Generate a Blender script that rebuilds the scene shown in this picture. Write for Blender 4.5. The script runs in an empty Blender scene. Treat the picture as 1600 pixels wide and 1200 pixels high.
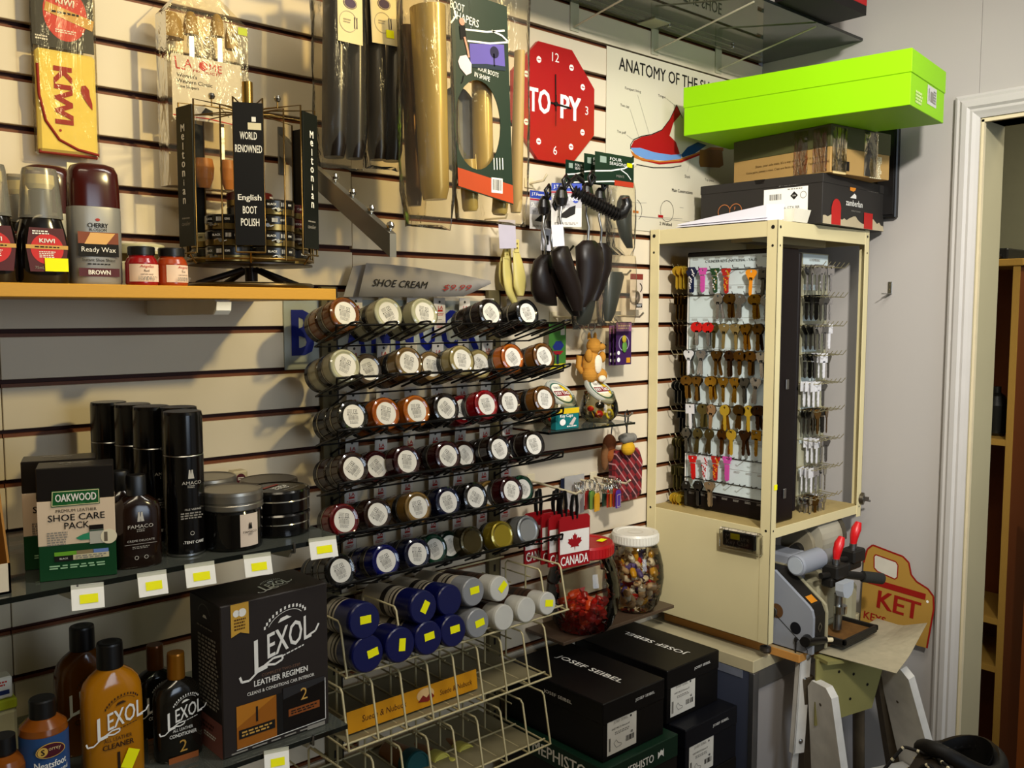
import bpy, math, random
from mathutils import Matrix, Vector
S = bpy.context.scene
COL = S.collection
PI = math.pi
# ---------------------------------------------------------------- camera
CAMP = Vector((0.0, -1.524, 1.56))
CR = ((0.74526343, -0.66676935, 0.00102697), (-0.05285229, -0.06060944, -0.99676132), (0.66467215, 0.74279548, -0.08041028))
FPX = 1418.34
cd = bpy.data.cameras.new('camera'); cam = bpy.data.objects.new('camera', cd); COL.objects.link(cam)
cd.sensor_width = 36.0; cd.lens = FPX / 1600 * 36.0; cd.clip_start = 0.01
right, down, fwd = Vector(CR[0]), Vector(CR[1]), Vector(CR[2])
mw = Matrix((right, -down, -fwd)).transposed().to_4x4(); mw.translation = CAMP
cam.matrix_world = mw
S.camera = cam
# ---------------------------------------------------------------- world, lamps, exposure
w = bpy.data.worlds.new('world'); S.world = w; w.use_nodes = True
w.node_tree.nodes['Background'].inputs[0].default_value = (0.80, 0.88, 1.0, 1); w.node_tree.nodes['Background'].inputs[1].default_value = 0.06
S.view_settings.view_transform = 'Standard'; S.view_settings.look = 'None'; S.view_settings.gamma = 1.0; S.view_settings.exposure = -0.15
S.view_settings.use_curve_mapping = False
try:
    S.cycles.transparent_max_bounces = 32; S.cycles.sample_clamp_indirect = 4.0
except Exception: pass
def area(name, loc, target, sx, sy, watts, col):
    l = bpy.data.lights.new(name, 'AREA'); l.shape = 'RECTANGLE'; l.size = sx; l.size_y = sy; l.energy = watts; l.color = col
    o = bpy.data.objects.new(name, l); COL.objects.link(o); o.location = loc
    o.rotation_euler = (Vector(target) - Vector(loc)).to_track_quat('-Z', 'Y').to_euler(); return o
def spot(name, loc, target, watts, col, deg, blend, radius):
    l = bpy.data.lights.new(name, 'SPOT'); l.energy = watts; l.color = col; l.spot_size = math.radians(deg); l.spot_blend = blend; l.shadow_soft_size = radius
    o = bpy.data.objects.new(name, l); COL.objects.link(o); o.location = loc
    o.rotation_euler = (Vector(target) - Vector(loc)).to_track_quat('-Z', 'Y').to_euler(); return o
WARM = (1.0, 0.82, 0.40); NEUTRAL = (1.0, 0.96, 0.88)
spot('track_lamp_light', (1.60, -2.30, 2.62), (0.60, 0, 2.06), 215, WARM, 45, 1.0, .06)
spot('track_lamp_light', (0.30, -2.10, 2.62), (1.95, -.30, 1.70), 330, NEUTRAL, 48, .9, .08)
area('ceiling_lamp_light', (1.25, -1.10, 2.66), (1.35, -.9, 0), 0.9, 0.14, 15, NEUTRAL)
area('ceiling_lamp_light', (0.1, -1.30, 2.60), (0.3, -.9, 0), 0.9, 0.16, 10, (1.0, 0.86, 0.62))
area('window_light', (1.1, -3.9, 1.7), (2.2, 0, 1.2), 1.3, 1.3, 34, (0.74, 0.86, 1.0))
area('back_room_light', (3.2, -0.9, 2.55), (3.2, -0.9, 0), 0.9, 0.12, 14, (1.0, 0.9, 0.66))
# ---------------------------------------------------------------- materials
def lin(h):
    h = h.lstrip('#'); c = [int(h[i:i+2], 16) / 255 for i in (0, 2, 4)]
    return tuple(x / 12.92 if x <= 0.04045 else ((x + 0.055) / 1.055) ** 2.4 for x in c) + (1,)
MATS = {}
def mat(hexc, rough=0.5, metal=0.0, var=0.08, scale=30.0, bump=0.0, trans=0.0, coat=0.0, wood=None, name=None):
    key = (hexc, rough, metal, var, scale, bump, trans, coat, wood)
    if key in MATS: return MATS[key]
    m = bpy.data.materials.new(name or 'mat_' + hexc); m.use_nodes = True; nt = m.node_tree; b = nt.nodes['Principled BSDF']
    b.inputs['Roughness'].default_value = rough; b.inputs['Metallic'].default_value = metal
    b.inputs['Transmission Weight'].default_value = trans; b.inputs['Coat Weight'].default_value = coat; b.inputs['Specular IOR Level'].default_value = .5 if (metal or rough < .38) else .22
    tc = nt.nodes.new('ShaderNodeTexCoord'); c = lin(hexc)
    n = nt.nodes.new('ShaderNodeTexNoise'); n.inputs['Scale'].default_value = scale; n.inputs['Detail'].default_value = 4
    if wood:
        mp = nt.nodes.new('ShaderNodeMapping'); mp.inputs['Scale'].default_value = wood
        nt.links.new(tc.outputs['Object'], mp.inputs[0]); nt.links.new(mp.outputs[0], n.inputs[0])
    else: nt.links.new(tc.outputs['Object'], n.inputs[0])
    mx = nt.nodes.new('ShaderNodeMix'); mx.data_type = 'RGBA'
    mx.inputs[6].default_value = tuple(x * (1 - var) for x in c[:3]) + (1,); mx.inputs[7].default_value = tuple(min(1, x * (1 + var)) for x in c[:3]) + (1,)
    nt.links.new(n.outputs[0], mx.inputs[0]); nt.links.new(mx.outputs[2], b.inputs['Base Color'])
    if bump:
        bp = nt.nodes.new('ShaderNodeBump'); bp.inputs['Strength'].default_value = bump; bp.inputs['Distance'].default_value = 0.002
        nt.links.new(n.outputs[0], bp.inputs['Height']); nt.links.new(bp.outputs[0], b.inputs['Normal'])
    MATS[key] = m; return m
def clear(hexc='#ffffff', gloss=0.9, rough=0.05, tint=1.0, wrinkle=0.0, haze=0.0, name='clear_plastic', ior=1.5):
    key = ('clear', hexc, gloss, rough, tint, wrinkle, haze, ior)
    if key in MATS: return MATS[key]
    m = bpy.data.materials.new(name); m.use_nodes = True; nt = m.node_tree; nt.nodes.clear()
    out = nt.nodes.new('ShaderNodeOutputMaterial'); mix = nt.nodes.new('ShaderNodeMixShader'); tr = nt.nodes.new('ShaderNodeBsdfTransparent'); gl = nt.nodes.new('ShaderNodeBsdfGlossy')
    c = lin(hexc); tr.inputs[0].default_value = tuple(x * tint for x in c[:3]) + (1,); gl.inputs['Roughness'].default_value = rough; gl.inputs[0].default_value = (gloss, gloss, gloss, 1)
    fr = nt.nodes.new('ShaderNodeFresnel'); fr.inputs[0].default_value = ior
    nt.links.new(fr.outputs[0], mix.inputs[0]); nt.links.new(gl.outputs[0], mix.inputs[2])
    if haze:
        df = nt.nodes.new('ShaderNodeBsdfDiffuse'); df.inputs[0].default_value = c; m2 = nt.nodes.new('ShaderNodeMixShader'); m2.inputs[0].default_value = haze
        nt.links.new(tr.outputs[0], m2.inputs[1]); nt.links.new(df.outputs[0], m2.inputs[2]); nt.links.new(m2.outputs[0], mix.inputs[1])
    else: nt.links.new(tr.outputs[0], mix.inputs[1])
    if wrinkle:
        tc = nt.nodes.new('ShaderNodeTexCoord'); mp = nt.nodes.new('ShaderNodeMapping'); mp.inputs['Scale'].default_value = (1, 1, 0.3)
        n = nt.nodes.new('ShaderNodeTexNoise'); n.inputs['Scale'].default_value = 22; n.inputs['Detail'].default_value = 5; n.inputs['Distortion'].default_value = 1.2
        nt.links.new(tc.outputs['Object'], mp.inputs[0]); nt.links.new(mp.outputs[0], n.inputs[0])
        bp = nt.nodes.new('ShaderNodeBump'); bp.inputs['Strength'].default_value = wrinkle; bp.inputs['Distance'].default_value = 0.012
        nt.links.new(n.outputs[0], bp.inputs['Height']); nt.links.new(bp.outputs[0], gl.inputs['Normal']); nt.links.new(bp.outputs[0], fr.inputs['Normal'])
    nt.links.new(mix.outputs[0], out.inputs[0]); MATS[key] = m; return m
def emit(hexc, k):
    key = ('emit', hexc, k)
    if key in MATS: return MATS[key]
    m = bpy.data.materials.new('lamp_glow'); m.use_nodes = True; b = m.node_tree.nodes['Principled BSDF']
    b.inputs['Base Color'].default_value = lin(hexc); b.inputs['Emission Color'].default_value = lin(hexc); b.inputs['Emission Strength'].default_value = k
    MATS[key] = m; return m
# ---------------------------------------------------------------- mesh builder
def frame(o, x, y):
    x = Vector(x).normalized(); y = Vector(y); z = x.cross(y).normalized(); y = z.cross(x)
    m = Matrix((x, y, z)).transposed().to_4x4(); m.translation = Vector(o); return m
def FW(x, y, z): return frame((x, y, z), (1, 0, 0), (0, 0, 1))          # faces -Y (out of the slat wall)
def T(x, y, z): return Matrix.Translation((x, y, z))
def RZ(a): return Matrix.Rotation(a, 4, 'Z')
def RX(a): return Matrix.Rotation(a, 4, 'X')
def RY(a): return Matrix.Rotation(a, 4, 'Y')
TXT = {}
def textmesh(s, bold, shear):
    k = (s, bold, shear)
    if k not in TXT:
        cu = bpy.data.curves.new('t', 'FONT'); cu.body = s; cu.size = 1; cu.resolution_u = 2; cu.offset = bold; cu.shear = shear; cu.fill_mode = 'FRONT'
        o = bpy.data.objects.new('t', cu); me = bpy.data.meshes.new_from_object(o)
        vs = [tuple(v.co) for v in me.vertices]; fs = [tuple(p.vertices) for p in me.polygons]
        bpy.data.objects.remove(o); bpy.data.curves.remove(cu); bpy.data.meshes.remove(me)
        xs = [v[0] for v in vs]; ys = [v[1] for v in vs]
        x0, x1, y0, y1 = min(xs), max(xs), min(ys), max(ys)
        TXT[k] = ([(v[0] - (x0 + x1) / 2, v[1] - (y0 + y1) / 2) for v in vs], fs, x1 - x0, y1 - y0)
    return TXT[k]
class MB:
    def __init__(self): self.v, self.f, self.mi, self.sm, self.mats = [], [], [], [], []
    def add(self, vs, fs, mt, M=None, smooth=False):
        b = len(self.v)
        if M is not None: vs = [M @ Vector(v) for v in vs]
        self.v += [tuple(v) for v in vs]
        if mt not in self.mats: self.mats.append(mt)
        i = self.mats.index(mt)
        for q in fs: self.f.append(tuple(b + k for k in q)); self.mi.append(i); self.sm.append(smooth)
        return self
    def box(self, x0, y0, z0, x1, y1, z1, mt, M=None, bev=0.0):
        x0, x1 = min(x0, x1), max(x0, x1); y0, y1 = min(y0, y1), max(y0, y1); z0, z1 = min(z0, z1), max(z0, z1)
        if bev <= 0:
            vs = [(x, y, z) for x in (x0, x1) for y in (y0, y1) for z in (z0, z1)]
            return self.add(vs, [(0, 1, 3, 2), (4, 6, 7, 5), (0, 4, 5, 1), (2, 3, 7, 6), (0, 2, 6, 4), (1, 5, 7, 3)], mt, M)
        b = min(bev, (x1 - x0) * .49, (y1 - y0) * .49, (z1 - z0) * .49)
        X = (x0, x1); Y = (y0, y1); Z = (z0, z1); vs = []; ix = {}
        for i in (0, 1):
            for j in (0, 1):
                for k in (0, 1):
                    sx, sy, sz = (1 - 2 * i) * b, (1 - 2 * j) * b, (1 - 2 * k) * b
                    ix[i, j, k] = len(vs)
                    vs += [(X[i], Y[j] + sy, Z[k] + sz), (X[i] + sx, Y[j], Z[k] + sz), (X[i] + sx, Y[j] + sy, Z[k])]
        def c(i, j, k, a): return ix[i, j, k] + a
        fs = [(c(0,0,0,0), c(0,0,1,0), c(0,1,1,0), c(0,1,0,0)), (c(1,0,0,0), c(1,1,0,0), c(1,1,1,0), c(1,0,1,0)),
              (c(0,0,0,1), c(1,0,0,1), c(1,0,1,1), c(0,0,1,1)), (c(0,1,0,1), c(0,1,1,1), c(1,1,1,1), c(1,1,0,1)),
              (c(0,0,0,2), c(0,1,0,2), c(1,1,0,2), c(1,0,0,2)), (c(0,0,1,2), c(1,0,1,2), c(1,1,1,2), c(0,1,1,2))]
        for i in (0, 1):
            for j in (0, 1):
                fs.append((c(i,j,0,0), c(i,j,1,0), c(i,j,1,1), c(i,j,0,1))); fs.append((c(i,0,j,0), c(i,1,j,0), c(i,1,j,2), c(i,0,j,2))); fs.append((c(0,i,j,1), c(1,i,j,1), c(1,i,j,2), c(0,i,j,2)))
                for k in (0, 1): fs.append((c(i,j,k,0), c(i,j,k,1), c(i,j,k,2)))
        return self.add(vs, fs, mt, M)
    def lathe(self, prof, mt, M=None, n=24, sx=1.0, sy=1.0, smooth=True, cap=True):
        # prof: (r, z) or (r, z, material of the band that ends here)
        rows = [[(p[0] * sx * math.cos(2 * PI * k / n), p[0] * sy * math.sin(2 * PI * k / n), p[1]) for k in range(n)] for p in prof]
        for i in range(len(prof) - 1):
            mm = prof[i + 1][2] if len(prof[i + 1]) > 2 else mt
            self.add(rows[i] + rows[i + 1], [(k, (k + 1) % n, n + (k + 1) % n, n + k) for k in range(n)], mm, M, smooth)
        if cap:
            if prof[0][0] > 1e-6: self.add(rows[0], [tuple(range(n - 1, -1, -1))], prof[1][2] if len(prof[1]) > 2 else mt, M)
            if prof[-1][0] > 1e-6: self.add(rows[-1], [tuple(range(n))], prof[-1][2] if len(prof[-1]) > 2 else mt, M)
        return self
    def cyl(self, p0, p1, r, mt, n=16, r1=None, M=None):
        p0, p1 = Vector(p0), Vector(p1); d = p1 - p0; q = d.to_track_quat('Z', 'Y').to_matrix().to_4x4(); q.translation = p0
        if M is not None: q = M @ q
        return self.lathe([(r, 0), (r if r1 is None else r1, d.length)], mt, q, n)
    def tube(self, pts, r, mt, n=6, closed=False, M=None, radii=None, flat=1.0):
        P = [Vector(p) for p in pts]; N = len(P); rings = []
        up = None
        for i in range(N):
            a = P[(i - 1) % N] if (closed or i) else P[0]; b = P[(i + 1) % N] if (closed or i < N - 1) else P[-1]
            t = (b - a).normalized()
            if up is None: up = Vector((0, 0, 1)) if abs(t.z) < 0.9 else Vector((1, 0, 0))
            u = t.cross(up).normalized(); w_ = u.cross(t).normalized(); up = w_
            rr = radii[i] if radii else r
            rings.append([P[i] + u * (rr * math.cos(2 * PI * k / n)) + w_ * (rr * flat * math.sin(2 * PI * k / n)) for k in range(n)])
        vs = [v for q in rings for v in q]; fs = []
        for i in range(N if closed else N - 1):
            a, b = i * n, ((i + 1) % N) * n
            fs += [(a + k, a + (k + 1) % n, b + (k + 1) % n, b + k) for k in range(n)]
        self.add(vs, fs, mt, M, True)
        if not closed: self.add(rings[0], [tuple(range(n - 1, -1, -1))], mt, M); self.add(rings[-1], [tuple(range(n))], mt, M)
        return self
    def loft(self, rings, mt, M=None, smooth=True, cap=True):
        n = len(rings[0]); vs = [v for q in rings for v in q]
        self.add(vs, [(i * n + k, i * n + (k + 1) % n, (i + 1) * n + (k + 1) % n, (i + 1) * n + k) for i in range(len(rings) - 1) for k in range(n)], mt, M, smooth)
        if cap: self.add(rings[0], [tuple(range(n - 1, -1, -1))], mt, M, smooth); self.add(rings[-1], [tuple(range(n))], mt, M, smooth)
        return self
    def prism(self, out, z0, z1, mt, M=None):
        n = len(out); a = sum(out[i][0] * out[(i + 1) % n][1] - out[(i + 1) % n][0] * out[i][1] for i in range(n))
        if a < 0: out = out[::-1]
        vs = [(x, y, z0) for x, y in out] + [(x, y, z1) for x, y in out]
        return self.add(vs, [tuple(range(n - 1, -1, -1)), tuple(range(n, 2 * n))] + [(k, (k + 1) % n, n + (k + 1) % n, n + k) for k in range(n)], mt, M)
    def poly(self, out, mt, M=None, z=0.0):
        n = len(out); a = sum(out[i][0] * out[(i + 1) % n][1] - out[(i + 1) % n][0] * out[i][1] for i in range(n))
        if a < 0: out = out[::-1]
        return self.add([(x, y, z) for x, y in out], [tuple(range(n))], mt, M)
    def rect(self, x, y, w_, h, mt, M=None, z=0.0): return self.poly([(x - w_/2, y - h/2), (x + w_/2, y - h/2), (x + w_/2, y + h/2), (x - w_/2, y + h/2)], mt, M, z)
    def disc(self, x, y, r, mt, M=None, z=0.0, n=24, ry=None): return self.poly([(x + r * math.cos(2*PI*k/n), y + (ry or r) * math.sin(2*PI*k/n)) for k in range(n)], mt, M, z)
    def ring(self, x, y, r0, r1, mt, M=None, z=0.0, n=24, a0=0.0, a1=2 * PI, ky=1.0):
        vs = []; 
        for k in range(n + 1):
            a = a0 + (a1 - a0) * k / n
            vs += [(x + r0 * math.cos(a), y + ky * r0 * math.sin(a), z), (x + r1 * math.cos(a), y + ky * r1 * math.sin(a), z)]
        return self.add(vs, [(2*k, 2*k+1, 2*k+3, 2*k+2) for k in range(n)], mt, M)
    def line(self, pts, wd, mt, M=None, z=0.0):
        for (x0, y0), (x1, y1) in zip(pts, pts[1:]):
            d = Vector((x1 - x0, y1 - y0)); 
            if d.length < 1e-9: continue
            q = Vector((-d.y, d.x)).normalized() * wd / 2
            self.add([(x0 - q.x, y0 - q.y, z), (x1 - q.x, y1 - q.y, z), (x1 + q.x, y1 + q.y, z), (x0 + q.x, y0 + q.y, z)], [(0, 1, 2, 3)], mt, M)
        return self
    def text(self, s, x, y, mt, M=None, w=None, h=None, z=0.0005, bold=0.0, shear=0.0, rot=0.0, bend=None, anchor='c'):
        vs, fs, tw, th = textmesh(s, 0.0, shear)
        if w is None and h is None: h = 0.01
        kx = w / tw if w else None; ky = h / th if h else None
        kx = kx or ky; ky = ky or kx
        c, sn = math.cos(rot), math.sin(rot); ax = {'c': 0, 'l': tw / 2, 'r': -tw / 2}[anchor]
        P = []; offs = [(0, 0)] if not bold else [(-bold * .8, -bold * .3), (bold * .8, bold * .3), (bold * .8, -bold * .3), (-bold * .8, bold * .3)]
        for zi, (ox, oy) in enumerate(offs):
            for a, b in vs:
                a, b = (a + ax + ox) * kx, (b + oy) * ky
                P.append((x + a * c - b * sn, y + a * sn + b * c, z + zi * .00007))
        nv = len(vs); fs = [tuple(i + nv * q for i in f) for q in range(len(offs)) for f in fs]
        if bend: P = [(bend * math.sin(p[0] / bend), p[1], bend * (math.cos(p[0] / bend) - 1) + p[2]) for p in P]
        return self.add(P, fs, mt, M)
    def bars(self, x, y, w_, h, mt, M=None, z=0.0005, n=14, seed=1):
        r = random.Random(seed); px = x - w_ / 2; st = w_ / n
        for k in range(n): self.rect(px + st * (k + .5), y, st * r.choice((.3, .5, .75)), h, mt, M, z)
        return self
    def scrib(self, x, y, w_, h, n, mt, M=None, z=0.0005, seed=1, fill=0.55):
        # n lines of fine print, as rows of word-length strokes
        r = random.Random(seed); lh = h / n
        for k in range(n):
            px = x - w_ / 2; end = x + w_ / 2 * (1 - 0.3 * r.random()); yy = y + h / 2 - lh * (k + .5)
            while px < end:
                d = w_ * r.uniform(.08, .2); d = min(d, end - px)
                self.rect(px + d / 2, yy, d * .9, lh * fill, mt, M, z); px += d + w_ * .03
        return self
    def build(self, name, parent=None, loc=None, label=None, cat=None, group=None, kind=None, rotz=0.0, mat4=None):
        me = bpy.data.meshes.new(name); me.from_pydata([tuple(v) for v in self.v], [], self.f)
        for m in self.mats: me.materials.append(m)
        me.polygons.foreach_set('material_index', self.mi); me.polygons.foreach_set('use_smooth', self.sm); me.update()
        o = bpy.data.objects.new(name, me); COL.objects.link(o)
        if parent is not None: o.parent = parent
        if loc is not None: o.location = loc
        if rotz: o.rotation_euler = (0, 0, rotz)
        if mat4 is not None: o.matrix_local = mat4
        return tag(o, label, cat, group, kind)
def tag(o, label=None, cat=None, group=None, kind=None):
    if label: o['label'] = label
    if cat: o['category'] = cat
    if group: o['group'] = group
    if kind: o['kind'] = kind
    return o
def thing(name, label, cat, loc=(0, 0, 0), rotz=0.0, group=None, mat4=None):
    o = bpy.data.objects.new(name, None); COL.objects.link(o); o.empty_display_size = 0.03
    o.location = loc; o.rotation_euler = (0, 0, rotz)
    if mat4 is not None: o.matrix_world = mat4
    return tag(o, label, cat, group)
def dup(root, label=None, loc=None, rotz=None, group=None, mat4=None, mats=None):
    r = root.copy(); COL.objects.link(r)
    if loc is not None: r.location = loc
    if rotz is not None: r.rotation_euler = (0, 0, rotz)
    if mat4 is not None: r.matrix_world = mat4
    if label: r['label'] = label
    if group: r['group'] = group
    for ch in list(root.children):
        c = ch.copy(); COL.objects.link(c); c.parent = r
        for g in list(ch.children):
            d = g.copy(); COL.objects.link(d); d.parent = c
    return r
# sight lines of the photograph: a pixel of the 1600x1200 frame met with a plane of the room
def _ray(u, v): return right * ((u - 800) / FPX) + down * ((v - 600) / FPX) + fwd
def atY(u, v, y): r = _ray(u, v); return CAMP + r * ((y - CAMP.y) / r.y)
def atZ(u, v, z): r = _ray(u, v); return CAMP + r * ((z - CAMP.z) / r.z)
def atX(u, v, x): r = _ray(u, v); return CAMP + r * ((x - CAMP.x) / r.x)
def ordinal(k): return ['first', 'second', 'third', 'fourth', 'fifth', 'sixth', 'seventh', 'eighth', 'ninth', 'tenth', 'eleventh', 'twelfth', 'thirteenth', 'fourteenth', 'fifteenth', 'sixteenth', 'seventeenth', 'eighteenth', 'nineteenth', 'twentieth'][k]
# common materials
WHITE = mat('#f2efe6', .6); PAPER = mat('#efece2', .8); BLACK = mat('#0c0b0b', .35); INK = mat('#15120f', .7, var=0); RED = mat('#b5120c', .5); YEL = mat('#f4f000', .6, var=.02); CHROME = mat('#c9c9c4', .16, 1.0, var=.03)
STEEL = mat('#9a9a98', .32, 1.0); BRASS = mat('#a98b4a', .25, 1.0); DKGREEN = mat('#123322', .5); WINK = mat('#e9e6de', .7, var=0); GREYINK = mat('#8a857c', .7, var=0); REDINK = mat('#b8281e', .6, var=0)
CLEAR = clear(); BAG = clear('#fbf6ea', .75, .10, 0.99, wrinkle=.5, haze=.02, ior=1.16, name='clear_bag_film')
# ================================================================ the setting
XW = 2.336                                   # right wall plane; the slat wall is y = 0
SLAT = mat('#d6c8ae', .42, var=.03, scale=6); GROOVE = mat('#3a170d', .6, var=.25, scale=14); LIP = mat('#6b3a1c', .5, var=.2, scale=14)
PAINT = mat('#b0aba6', .6, var=.03, scale=3, bump=.05); TRIMP = mat('#bdb9b4', .5, var=.06, scale=12, bump=.12)
def slat_panel(mb, x0, x1, zt, pitch, n0, n1):
    for k in range(n0, n1):
        z = zt - k * pitch                   # top edge of groove k; the board hangs below it
        mb.box(x0, 0, z - pitch, x1, .013, z - .0122, SLAT, bev=.0008)
        mb.box(x0, .0065, z - .0124, x1, .013, z - .0070, LIP)
mb = MB()
mb.box(-1.6, .013, 0, XW, .03, 2.75, GROOVE)
slat_panel(mb, -1.6, .3335, 1.5318 + 16 * .0762, .0762, 0, 36); slat_panel(mb, .335, .949, 1.5318 + 16 * .0762, .0762, 0, 36)
slat_panel(mb, .95, XW, 2.2024 + 7 * .07475, .07475, 0, 36)
mb.build('wall_back', kind='structure')
mb = MB(); DY0, DY1, DZ = -.616, -1.5, 2.022     # door opening
for y0, y1, z0, z1 in ((0, -.6045, 0, 2.75), (-.6055, DY0, DZ, 2.75), (DY1, -4.0, 0, 2.75), (DY0, DY1, DZ, 2.75), (-.6045, DY0, 0, DZ)):
    mb.box(XW, y0, z0, XW + .13, y1, z1, PAINT)
mb.build('wall_right', kind='structure')
# door casing: a moulded profile swept round the opening, mitred at the corners
prof = [(0, 0), (0, .014), (.006, .017), (.012, .016), (.018, .02), (.030, .021), (.036, .016), (.042, .017), (.050, .013), (.058, .010), (.058, 0)]
def cas(mb, path_out, path_dir): pass
mb = MB(); rings = []
for yy, zz, sy, sz in ((DY0, 0, 1, 0), (DY0, DZ, 1, 1), (DY1, DZ, -1, 1), (DY1, 0, -1, 0)):
    rings.append([(XW - .0005 - d, yy + sy * (.060 - a), zz + sz * (.060 - a)) for a, d in prof])
mb.loft(rings, TRIMP, smooth=False); mb.build('trim_1', kind='structure')
JAMB = mat('#b0a888', .45, var=.05, scale=8); CREAMW = mat('#d9cba8', .5)
mb = MB()
mb.box(XW - .006, DY0 + .004, 0, XW + .135, DY0 - .001, DZ, JAMB); mb.box(XW - .006, DY0, DZ, XW + .135, DY1, DZ + .004, JAMB); mb.box(XW - .006, DY1 + .001, 0, XW + .135, DY1 - .004, DZ, JAMB)
mb.box(XW - .008, DY0 - .001, 0, XW + .004, DY0 - .007, DZ - .002, CREAMW); mb.box(XW - .008, DY0 - .001, DZ - .008, XW + .004, DY1, DZ, CREAMW)
mb.build('trim_2', kind='structure')
FLOORM = mat('#6e6557', .5, var=.2, scale=9)
MB().box(-1.6, .03, -.05, 5, -4.05, 0, FLOORM).build('floor', kind='structure')
MB().box(-1.6, .03, 2.75, 5, -4.05, 2.8, mat('#d8d4c8', .8)).build('ceiling', kind='structure')
MB().box(-1.6, .03, 0, -1.65, -4.05, 2.75, mat('#b9ab8e', .7)).build('wall_left', kind='structure')
mb = MB(); FRW = mat('#a59c88', .7)
mb.box(-1.6, -4.05, 0, .3, -4.1, 2.75, FRW); mb.box(1.9, -4.05, 0, 5, -4.1, 2.75, FRW); mb.box(.3, -4.05, 0, 1.9, -4.1, .9, FRW); mb.box(.3, -4.05, 2.4, 1.9, -4.1, 2.75, FRW)
mb.build('wall_front', kind='structure')
MB().box(.3, -4.06, .9, 1.9, -4.065, 2.4, clear('#eef4ff', .5, name='window_glass')).build('window_1', kind='structure')
# back room beyond the door
MB().box(4.2, .03, 0, 4.25, -4.05, 2.75, mat('#a8a894', .3, var=.05)).build('wall_far', kind='structure')
MB().box(XW + .13, .03, 0, 4.25, .08, 2.75, mat('#a8a894', .4)).build('wall_far_left', kind='structure')
# ================================================================ key cabinet and the boxes on it
CX0, CX1, CY, CZ0, CZ1, CSH = 1.836, 2.266, -.376, .776, 1.767, 1.050
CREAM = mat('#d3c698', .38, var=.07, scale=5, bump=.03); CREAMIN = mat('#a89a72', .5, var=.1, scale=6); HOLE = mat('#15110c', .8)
cab = thing('key_cabinet', 'tall cream metal cabinet with open sides standing in the corner on the counter', 'cabinet', (CX0, CY, CZ0))
def L(x, y, z): return (x - CX0, y - CY, z - CZ0)
def cpost(x, y, sx, sy, z0, wx, wy):
    m = MB(); t = .0022; X, Y_, Z0 = L(x, y, z0); Z1 = CZ1 - CZ0
    m.box(X, Y_, Z0, X + sx * wx, Y_ + sy * t, Z1, CREAM, bev=.0006); m.box(X, Y_, Z0, X + sx * t, Y_ + sy * wy, Z1, CREAM, bev=.0006)
    for zz in ((.016, .006), (.058, .004), (.72, .004)) :
        zc = Z1 - zz[0]; F1 = frame((X - sx * .0004, Y_ + sy * wy * .45, zc), (0, -1 if sx > 0 else 1, 0), (0, 0, 1)); m.disc(0, 0, zz[1] * .8, HOLE, F1, n=12)
        F2 = frame((X + sx * wx * .5, Y_ - sy * .0004, zc), (1 if sy > 0 else -1, 0, 0), (0, 0, 1)); m.disc(0, 0, zz[1] * .6, HOLE, F2, n=12)
    return m.build('post', cab)
cpost(CX0, CY, 1, 1, CZ0, .022, .028); cpost(CX0, -.004, 1, -1, CZ0, .02, .030); cpost(CX1, CY, -1, 1, CSH - .03, .022, .026); cpost(CX1, -.004, -1, -1, CZ0, .022, .028)
m = MB(); z0, z1 = CZ1 - CZ0 - .037, CZ1 - CZ0 - .0015
m.box(.0010, .026, z0, .0035, .345, z1, CREAM, bev=.0006); m.box(.020, .0008, z0, CX1 - CX0 - .02, .0035, z1, CREAM, bev=.0006)
m.box(CX1 - CX0 - .0035, .02, z0, CX1 - CX0 - .001, .345, z1, CREAM); m.box(.02, .367, z0, CX1 - CX0 - .02, .369, z1, CREAM)
m.build('top_rail', cab)
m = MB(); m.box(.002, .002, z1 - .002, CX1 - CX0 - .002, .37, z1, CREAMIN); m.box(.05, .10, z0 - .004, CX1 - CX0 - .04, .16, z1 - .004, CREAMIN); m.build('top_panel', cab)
m = MB(); zs = CSH - CZ0; m.box(.003, .003, zs - .002, CX1 - CX0 - .002, .366, zs, mat('#a8935f', .55, var=.16, scale=22), bev=.0008); m.box(.02, .0012, zs - .022, CX1 - CX0, .0030, zs + .001, CREAM, bev=.0006); m.build('shelf', cab)
m = MB(); m.box(.0010, .002, .0, .0034, .366, zs - .0002, CREAM, bev=.0006); m.build('side_panel', cab)
m = MB(); m.box(.004, .366, .0, CX1 - CX0 - .002, .368, zs - .004, mat('#0c0a08', .8)); m.build('back_panel', cab)
m = MB(); m.lathe([(.004, -.026), (.004, -.010), (.013, -.012), (.014, -.020), (.012, -.0245), (.004, -.0265)], mat('#5a5148', .35, .8), T(.016, .016, .0), n=16); m.build('foot', cab)
m = MB()
F = frame(L(CX1 + .004, CY - .004, 1.066), (1, .35, 0), (0, 0, 1))
m.lathe([(.0165, -.012), (.0165, 0), (.015, .002), (.009, .0025), (.008, .001), (.0, .001)], mat('#6d6659', .3, .9), F, n=24); m.box(-.001, -.006, .001, .001, .006, .014, STEEL, F); m.cyl((.004, -.003, .004), (.018, -.008, .014), .003, STEEL, M=F)
m.build('lock', cab, label='round chrome lock')
m = MB(); F = frame(L(CX0 + .014, CY - .0010, 1.15), (1, 0, 0), (0, 0, 1)); m.rect(.0015, 0, .013, .013, YEL, F); 
tag(m.build('price_sticker', cab), 'small yellow price sticker')
# --------------------------------------------------------------- shoe boxes on top (their corners measured against the cabinet top)
def boxframe(x, y, yaw, z): return T(x, y, z) @ RZ(yaw)
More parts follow.
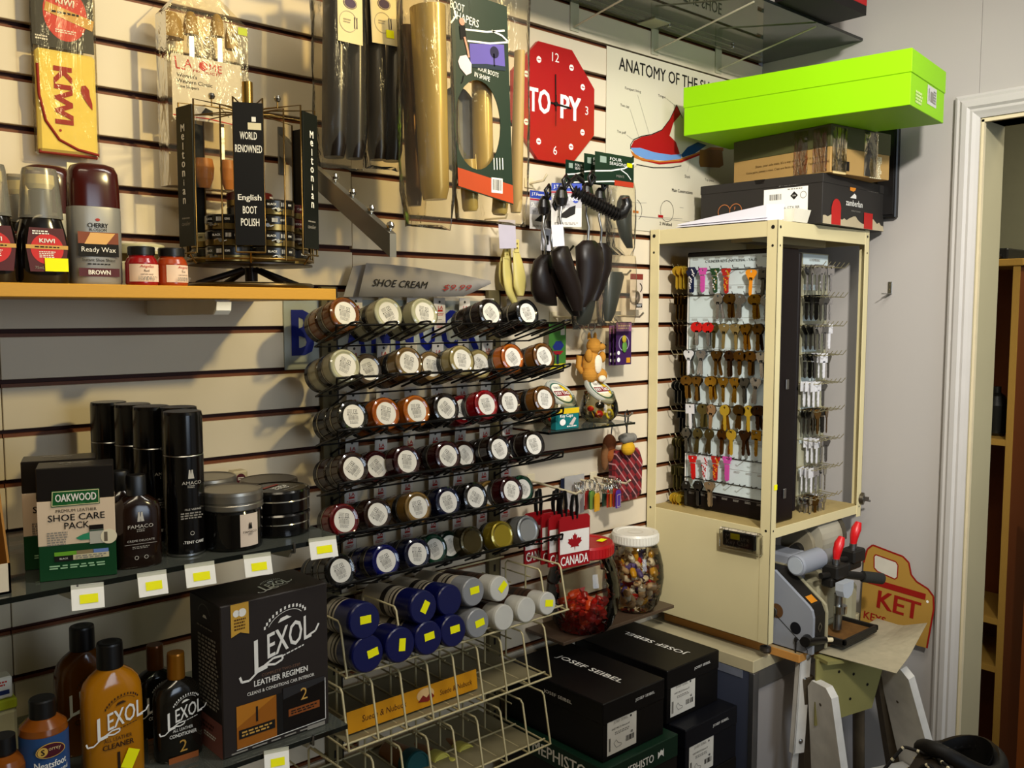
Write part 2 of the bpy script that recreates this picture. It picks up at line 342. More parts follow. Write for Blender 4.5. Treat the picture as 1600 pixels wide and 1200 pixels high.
# dark hiking boot box: near vertical edge at local origin, +x along the right face, +y along the left face
ZX, ZY, ZYAW, ZL, ZW, ZH = 1.990, -.397, .036, .343, .335, .118
DKB = mat('#2b2825', .55, var=.08, scale=12); DKB2 = mat('#33302d', .5, var=.06); ORNG = mat('#e08a25', .5)
zb = thing('boot_box', 'dark grey hiking boot box with red printed straps, lowest on the cabinet', 'shoe box', mat4=boxframe(ZX, ZY, ZYAW, CZ1))
m = MB(); m.box(.0012, .0012, 0, ZW - .0012, ZL - .0012, ZH - .003, DKB, bev=.001)
F = frame((.0004, ZL / 2, ZH / 2), (0, -1, 0), (0, 0, 1))   # left face, text reads toward the camera side
m.text('ZAMBERLAN.COM', .085, .040, WINK, F, w=.058); m.rect(.075, -.012, .118, .088, WHITE, F, z=.0006)
m.bars(.048, .012, .034, .014, INK, F, z=.001); m.prism([(.088, .012), (.098, .022), (.108, .012), (.098, .002)], .0006, .001, INK, F); m.text('Q06', .098, .012, WINK, F, w=.009, z=.0012); m.ring(.122, .012, .007, .0085, GREYINK, F, z=.001)
m.text('996 GTX RR', .088, -.016, INK, F, w=.05, z=.001); m.scrib(.1, .028, .04, .005, 1, GREYINK, F, z=.001)
for cx in (-.098, -.064): m.ring(cx, -.012, .0165, .0185, mat('#a8673a', .5), F, z=.0006, a0=0, a1=PI * 1.35)
m.text('F', -.066, -.006, mat('#a8673a', .5), F, h=.008)
m.poly([(-.012, .0592), (.018, .0592), (.014, .048), (-.008, .048)], BLACK, F, z=.0006)
F = frame((ZW / 2, .0006, ZH / 2), (1, 0, 0), (0, 0, 1))
m.text('zamberlan', -.005, .000, WINK, F, w=.088, bold=.012); m.text('outdoor footwear', .005, -.018, GREYINK, F, w=.05)
m.poly([(-.03, .042), (.004, .042), (-.002, .032), (-.012, .028), (-.03, .030)], ORNG, F, z=.0006); m.poly([(-.028, .012), (.004, .012), (.004, .020), (-.006, .024)], WINK, F, z=.0006)
m.text('MADE IN ITALY', -.115, .044, GREYINK, F, w=.05); m.text('WATERPROOF', .095, .040, GREYINK, F, w=.07)
mt = [(-.164, -.0585)]; r = random.Random(4); xx = -.164
while xx < .164: mt.append((xx, -.030 - .018 * abs(math.sin(xx * 31)) * r.uniform(.4, 1.1))); xx += .012
m.poly(mt + [(.164, -.0585)], mat('#b9aa8b', .6), F, z=.0006); m.box(-.122, -.058, .0006, -.075, -.016, .0009, mat('#b51f1c', .5), F); m.ring(-.098, -.020, 0.0, .0235, mat('#b51f1c', .5), F, z=.001, a0=0, a1=PI); m.box(.050, -.058, .0006, .098, -.018, .0009, mat('#b51f1c', .5), F)
m.build('box_body', zb)
m = MB(); m.box(-.0002, -.0002, ZH - .022, ZW + .0002, ZL, ZH, DKB, bev=.001); m.build('box_lid', zb)
m = MB(); m.box(.0003, -.001, .003, ZW, .0006, .006, DKB2); 
# cardboard box taped shut
BX, BY, BYAW, BL, BW, BH = 1.999, -.4097, -.1207, .297, .239, .112
KRAFT = mat('#b08d54', .65, var=.06, scale=14); OLIVE = mat('#4a4a2c', .55, var=.07, scale=10); TAPE = clear('#fff6e0', 1.0, .08, .98, wrinkle=.8, name='packing_tape')
bb = thing('shoe_box', 'tan cardboard shoe box with an olive lid taped shut, under the lime green box', 'shoe box', mat4=boxframe(BX, BY, BYAW, CZ1 + ZH + .0004))
m = MB(); m.box(.0014, .0014, 0, BW - .0014, BL - .0014, BH - .004, KRAFT, bev=.001)
F = frame((.0008, BL / 2, .028), (0, -1, 0), (0, 0, 1)); bi = mat('#4a3417', .6, var=0)
m.text("Shoes, your sole mate. It's a way of life. We call it repaired by.", .03, .011, bi, F, w=.21, rot=.00); m.text("Votre paire, pensez a vous. C'est une facon de vivre. Nous l'appelons Rebuild.", .02, -.002, bi, F, w=.25)
F = frame((BW / 2, .0008, .034), (1, 0, 0), (0, 0, 1)); SCUFF = mat('#efe2bd', .3, var=.2, scale=90)
m.rect(-.085, -.008, .05, .055, mat('#d7bf86', .5), F, z=.0005); m.rect(-.062, -.015, .03, .022, INK, F, z=.0008); m.scrib(-.09, -.012, .045, .04, 6, SCUFF, F, z=.001, seed=3); m.scrib(.060, -.008, .050, .054, 13, SCUFF, F, z=.0007, seed=8, fill=.8)
m.build('box_body', bb)
m = MB(); m.box(0, 0, BH - .052, BW, BL, BH, OLIVE, bev=.0012); F = frame((BW / 2, -.0004, BH - .026), (1, 0, 0), (0, 0, 1)); m.poly([(.008, .026), (.032, .026), (.028, .016), (.012, .016)], BLACK, F, z=.0003); m.build('box_lid', bb)
for q in ((-.0006, .01, .004, .0002, .05, BH - .006), (-.0006, .065, .004, .0002, .105, BH - .006), (.13, -.001, .002, .185, -.0004, BH - .004), (.005, -.001, .004, .06, -.0004, BH - .006)):
    m = MB(); m.box(*q, TAPE); m.build('packing_tape', bb)
# lime green boot box
GX, GY, GYAW, GL, GW, GH = 1.9443, -.62, .1425, .5461, .2566, .1181
LIME = mat('#8ccb00', .5, var=.03, scale=8)
gb = thing('boot_box', 'long lime green boot box on top of the stack', 'shoe box', mat4=boxframe(GX, GY, GYAW, CZ1 + ZH + BH + .0008))
m = MB(); m.box(.0018, .0018, 0, GW - .0018, GL - .0018, GH - .006, LIME, bev=.001)
F = frame((GW / 2, .0012, .038), (1, 0, 0), (0, 0, 1)); m.rect(.028, .006, .070, .042, mat('#c9c6c0', .6), F); m.bars(.004, .006, .006, .028, INK, F, z=.0009, n=6); m.rect(.026, .004, .022, .022, GREYINK, F, z=.0009); m.scrib(.048, .006, .02, .03, 5, GREYINK, F, z=.0009)
m.scrib(-.068, -.014, .05, .028, 4, mat('#d4e59a', .5), F, z=.0006, seed=5, fill=.7)
m.build('box_body', gb)
m = MB(); m.box(0, 0, GH - .050, GW, GL, GH, LIME, bev=.0012); m.build('box_lid', gb)
# papers and tray at the cabinet's near corner
m = MB(); PP = mat('#e4e2ea', .8, var=.02)
for k, (a, b, w_) in enumerate(((.012, .020, .0), (.002, .030, .006))):
    n = 10; up = []; lo = []
    for i in range(n + 1):
        t = i / n; y = -.085 - .255 * t; zb = CZ1 + .0012 + k * .006; zt = zb + a + (b - a) * t
        up += [(1.8385 + w_, y, zb + .001 if k == 0 else zt), (1.895 + w_, y - .01, zt + .004)]; lo += [(1.8385 + w_, y, zb), (1.895 + w_, y - .01, zb)]
    N = len(up); fs = [(2*i, 2*i+1, 2*i+3, 2*i+2) for i in range(n)] + [(N+2*i, N+2*i+2, N+2*i+3, N+2*i+1) for i in range(n)] + [(2*i, 2*i+2, N+2*i+2, N+2*i) for i in range(n)] + [(2*i+1, N+2*i+1, N+2*i+3, 2*i+3) for i in range(n)] + [(0, N, N+1, 1), (2*n, 2*n+1, N+2*n+1, N+2*n)]
    m.add(up + lo, fs, PP)
m.build('paper_stack', label='loose white papers lying along the left edge of the cabinet top', cat='papers')
m = MB(); TRAY = mat('#e6e0cc', .4); M = T(1.9085, -.371, CZ1 + .0005)
m.loft([[(0, 0, 0), (.06, 0, 0), (.06, .17, 0), (0, .17, 0)], [(-.006, -.006, .030), (.066, -.006, .030), (.066, .176, .030), (-.006, .176, .030)], [(-.004, -.004, .030), (.064, -.004, .030), (.064, .174, .030), (-.004, .174, .030)], [(.002, .002, .003), (.058, .002, .003), (.058, .168, .003), (.002, .168, .003)]], TRAY, M, smooth=False)
m.build('plastic_tray', label='shallow off-white tray at the near corner of the cabinet top', cat='tray')
m = MB(); m.box(2.318, -.417, 1.80, XW - .001, -.36, 2.03, BLACK, bev=.003); m.box(2.315, -.410, 1.81, 2.319, -.367, 2.02, mat('#1d1b1a', .3)); m.build('picture_frame', label='narrow black frame hung on the right wall behind the boxes', cat='frame')
# ================================================================ counter, shoe boxes, sweet jars, key machine, ladder, boot
KX, KY, KZ = 1.815, -.352, .735
LAM = mat('#b9ad8a', .45, var=.12, scale=12); BLUEP = mat('#3c4152', .6, var=.05, scale=4); GREYP = mat('#97918d', .55, var=.03, scale=5); ALU = mat('#8f8f92', .3, .9, var=.08, scale=14)
ct = thing('counter', 'low grey counter with a worn beige top in the corner under the key cabinet', 'counter', (KX, KY, 0))
m = MB(); m.box(0, .0, KZ - .03, XW - KX - .002, -KY - .002, KZ, LAM, bev=.0015); m.build('counter_top', ct)
m = MB(); m.box(.002, .012, 0, .016, -KY - .004, KZ - .030, BLUEP); m.box(.0005, .03, KZ - .05, .002, -KY - .01, KZ - .031, mat('#8a8f9f', .35, .4, var=.3, scale=30)); m.build('side_panel', ct)
m = MB(); m.box(.03, .008, 0, XW - KX - .004, .020, KZ - .075, GREYP); m.build('front_panel', ct)
m = MB(); m.box(.0, -.002, 0, .022, .012, KZ - .0302, ALU, bev=.001); m.box(.022, .002, KZ - .075, XW - KX - .004, .012, KZ - .0302, mat('#6a6762', .4, .5)); m.build('metal_edging', ct)
# ---------------- black shoe boxes
BLK = mat('#0d0b0b', .42, var=.1, scale=18); BLKN = mat('#0c0d14', .45, var=.08)
def endlabel(m, F, x, y, w_, h, sz, seed):
    m.rect(x, y, w_, h, mat('#d9d4c8', .7), F, z=.0006)
    m.text('JOSEF SEIBEL', x - w_ * .05, y + h * .40, GREYINK, F, w=w_ * .5, z=.001); m.disc(x + w_ * .30, y + h * .41, h * .035, INK, F, z=.001)
    m.text('43827 MB 273 Ramona 07', x - w_ * .05, y + h * .22, INK, F, w=w_ * .62, z=.001); m.scrib(x, y + h * .08, w_ * .5, h * .10, 2, GREYINK, F, z=.001, seed=seed)
    m.bars(x + w_ * .27, y - h * .22, w_ * .3, h * .16, INK, F, z=.001, n=12, seed=seed); m.text(sz, x + w_ * .33, y - h * .06, INK, F, h=h * .07, z=.001, bold=.02); m.bars(x - w_ * .42, y - h * .2, w_ * .07, h * .38, INK, F, z=.001, n=5, seed=seed)
    m.line([(x - .20*w_, y - .34*h), (x - .28*w_, y - .2*h), (x - .2*w_, y - .12*h), (x - .14*w_, y - .22*h), (x - .02*w_, y - .28*h), (x - .02*w_, y - .33*h), (x - .20*w_, y - .35*h)], .0012, GREYINK, F, z=.001)
def seibel(label, x, y, z, W_, L_, H_, sz, flip, labelz, col=BLK, lidh=.045, side=False):
    t = thing('shoe_box', label, 'shoe box', (x, y, z), group='black shoe boxes beside the counter')
    m = MB(); m.box(.0016, .0016, 0, W_ - .0016, L_ - .0016, H_ - .003, col, bev=.001)
    F = frame((W_ / 2, .0014, H_ / 2), (1, 0, 0), (0, 0, 1)); endlabel(m, F, -W_ * .20, labelz, W_ * .46, .072, sz, int(sz))
    m.build('box_body', t)
    m = MB(); m.box(0, 0, H_ - lidh, W_, L_, H_, col, bev=.002)
    F = frame((W_ / 2, L_ / 2, H_), (0, 1, 0), (-1, 0, 0)) if flip else frame((W_ / 2, L_ / 2, H_), (0, -1, 0), (1, 0, 0))
    m.text('JOSEF SEIBEL', .005 if not flip else -.01, .012 if not flip else -.02, WINK, F, w=.195, h=.022, bold=.01)
    F = frame((W_ / 2, -.0002, H_ - lidh / 2), (1, 0, 0), (0, 0, 1)); m.text('JOSEF SEIBEL', W_ * .16, .002, WINK, F, w=.062, h=.0075)
    if side: F = frame((-.0002, L_ / 2, H_ - lidh / 2), (0, -1, 0), (0, 0, 1)); m.text('JOSEF SEIBEL', .02, -.004, WINK, F, w=.085, h=.009)
    m.build('box_lid', t); return t
seibel('black shoe box just left of the counter, lying over a second black box', 1.572, -.289, .634, .195, .284, .124, '42', True, -.014)
seibel('black shoe box at the counter corner, below the right hand black box', 1.582, -.335, .510, .197, .33, .1235, '40', False, -.018, BLKN)
seibel('black shoe box nearest the wire baskets, standing on a dark green box', 1.3145, -.331, .648, .196, .300, .124, '43', False, -.016, side=True)
GB = mat('#0f2a1c', .45, var=.08)
t = thing('shoe_box', 'dark green shoe box under the front black box', 'shoe box', (1.300, -.350, .510))
m = MB(); m.box(.0016, .0016, 0, .2334, .318, .135, mat('#151210', .45)); m.build('box_body', t)
m = MB(); m.box(0, 0, .088, .235, .32, .1375, GB, bev=.002)
F = frame((.1175, -.0002, .112), (1, 0, 0), (0, 0, 1)); m.text('MEPHISTO', -.012, .0, WINK, F, w=.092, h=.017, bold=.02); m.poly([(.048, -.008), (.048, .008), (.053, .004), (.058, .010), (.063, .006), (.067, .010), (.067, -.008), (.061, -.002), (.056, -.002)], WINK, F, z=.0006)
F = frame((-.0002, .16, .112), (0, -1, 0), (0, 0, 1)); m.text('MEPHISTO', .03, 0, WINK, F, w=.16, h=.026, bold=.02); m.build('box_lid', t)
# further boxes of the same stack, down to the floor
for k, (x, y, z0, z1, nm) in enumerate(((1.30, -.345, .385, .509, 'lower black shoe box hidden under the green box'), (1.582, -.335, .385, .5095, 'lower black shoe box under the counter side stack'))):
    m = MB(); m.box(x, y, z0, x + .197, y + .32, z1, BLK, bev=.002); m.build('shoe_box', label=nm, cat='shoe box')
m = MB(); m.box(1.29, -.36, 0, 1.80, -.005, .3845, mat('#2a231d', .7), bev=.004); m.build('storage_plinth', label='dark low plinth under the black shoe boxes', cat='plinth')
# ---------------- sweet jars on a small shelf
m = MB(); m.box(1.405, -.128, .812, 1.800, -.002, .820, mat('#4a3a2c', .35, var=.15, scale=10), bev=.001); m.build('jar_shelf', label='small dark shelf carrying the two sweet jars', cat='shelf')
JARG = clear('#f4f1e6', .95, .03, .97, name='jar_plastic')
def sweetjar(label, x, y, z, R_, H_, lidc, rl, hl, sticker):
    t = thing('sweet_jar', label, 'jar', (x, y, z), group='sweet jars on the small shelf')
    m = MB(); m.lathe([(R_ * .55, 0), (R_ * .66, .003), (R_ * .80, H_ * .10), (R_ * .93, H_ * .25), (R_, H_ * .48), (R_ * .97, H_ * .66), (R_ * .88, H_ * .82), (rl * .97, H_ * .93), (rl * .93, H_ * .96), (rl * .93, H_)], JARG, n=40, cap=False); m.lathe([(0, .001), (R_ * .55, .001)], JARG, n=40, cap=False); m.build('jar_body', t)
    m = MB(); mt = mat(lidc, .35, var=.03); m.lathe([(rl * .96, H_ - .003), (rl, H_), (rl, H_ + hl * .8), (rl * .96, H_ + hl), (rl * .80, H_ + hl), (rl * .76, H_ + hl - .002), (0, H_ + hl - .002)], mt, n=48)
    for k in range(0, 48): a = 2 * PI * k / 48; m.box(-.0012, -.0008, 0, .0012, .0008, hl * .7, mt, T(rl * math.cos(a), rl * math.sin(a), H_ + .002) @ RZ(a + PI / 2))
    if sticker: m.rect(.0, .0, .028, .016, YEL, T(rl * .5, -rl * .35, H_ + hl) @ RZ(.3), z=.0004)
    else: m.ring(0, 0, rl * .3, rl * .34, mat('#d0c8b4', .5), T(0, 0, H_ + hl - .002), z=.0006)
    m.build('jar_lid', t); return t
sweetjar('round clear sweet jar with a red lid, half full of red wrapped sweets', 1.505, -.092, .8202, .087, .182, '#a80f14', .070, .026, True)
sweetjar('round clear sweet jar with a white lid, full of mixed sweets', 1.705, -.078, .820, .072, .172, '#d9d4c6', .058, .024, False)
rnd = random.Random(11)
def sweets(cx, cy, cz, R_, n, cols, group, word, hmax):
    protos = {}
    for i in range(n):
        for _ in range(60):
            a = rnd.uniform(0, 2 * PI); q = R_ * math.sqrt(rnd.random()); hh = .014 + (hmax - .014) * (i / n)
            rr = R_ * (.62 + .36 * min(1, hh / (.45 * R_ * 2))) - .021
            if q < rr: break
        c = rnd.choice(cols)
        if c not in protos:
            m = MB(); mt = mat(c, .3, var=.1, scale=60); m.lathe([(.003, -.013), (.009, -.010), (.011, 0), (.009, .010), (.003, .013)], mt, n=10, sx=1, sy=.7); 
            m.add([(-.007, -.004, .022), (.007, .004, .022), (.002, .001, .012), (-.002, -.001, .012)], [(0, 1, 2, 3)], mt); m.add([(-.007, -.004, -.022), (.007, .004, -.022), (.002, .001, -.012), (-.002, -.001, -.012)], [(3, 2, 1, 0)], mt)
            o = m.build('wrapped_sweet', label=word % c[0], cat='sweet', group=group) if 0 else m.build('wrapped_sweet', cat='sweet', group=group)
            protos[c] = o
        else: o = protos[c].copy(); COL.objects.link(o)
        o['label'] = word
        o.location = (cx + q * math.cos(a), cy + q * math.sin(a), cz + hh); o.rotation_euler = (rnd.uniform(0, 3), rnd.uniform(0, 3), rnd.uniform(0, 6))
sweets(1.505, -.092, .8202, .087, 46, ('#c31f12', '#d8471a', '#b5160f', '#a51510'), 'red sweets in the red lidded jar', 'red wrapped sweet lying in the jar with the red lid', .075)
sweets(1.705, -.078, .820, .072, 70, ('#c9a67c', '#d6c4a4', '#c22a20', '#d69a1c', '#8a4b22', '#5a4a80', '#c9c0ae'), 'mixed sweets in the white lidded jar', 'wrapped sweet lying in the jar with the white lid', .14)
# ---------------- key cutting machine on its plank
PLANK = mat('#c48a45', .55, var=.15, wood=(6, 60, 60)); PLT = mat('#a98f66', .6, var=.2, scale=18)
m = MB(); m.box(1.884, -.430, .7355, 2.04, -.03, .755, PLANK, bev=.001); m.box(1.885, -.4295, .7552, 2.039, -.031, .7556, PLT); m.build('wood_plank', label='short orange wood plank under the key machine at the counter edge', cat='plank')
km = thing('key_cutting_machine', 'grey key cutting machine with two red clamp levers beside the cabinet', 'key machine', (1.896, -.456, .7558)); km.scale = (1.16, 1, 1.04)
MG = mat('#8b8f98', .42, var=.06, scale=9); MGD = mat('#6f6c62', .5, var=.15, scale=16); MBK = mat('#1c1a17', .45, var=.2, scale=24); MTAN = mat('#9c9579', .5, var=.1, scale=9); DIRTY = mat('#6b4a23', .8, var=.4, scale=60)
# local axes: x right, y back, z up. side housing
sd = [(0, .004), (.0, .088), (.004, .104), (.012, .112), (.104, .176), (.16, .178), (.16, .004)]
def yz(m, out, x0, x1, mt): m.prism(out, x0, x1, mt, frame((0, 0, 0), (0, 1, 0), (0, 0, 1)))
m = MB(); yz(m, sd, 0, .008, MG); yz(m, [(.003, .004), (.003, .088), (.014, .1105), (.105, .1745), (.16, .176), (.16, .004)], .008, .052, MBK); yz(m, sd, .052, .060, MTAN)
F = frame((0, 0, 0), (0, -1, 0), (0, 0, 1)); m.disc(-.044, .055, .014, mat('#0f1016', .6), F, z=.0008); m.disc(-.012, .037, .012, mat('#0f1016', .6), F, z=.0009)
m.line([(-.105, .078), (-.02, .020), (-.012, .012), (-.012, .004)], .0016, MBK, F, z=.001); m.ring(-.095, .083, 0, .017, mat('#5b3d20', .8), F, z=.0005)
m.rect(0, .010, .024, .020, mat('#c9801c', .5), frame((.030, .018, .1135), (1, 0, 0), (0, .82, .575)), z=.001)
m.line([(.024, .060), (.031, .048), (.038, .060), (.031, .070), (.024, .060)], .0025, STEEL, frame((0, .0025, 0), (1, 0, 0), (0, 0, 1)), z=.0008)
m.build('side_housing', km)
m = MB(); m.cyl((-.012, .098, .083), (.006, .098, .083), .006, CHROME); m.cyl((-.014, .098, .083), (-.010, .098, .083), .011, STEEL); m.build('lock_knob', km); m = MB(); m.cyl((-.0005, .012, .037), (-.016, .008, .036), .0125, BLACK); m.cyl((-.013, .0085, .036), (.045, -.004, .028), .012, BLACK, r1=.0075); m.cyl((.045, -.004, .028), (.062, -.010, .025), .005, CREAMW); m.build('carriage_handle', km)
m = MB(); m.cyl((-.004, .040, -.0002), (-.004, .040, .030), .0018, MBK, n=8); m.cyl((-.004, .040, .026), (-.004, .040, .034), .004, MBK, n=6); m.build('bolt', km)
# main casting behind
q_ = atX(1243, 884, 1.896 + .022 * 1.16); MCY, MCZ = q_.y + .456, (q_.z - .7558) / 1.04
m = MB(); m.box(.06, .06, 0, .25, .30, .105, MTAN, bev=.008); m.box(.105, .055, .03, .200, .14, .135, MTAN, bev=.006); m.box(.060, .10, .10, .120, .22, .20, MG, bev=.006); m.box(.205, .035, .010, .245, .12, .112, MTAN, bev=.010); m.build('casting', km)
m = MB(); m.lathe([(.0, 0), (.022, 0), (.025, .004), (.025, .09), (.020, .098), (0, .098)], MG, frame((.022, MCY, MCZ), (0, 1, 0), (0, 0, 1)), n=28); m.lathe([(.0195, .001), (.0195, -.0015), (0, -.0015)], mat('#a9b0b8', .4), frame((.022, MCY, MCZ), (0, 1, 0), (0, 0, 1)), n=24); m.build('motor_cap', km)
# grinder guard: half drum
m = MB()
def arc(x0, x1, r, a0, a1, cy, cz, mt, n=18, r0=0.0):
    out = [(cy + r * math.cos(a0 + (a1 - a0) * k / n), cz + r * math.sin(a0 + (a1 - a0) * k / n)) for k in range(n + 1)]
    out += [(cy + r0 * math.cos(a1 - (a1 - a0) * k / n), cz + r0 * math.sin(a1 - (a1 - a0) * k / n)) for k in range(n + 1)] if r0 else [(cy, cz)]
    yz(m, out, x0, x1, mt)
arc(.150, .235, .058, -.5, PI + .3, .135, .215, mat('#a39d8b', .45, var=.05)); arc(.235, .25, .060, -.8, PI + .1, .135, .215, mat('#4d473b', .5)); m.build('wheel_guard', km)
m = MB(); m.lathe([(0, 0), (.045, 0), (.046, .003), (.046, .010), (.030, .012), (.030, .018), (0, .018)], mat('#9a9078', .4, .3), frame((.128, .135, .205), (0, 1, 0), (0, 0, 1)), n=36); m.cyl((.112, .128, .195), (.132, .13, .197), .016, MBK, n=20); m.build('grinding_wheel', km)
# vices with red levers
def vice(px, py, pz, s):
    m = MB(); M = T(px, py, pz)
    m.box(-.026, -.02, -.032, .026, .022, .0, MBK, M, bev=.004); m.box(-.034, -.012, -.050, .022, .018, -.028, MBK, M, bev=.004); m.cyl((0, 0, 0), (0, 0, .012), .009, STEEL, M=M); m.cyl((-.030, .0, -.02), (-.055, .004, -.018), .007, MBK, M=M)
    v = m.build('vice', km)
    m = MB(); m.tube([(0, 0, .012), (0, -.002, .030), (.005, -.004, .048), (.014, -.004, .062)], .010, mat('#c9151a', .35), n=12, M=M, radii=[.008, .011, .0125, .008], flat=.8); m.build('clamp_lever', v, label='red clamp lever')
vice(.130, .028, .180, 1); vice(.218, .038, .198, 1)
m = MB(); m.cyl((.150, .02, .152), (.250, -.02, .128), .0095, MBK, n=14); m.cyl((.20, .0, .140), (.252, -.021, .1275), .0135, mat('#2b2b28', .7, bump=.3, scale=300), n=14); m.build('arm', km)
m = MB(); m.prism([(-.022, .018), (.022, .018), (.022, 0), (.016, -.014), (0, -.020), (-.016, -.014), (-.022, 0)], 0, .02, mat('#aab0b8', .4), frame((.120, -.002, .128), (1, 0, 0), (0, 0, 1)) @ T(0, 0, -.01)); m.cyl((.118, .012, .115), (.118, .012, .03), .010, STEEL, n=14); m.cyl((.118, .006, .088), (.118, .006, .070), .015, CHROME, n=14); m.build('gauge', km)
m = MB(); m.box(.064, -.040, .012, .205, .055, .020, MBK, bev=.002); m.box(.072, -.030, .0198, .197, .05, .0215, DIRTY); 
for a, b, c, d in ((.064, -.042, .205, -.034), (.064, -.042, .070, .055), (.198, -.042, .205, .055)): m.box(a, b, .018, c, d, .030, MBK, bev=.001)
m.build('chip_tray', km)
# bent metal sheet catching chips
m = MB(); SHEET = mat('#b3aa90', .5, .15, var=.25, scale=40); top = []; N = 9
P4 = [Vector((1.934, -.452, .7565)), Vector((1.948, -.632, .7565)), Vector((2.230, -.575, .764)), Vector((2.262, -.432, .7575))]
for i in range(N + 1):
    row = []
    for j in range(N + 1):
        a, b = i / N, j / N; p = P4[0] * (1-a) * (1-b) + P4[1] * a * (1-b) + P4[2] * a * b + P4[3] * (1-a) * b; p.z += .022 * max(0, a - .5) * max(0, b - .4) * 4; row.append(p)
    top.append(row)
vs = [p for r_ in top for p in r_] + [p - Vector((0, 0, .0012)) for r_ in top for p in r_]; K = (N + 1) ** 2
ix = lambda i, j: i * (N + 1) + j
fs = [(ix(i, j), ix(i+1, j), ix(i+1, j+1), ix(i, j+1)) for i in range(N) for j in range(N)]; fs += [tuple(K + q for q in f[::-1]) for f in fs]
bd = [ix(i, 0) for i in range(N)] + [ix(N, j) for j in range(N)] + [ix(i, N) for i in range(N, 0, -1)] + [ix(0, j) for j in range(N, 0, -1)]
fs += [(bd[k], K + bd[k], K + bd[(k+1) % len(bd)], bd[(k+1) % len(bd)]) for k in range(len(bd))]
m.add(vs, fs, SHEET); m.build('metal_sheet', label='dusty bent metal sheet sticking out in front of the key machine', cat='metal sheet')
# key shaped sign leaning on the right wall
m = MB(); GOLD = mat('#a8813a', .4, var=.06, scale=10); SRED = mat('#8d1a14', .45)
F = frame((XW - .012, -.46, .82), (0, -1, 0), (.06, 0, 1))
out = [(-.10, -.125), (-.10, .06), (-.092, .098), (-.078, .112), (-.02, .102), (.005, .098), (.022, .085), (.030, .055), (.045, .040), (.075, .028), (.090, .012), (.093, -.02), (.082, -.125)]
inn = [(-.068, .088), (-.012, .080), (-.006, .072), (-.006, .040), (-.012, .034), (-.060, .044), (-.070, .052), (-.072, .082)]
m.prism(out, 0, .004, GOLD, F); m.line(out[1:] + [out[-1]], .0045, SRED, F, z=.0046)
m.poly(inn, mat('#c9c3b4', .6), F, z=.0044); m.line(inn + [inn[0]], .003, SRED, F, z=.0048)
m.rect(-.01, .010, .16, .016, SRED, F @ RZ(-.06), z=.0048); m.text('KET', .004, -.032, SRED, F @ RZ(-.06), h=.046, bold=.03, z=.0048); m.text('KEYS', -.055, -.085, SRED, F @ RZ(-.06), h=.020, bold=.02, z=.0048); m.disc(.076, -.005, .0035, WHITE, F, z=.0048, n=12)
m.build('gold_sign', label='gold key-tag shaped sign with red lettering leaning on the wall behind the key machine', cat='sign')
m = MB(); F = frame((XW - .0005, -.4013, 1.6206), (0, -1, 0), (0, 0, 1)); m.box(-.0055, -.016, 0, .0055, .016, .002, STEEL, F, bev=.0005); m.box(-.0055, -.016, .002, .0055, -.0145, .022, STEEL, F); m.disc(0, .009, .002, CHROME, F, z=.0024, n=10); m.disc(0, -.004, .002, CHROME, F, z=.0024, n=10)
m.cyl((-.0, -.0155, .02), (-.0, -.0155, .045), .0012, STEEL, M=F, n=8); m.build('wall_bracket', label='small steel angle bracket screwed to the right wall', cat='bracket')
# ---------------- step ladder
WP = mat('#d2cfc8', .5, var=.22, scale=26, bump=.1); OLV = mat('#8a8450', .5, var=.12, scale=16); RUST = mat('#5c5140', .5, .5, var=.3, scale=30)
lad = thing('step_ladder', 'paint-spattered white step ladder with an olive top plate in front of the counter', 'ladder', (0, 0, 0))
def rail(name, a, b, wd, dp, mt, side, k=1.0):
    a, b = Vector(a), Vector(b); z = (a - b).normalized(); M = frame(b, z, -Vector(side)) @ RZ(PI / 2).inverted() ; M = frame(b, z, -Vector(side)) @ Matrix(((0, 1, 0, 0), (-1, 0, 0, 0), (0, 0, 1, 0), (0, 0, 0, 1))); L_ = (a - b).length
    m = MB(); m.loft([[(-wd/2, 0, -dp/2*k), (wd/2, 0, -dp/2*k), (wd/2, 0, dp/2*k), (-wd/2, 0, dp/2*k)], [(-wd/2, L_ - .02, -dp/2), (wd/2, L_ - .02, -dp/2), (wd/2, L_ - .02, dp/2), (-wd/2, L_ - .02, dp/2)], [(-wd/2, L_, -dp/2*.6), (wd/2, L_, -dp/2*.6), (wd/2, L_, dp/2*.6), (-wd/2, L_, dp/2*.6)]], mt, M, smooth=False); return m, M, L_
LT, RT = Vector((1.905, -.478, .752)), Vector((2.110, -.552, .740)); LB, RB = Vector((2.18, -.66, 0)), Vector((2.62, -.80, 0))
LB = Vector((1.985, -.52, 0)); RB = Vector((2.30, -.66, 0)); dirv = (RT - LT).normalized(); nrm = Vector((0, 0, 1)).cross(dirv).normalized()
m, M, L_ = rail('rail', LT - Vector((0, 0, .055)), LB, .020, .080, WP, dirv, 2.2); m.disc(.0, L_ - .05, .004, RUST, M @ RY(-PI / 2), z=.0105, n=10); m.build('rail', lad)
m, M, L_ = rail('rail', RT - Vector((0, 0, .03)), RB, .020, .095, WP, dirv, 1.6); m.disc(-.01, L_ - .10, .004, RUST, M @ RY(-PI / 2), z=.0105, n=10); m.build('rail', lad)
m = MB(); M = frame(LT + Vector((-.006, 0, -.245)) + nrm * .055 - dirv * .010, dirv, (0, 0, 1)); m.box(-.020, 0, 0, .012, .24, .004, WP, M, bev=.001); m.box(-.020, 0, -.012, -.016, .24, .004, WP, M)
for q in (.03, .18): m.lathe([(.006, .004), (.006, .006), (.003, .008), (0, .008)], STEEL, M @ T(-.002, q, 0), n=12)
m.build('hinge_plate', lad)
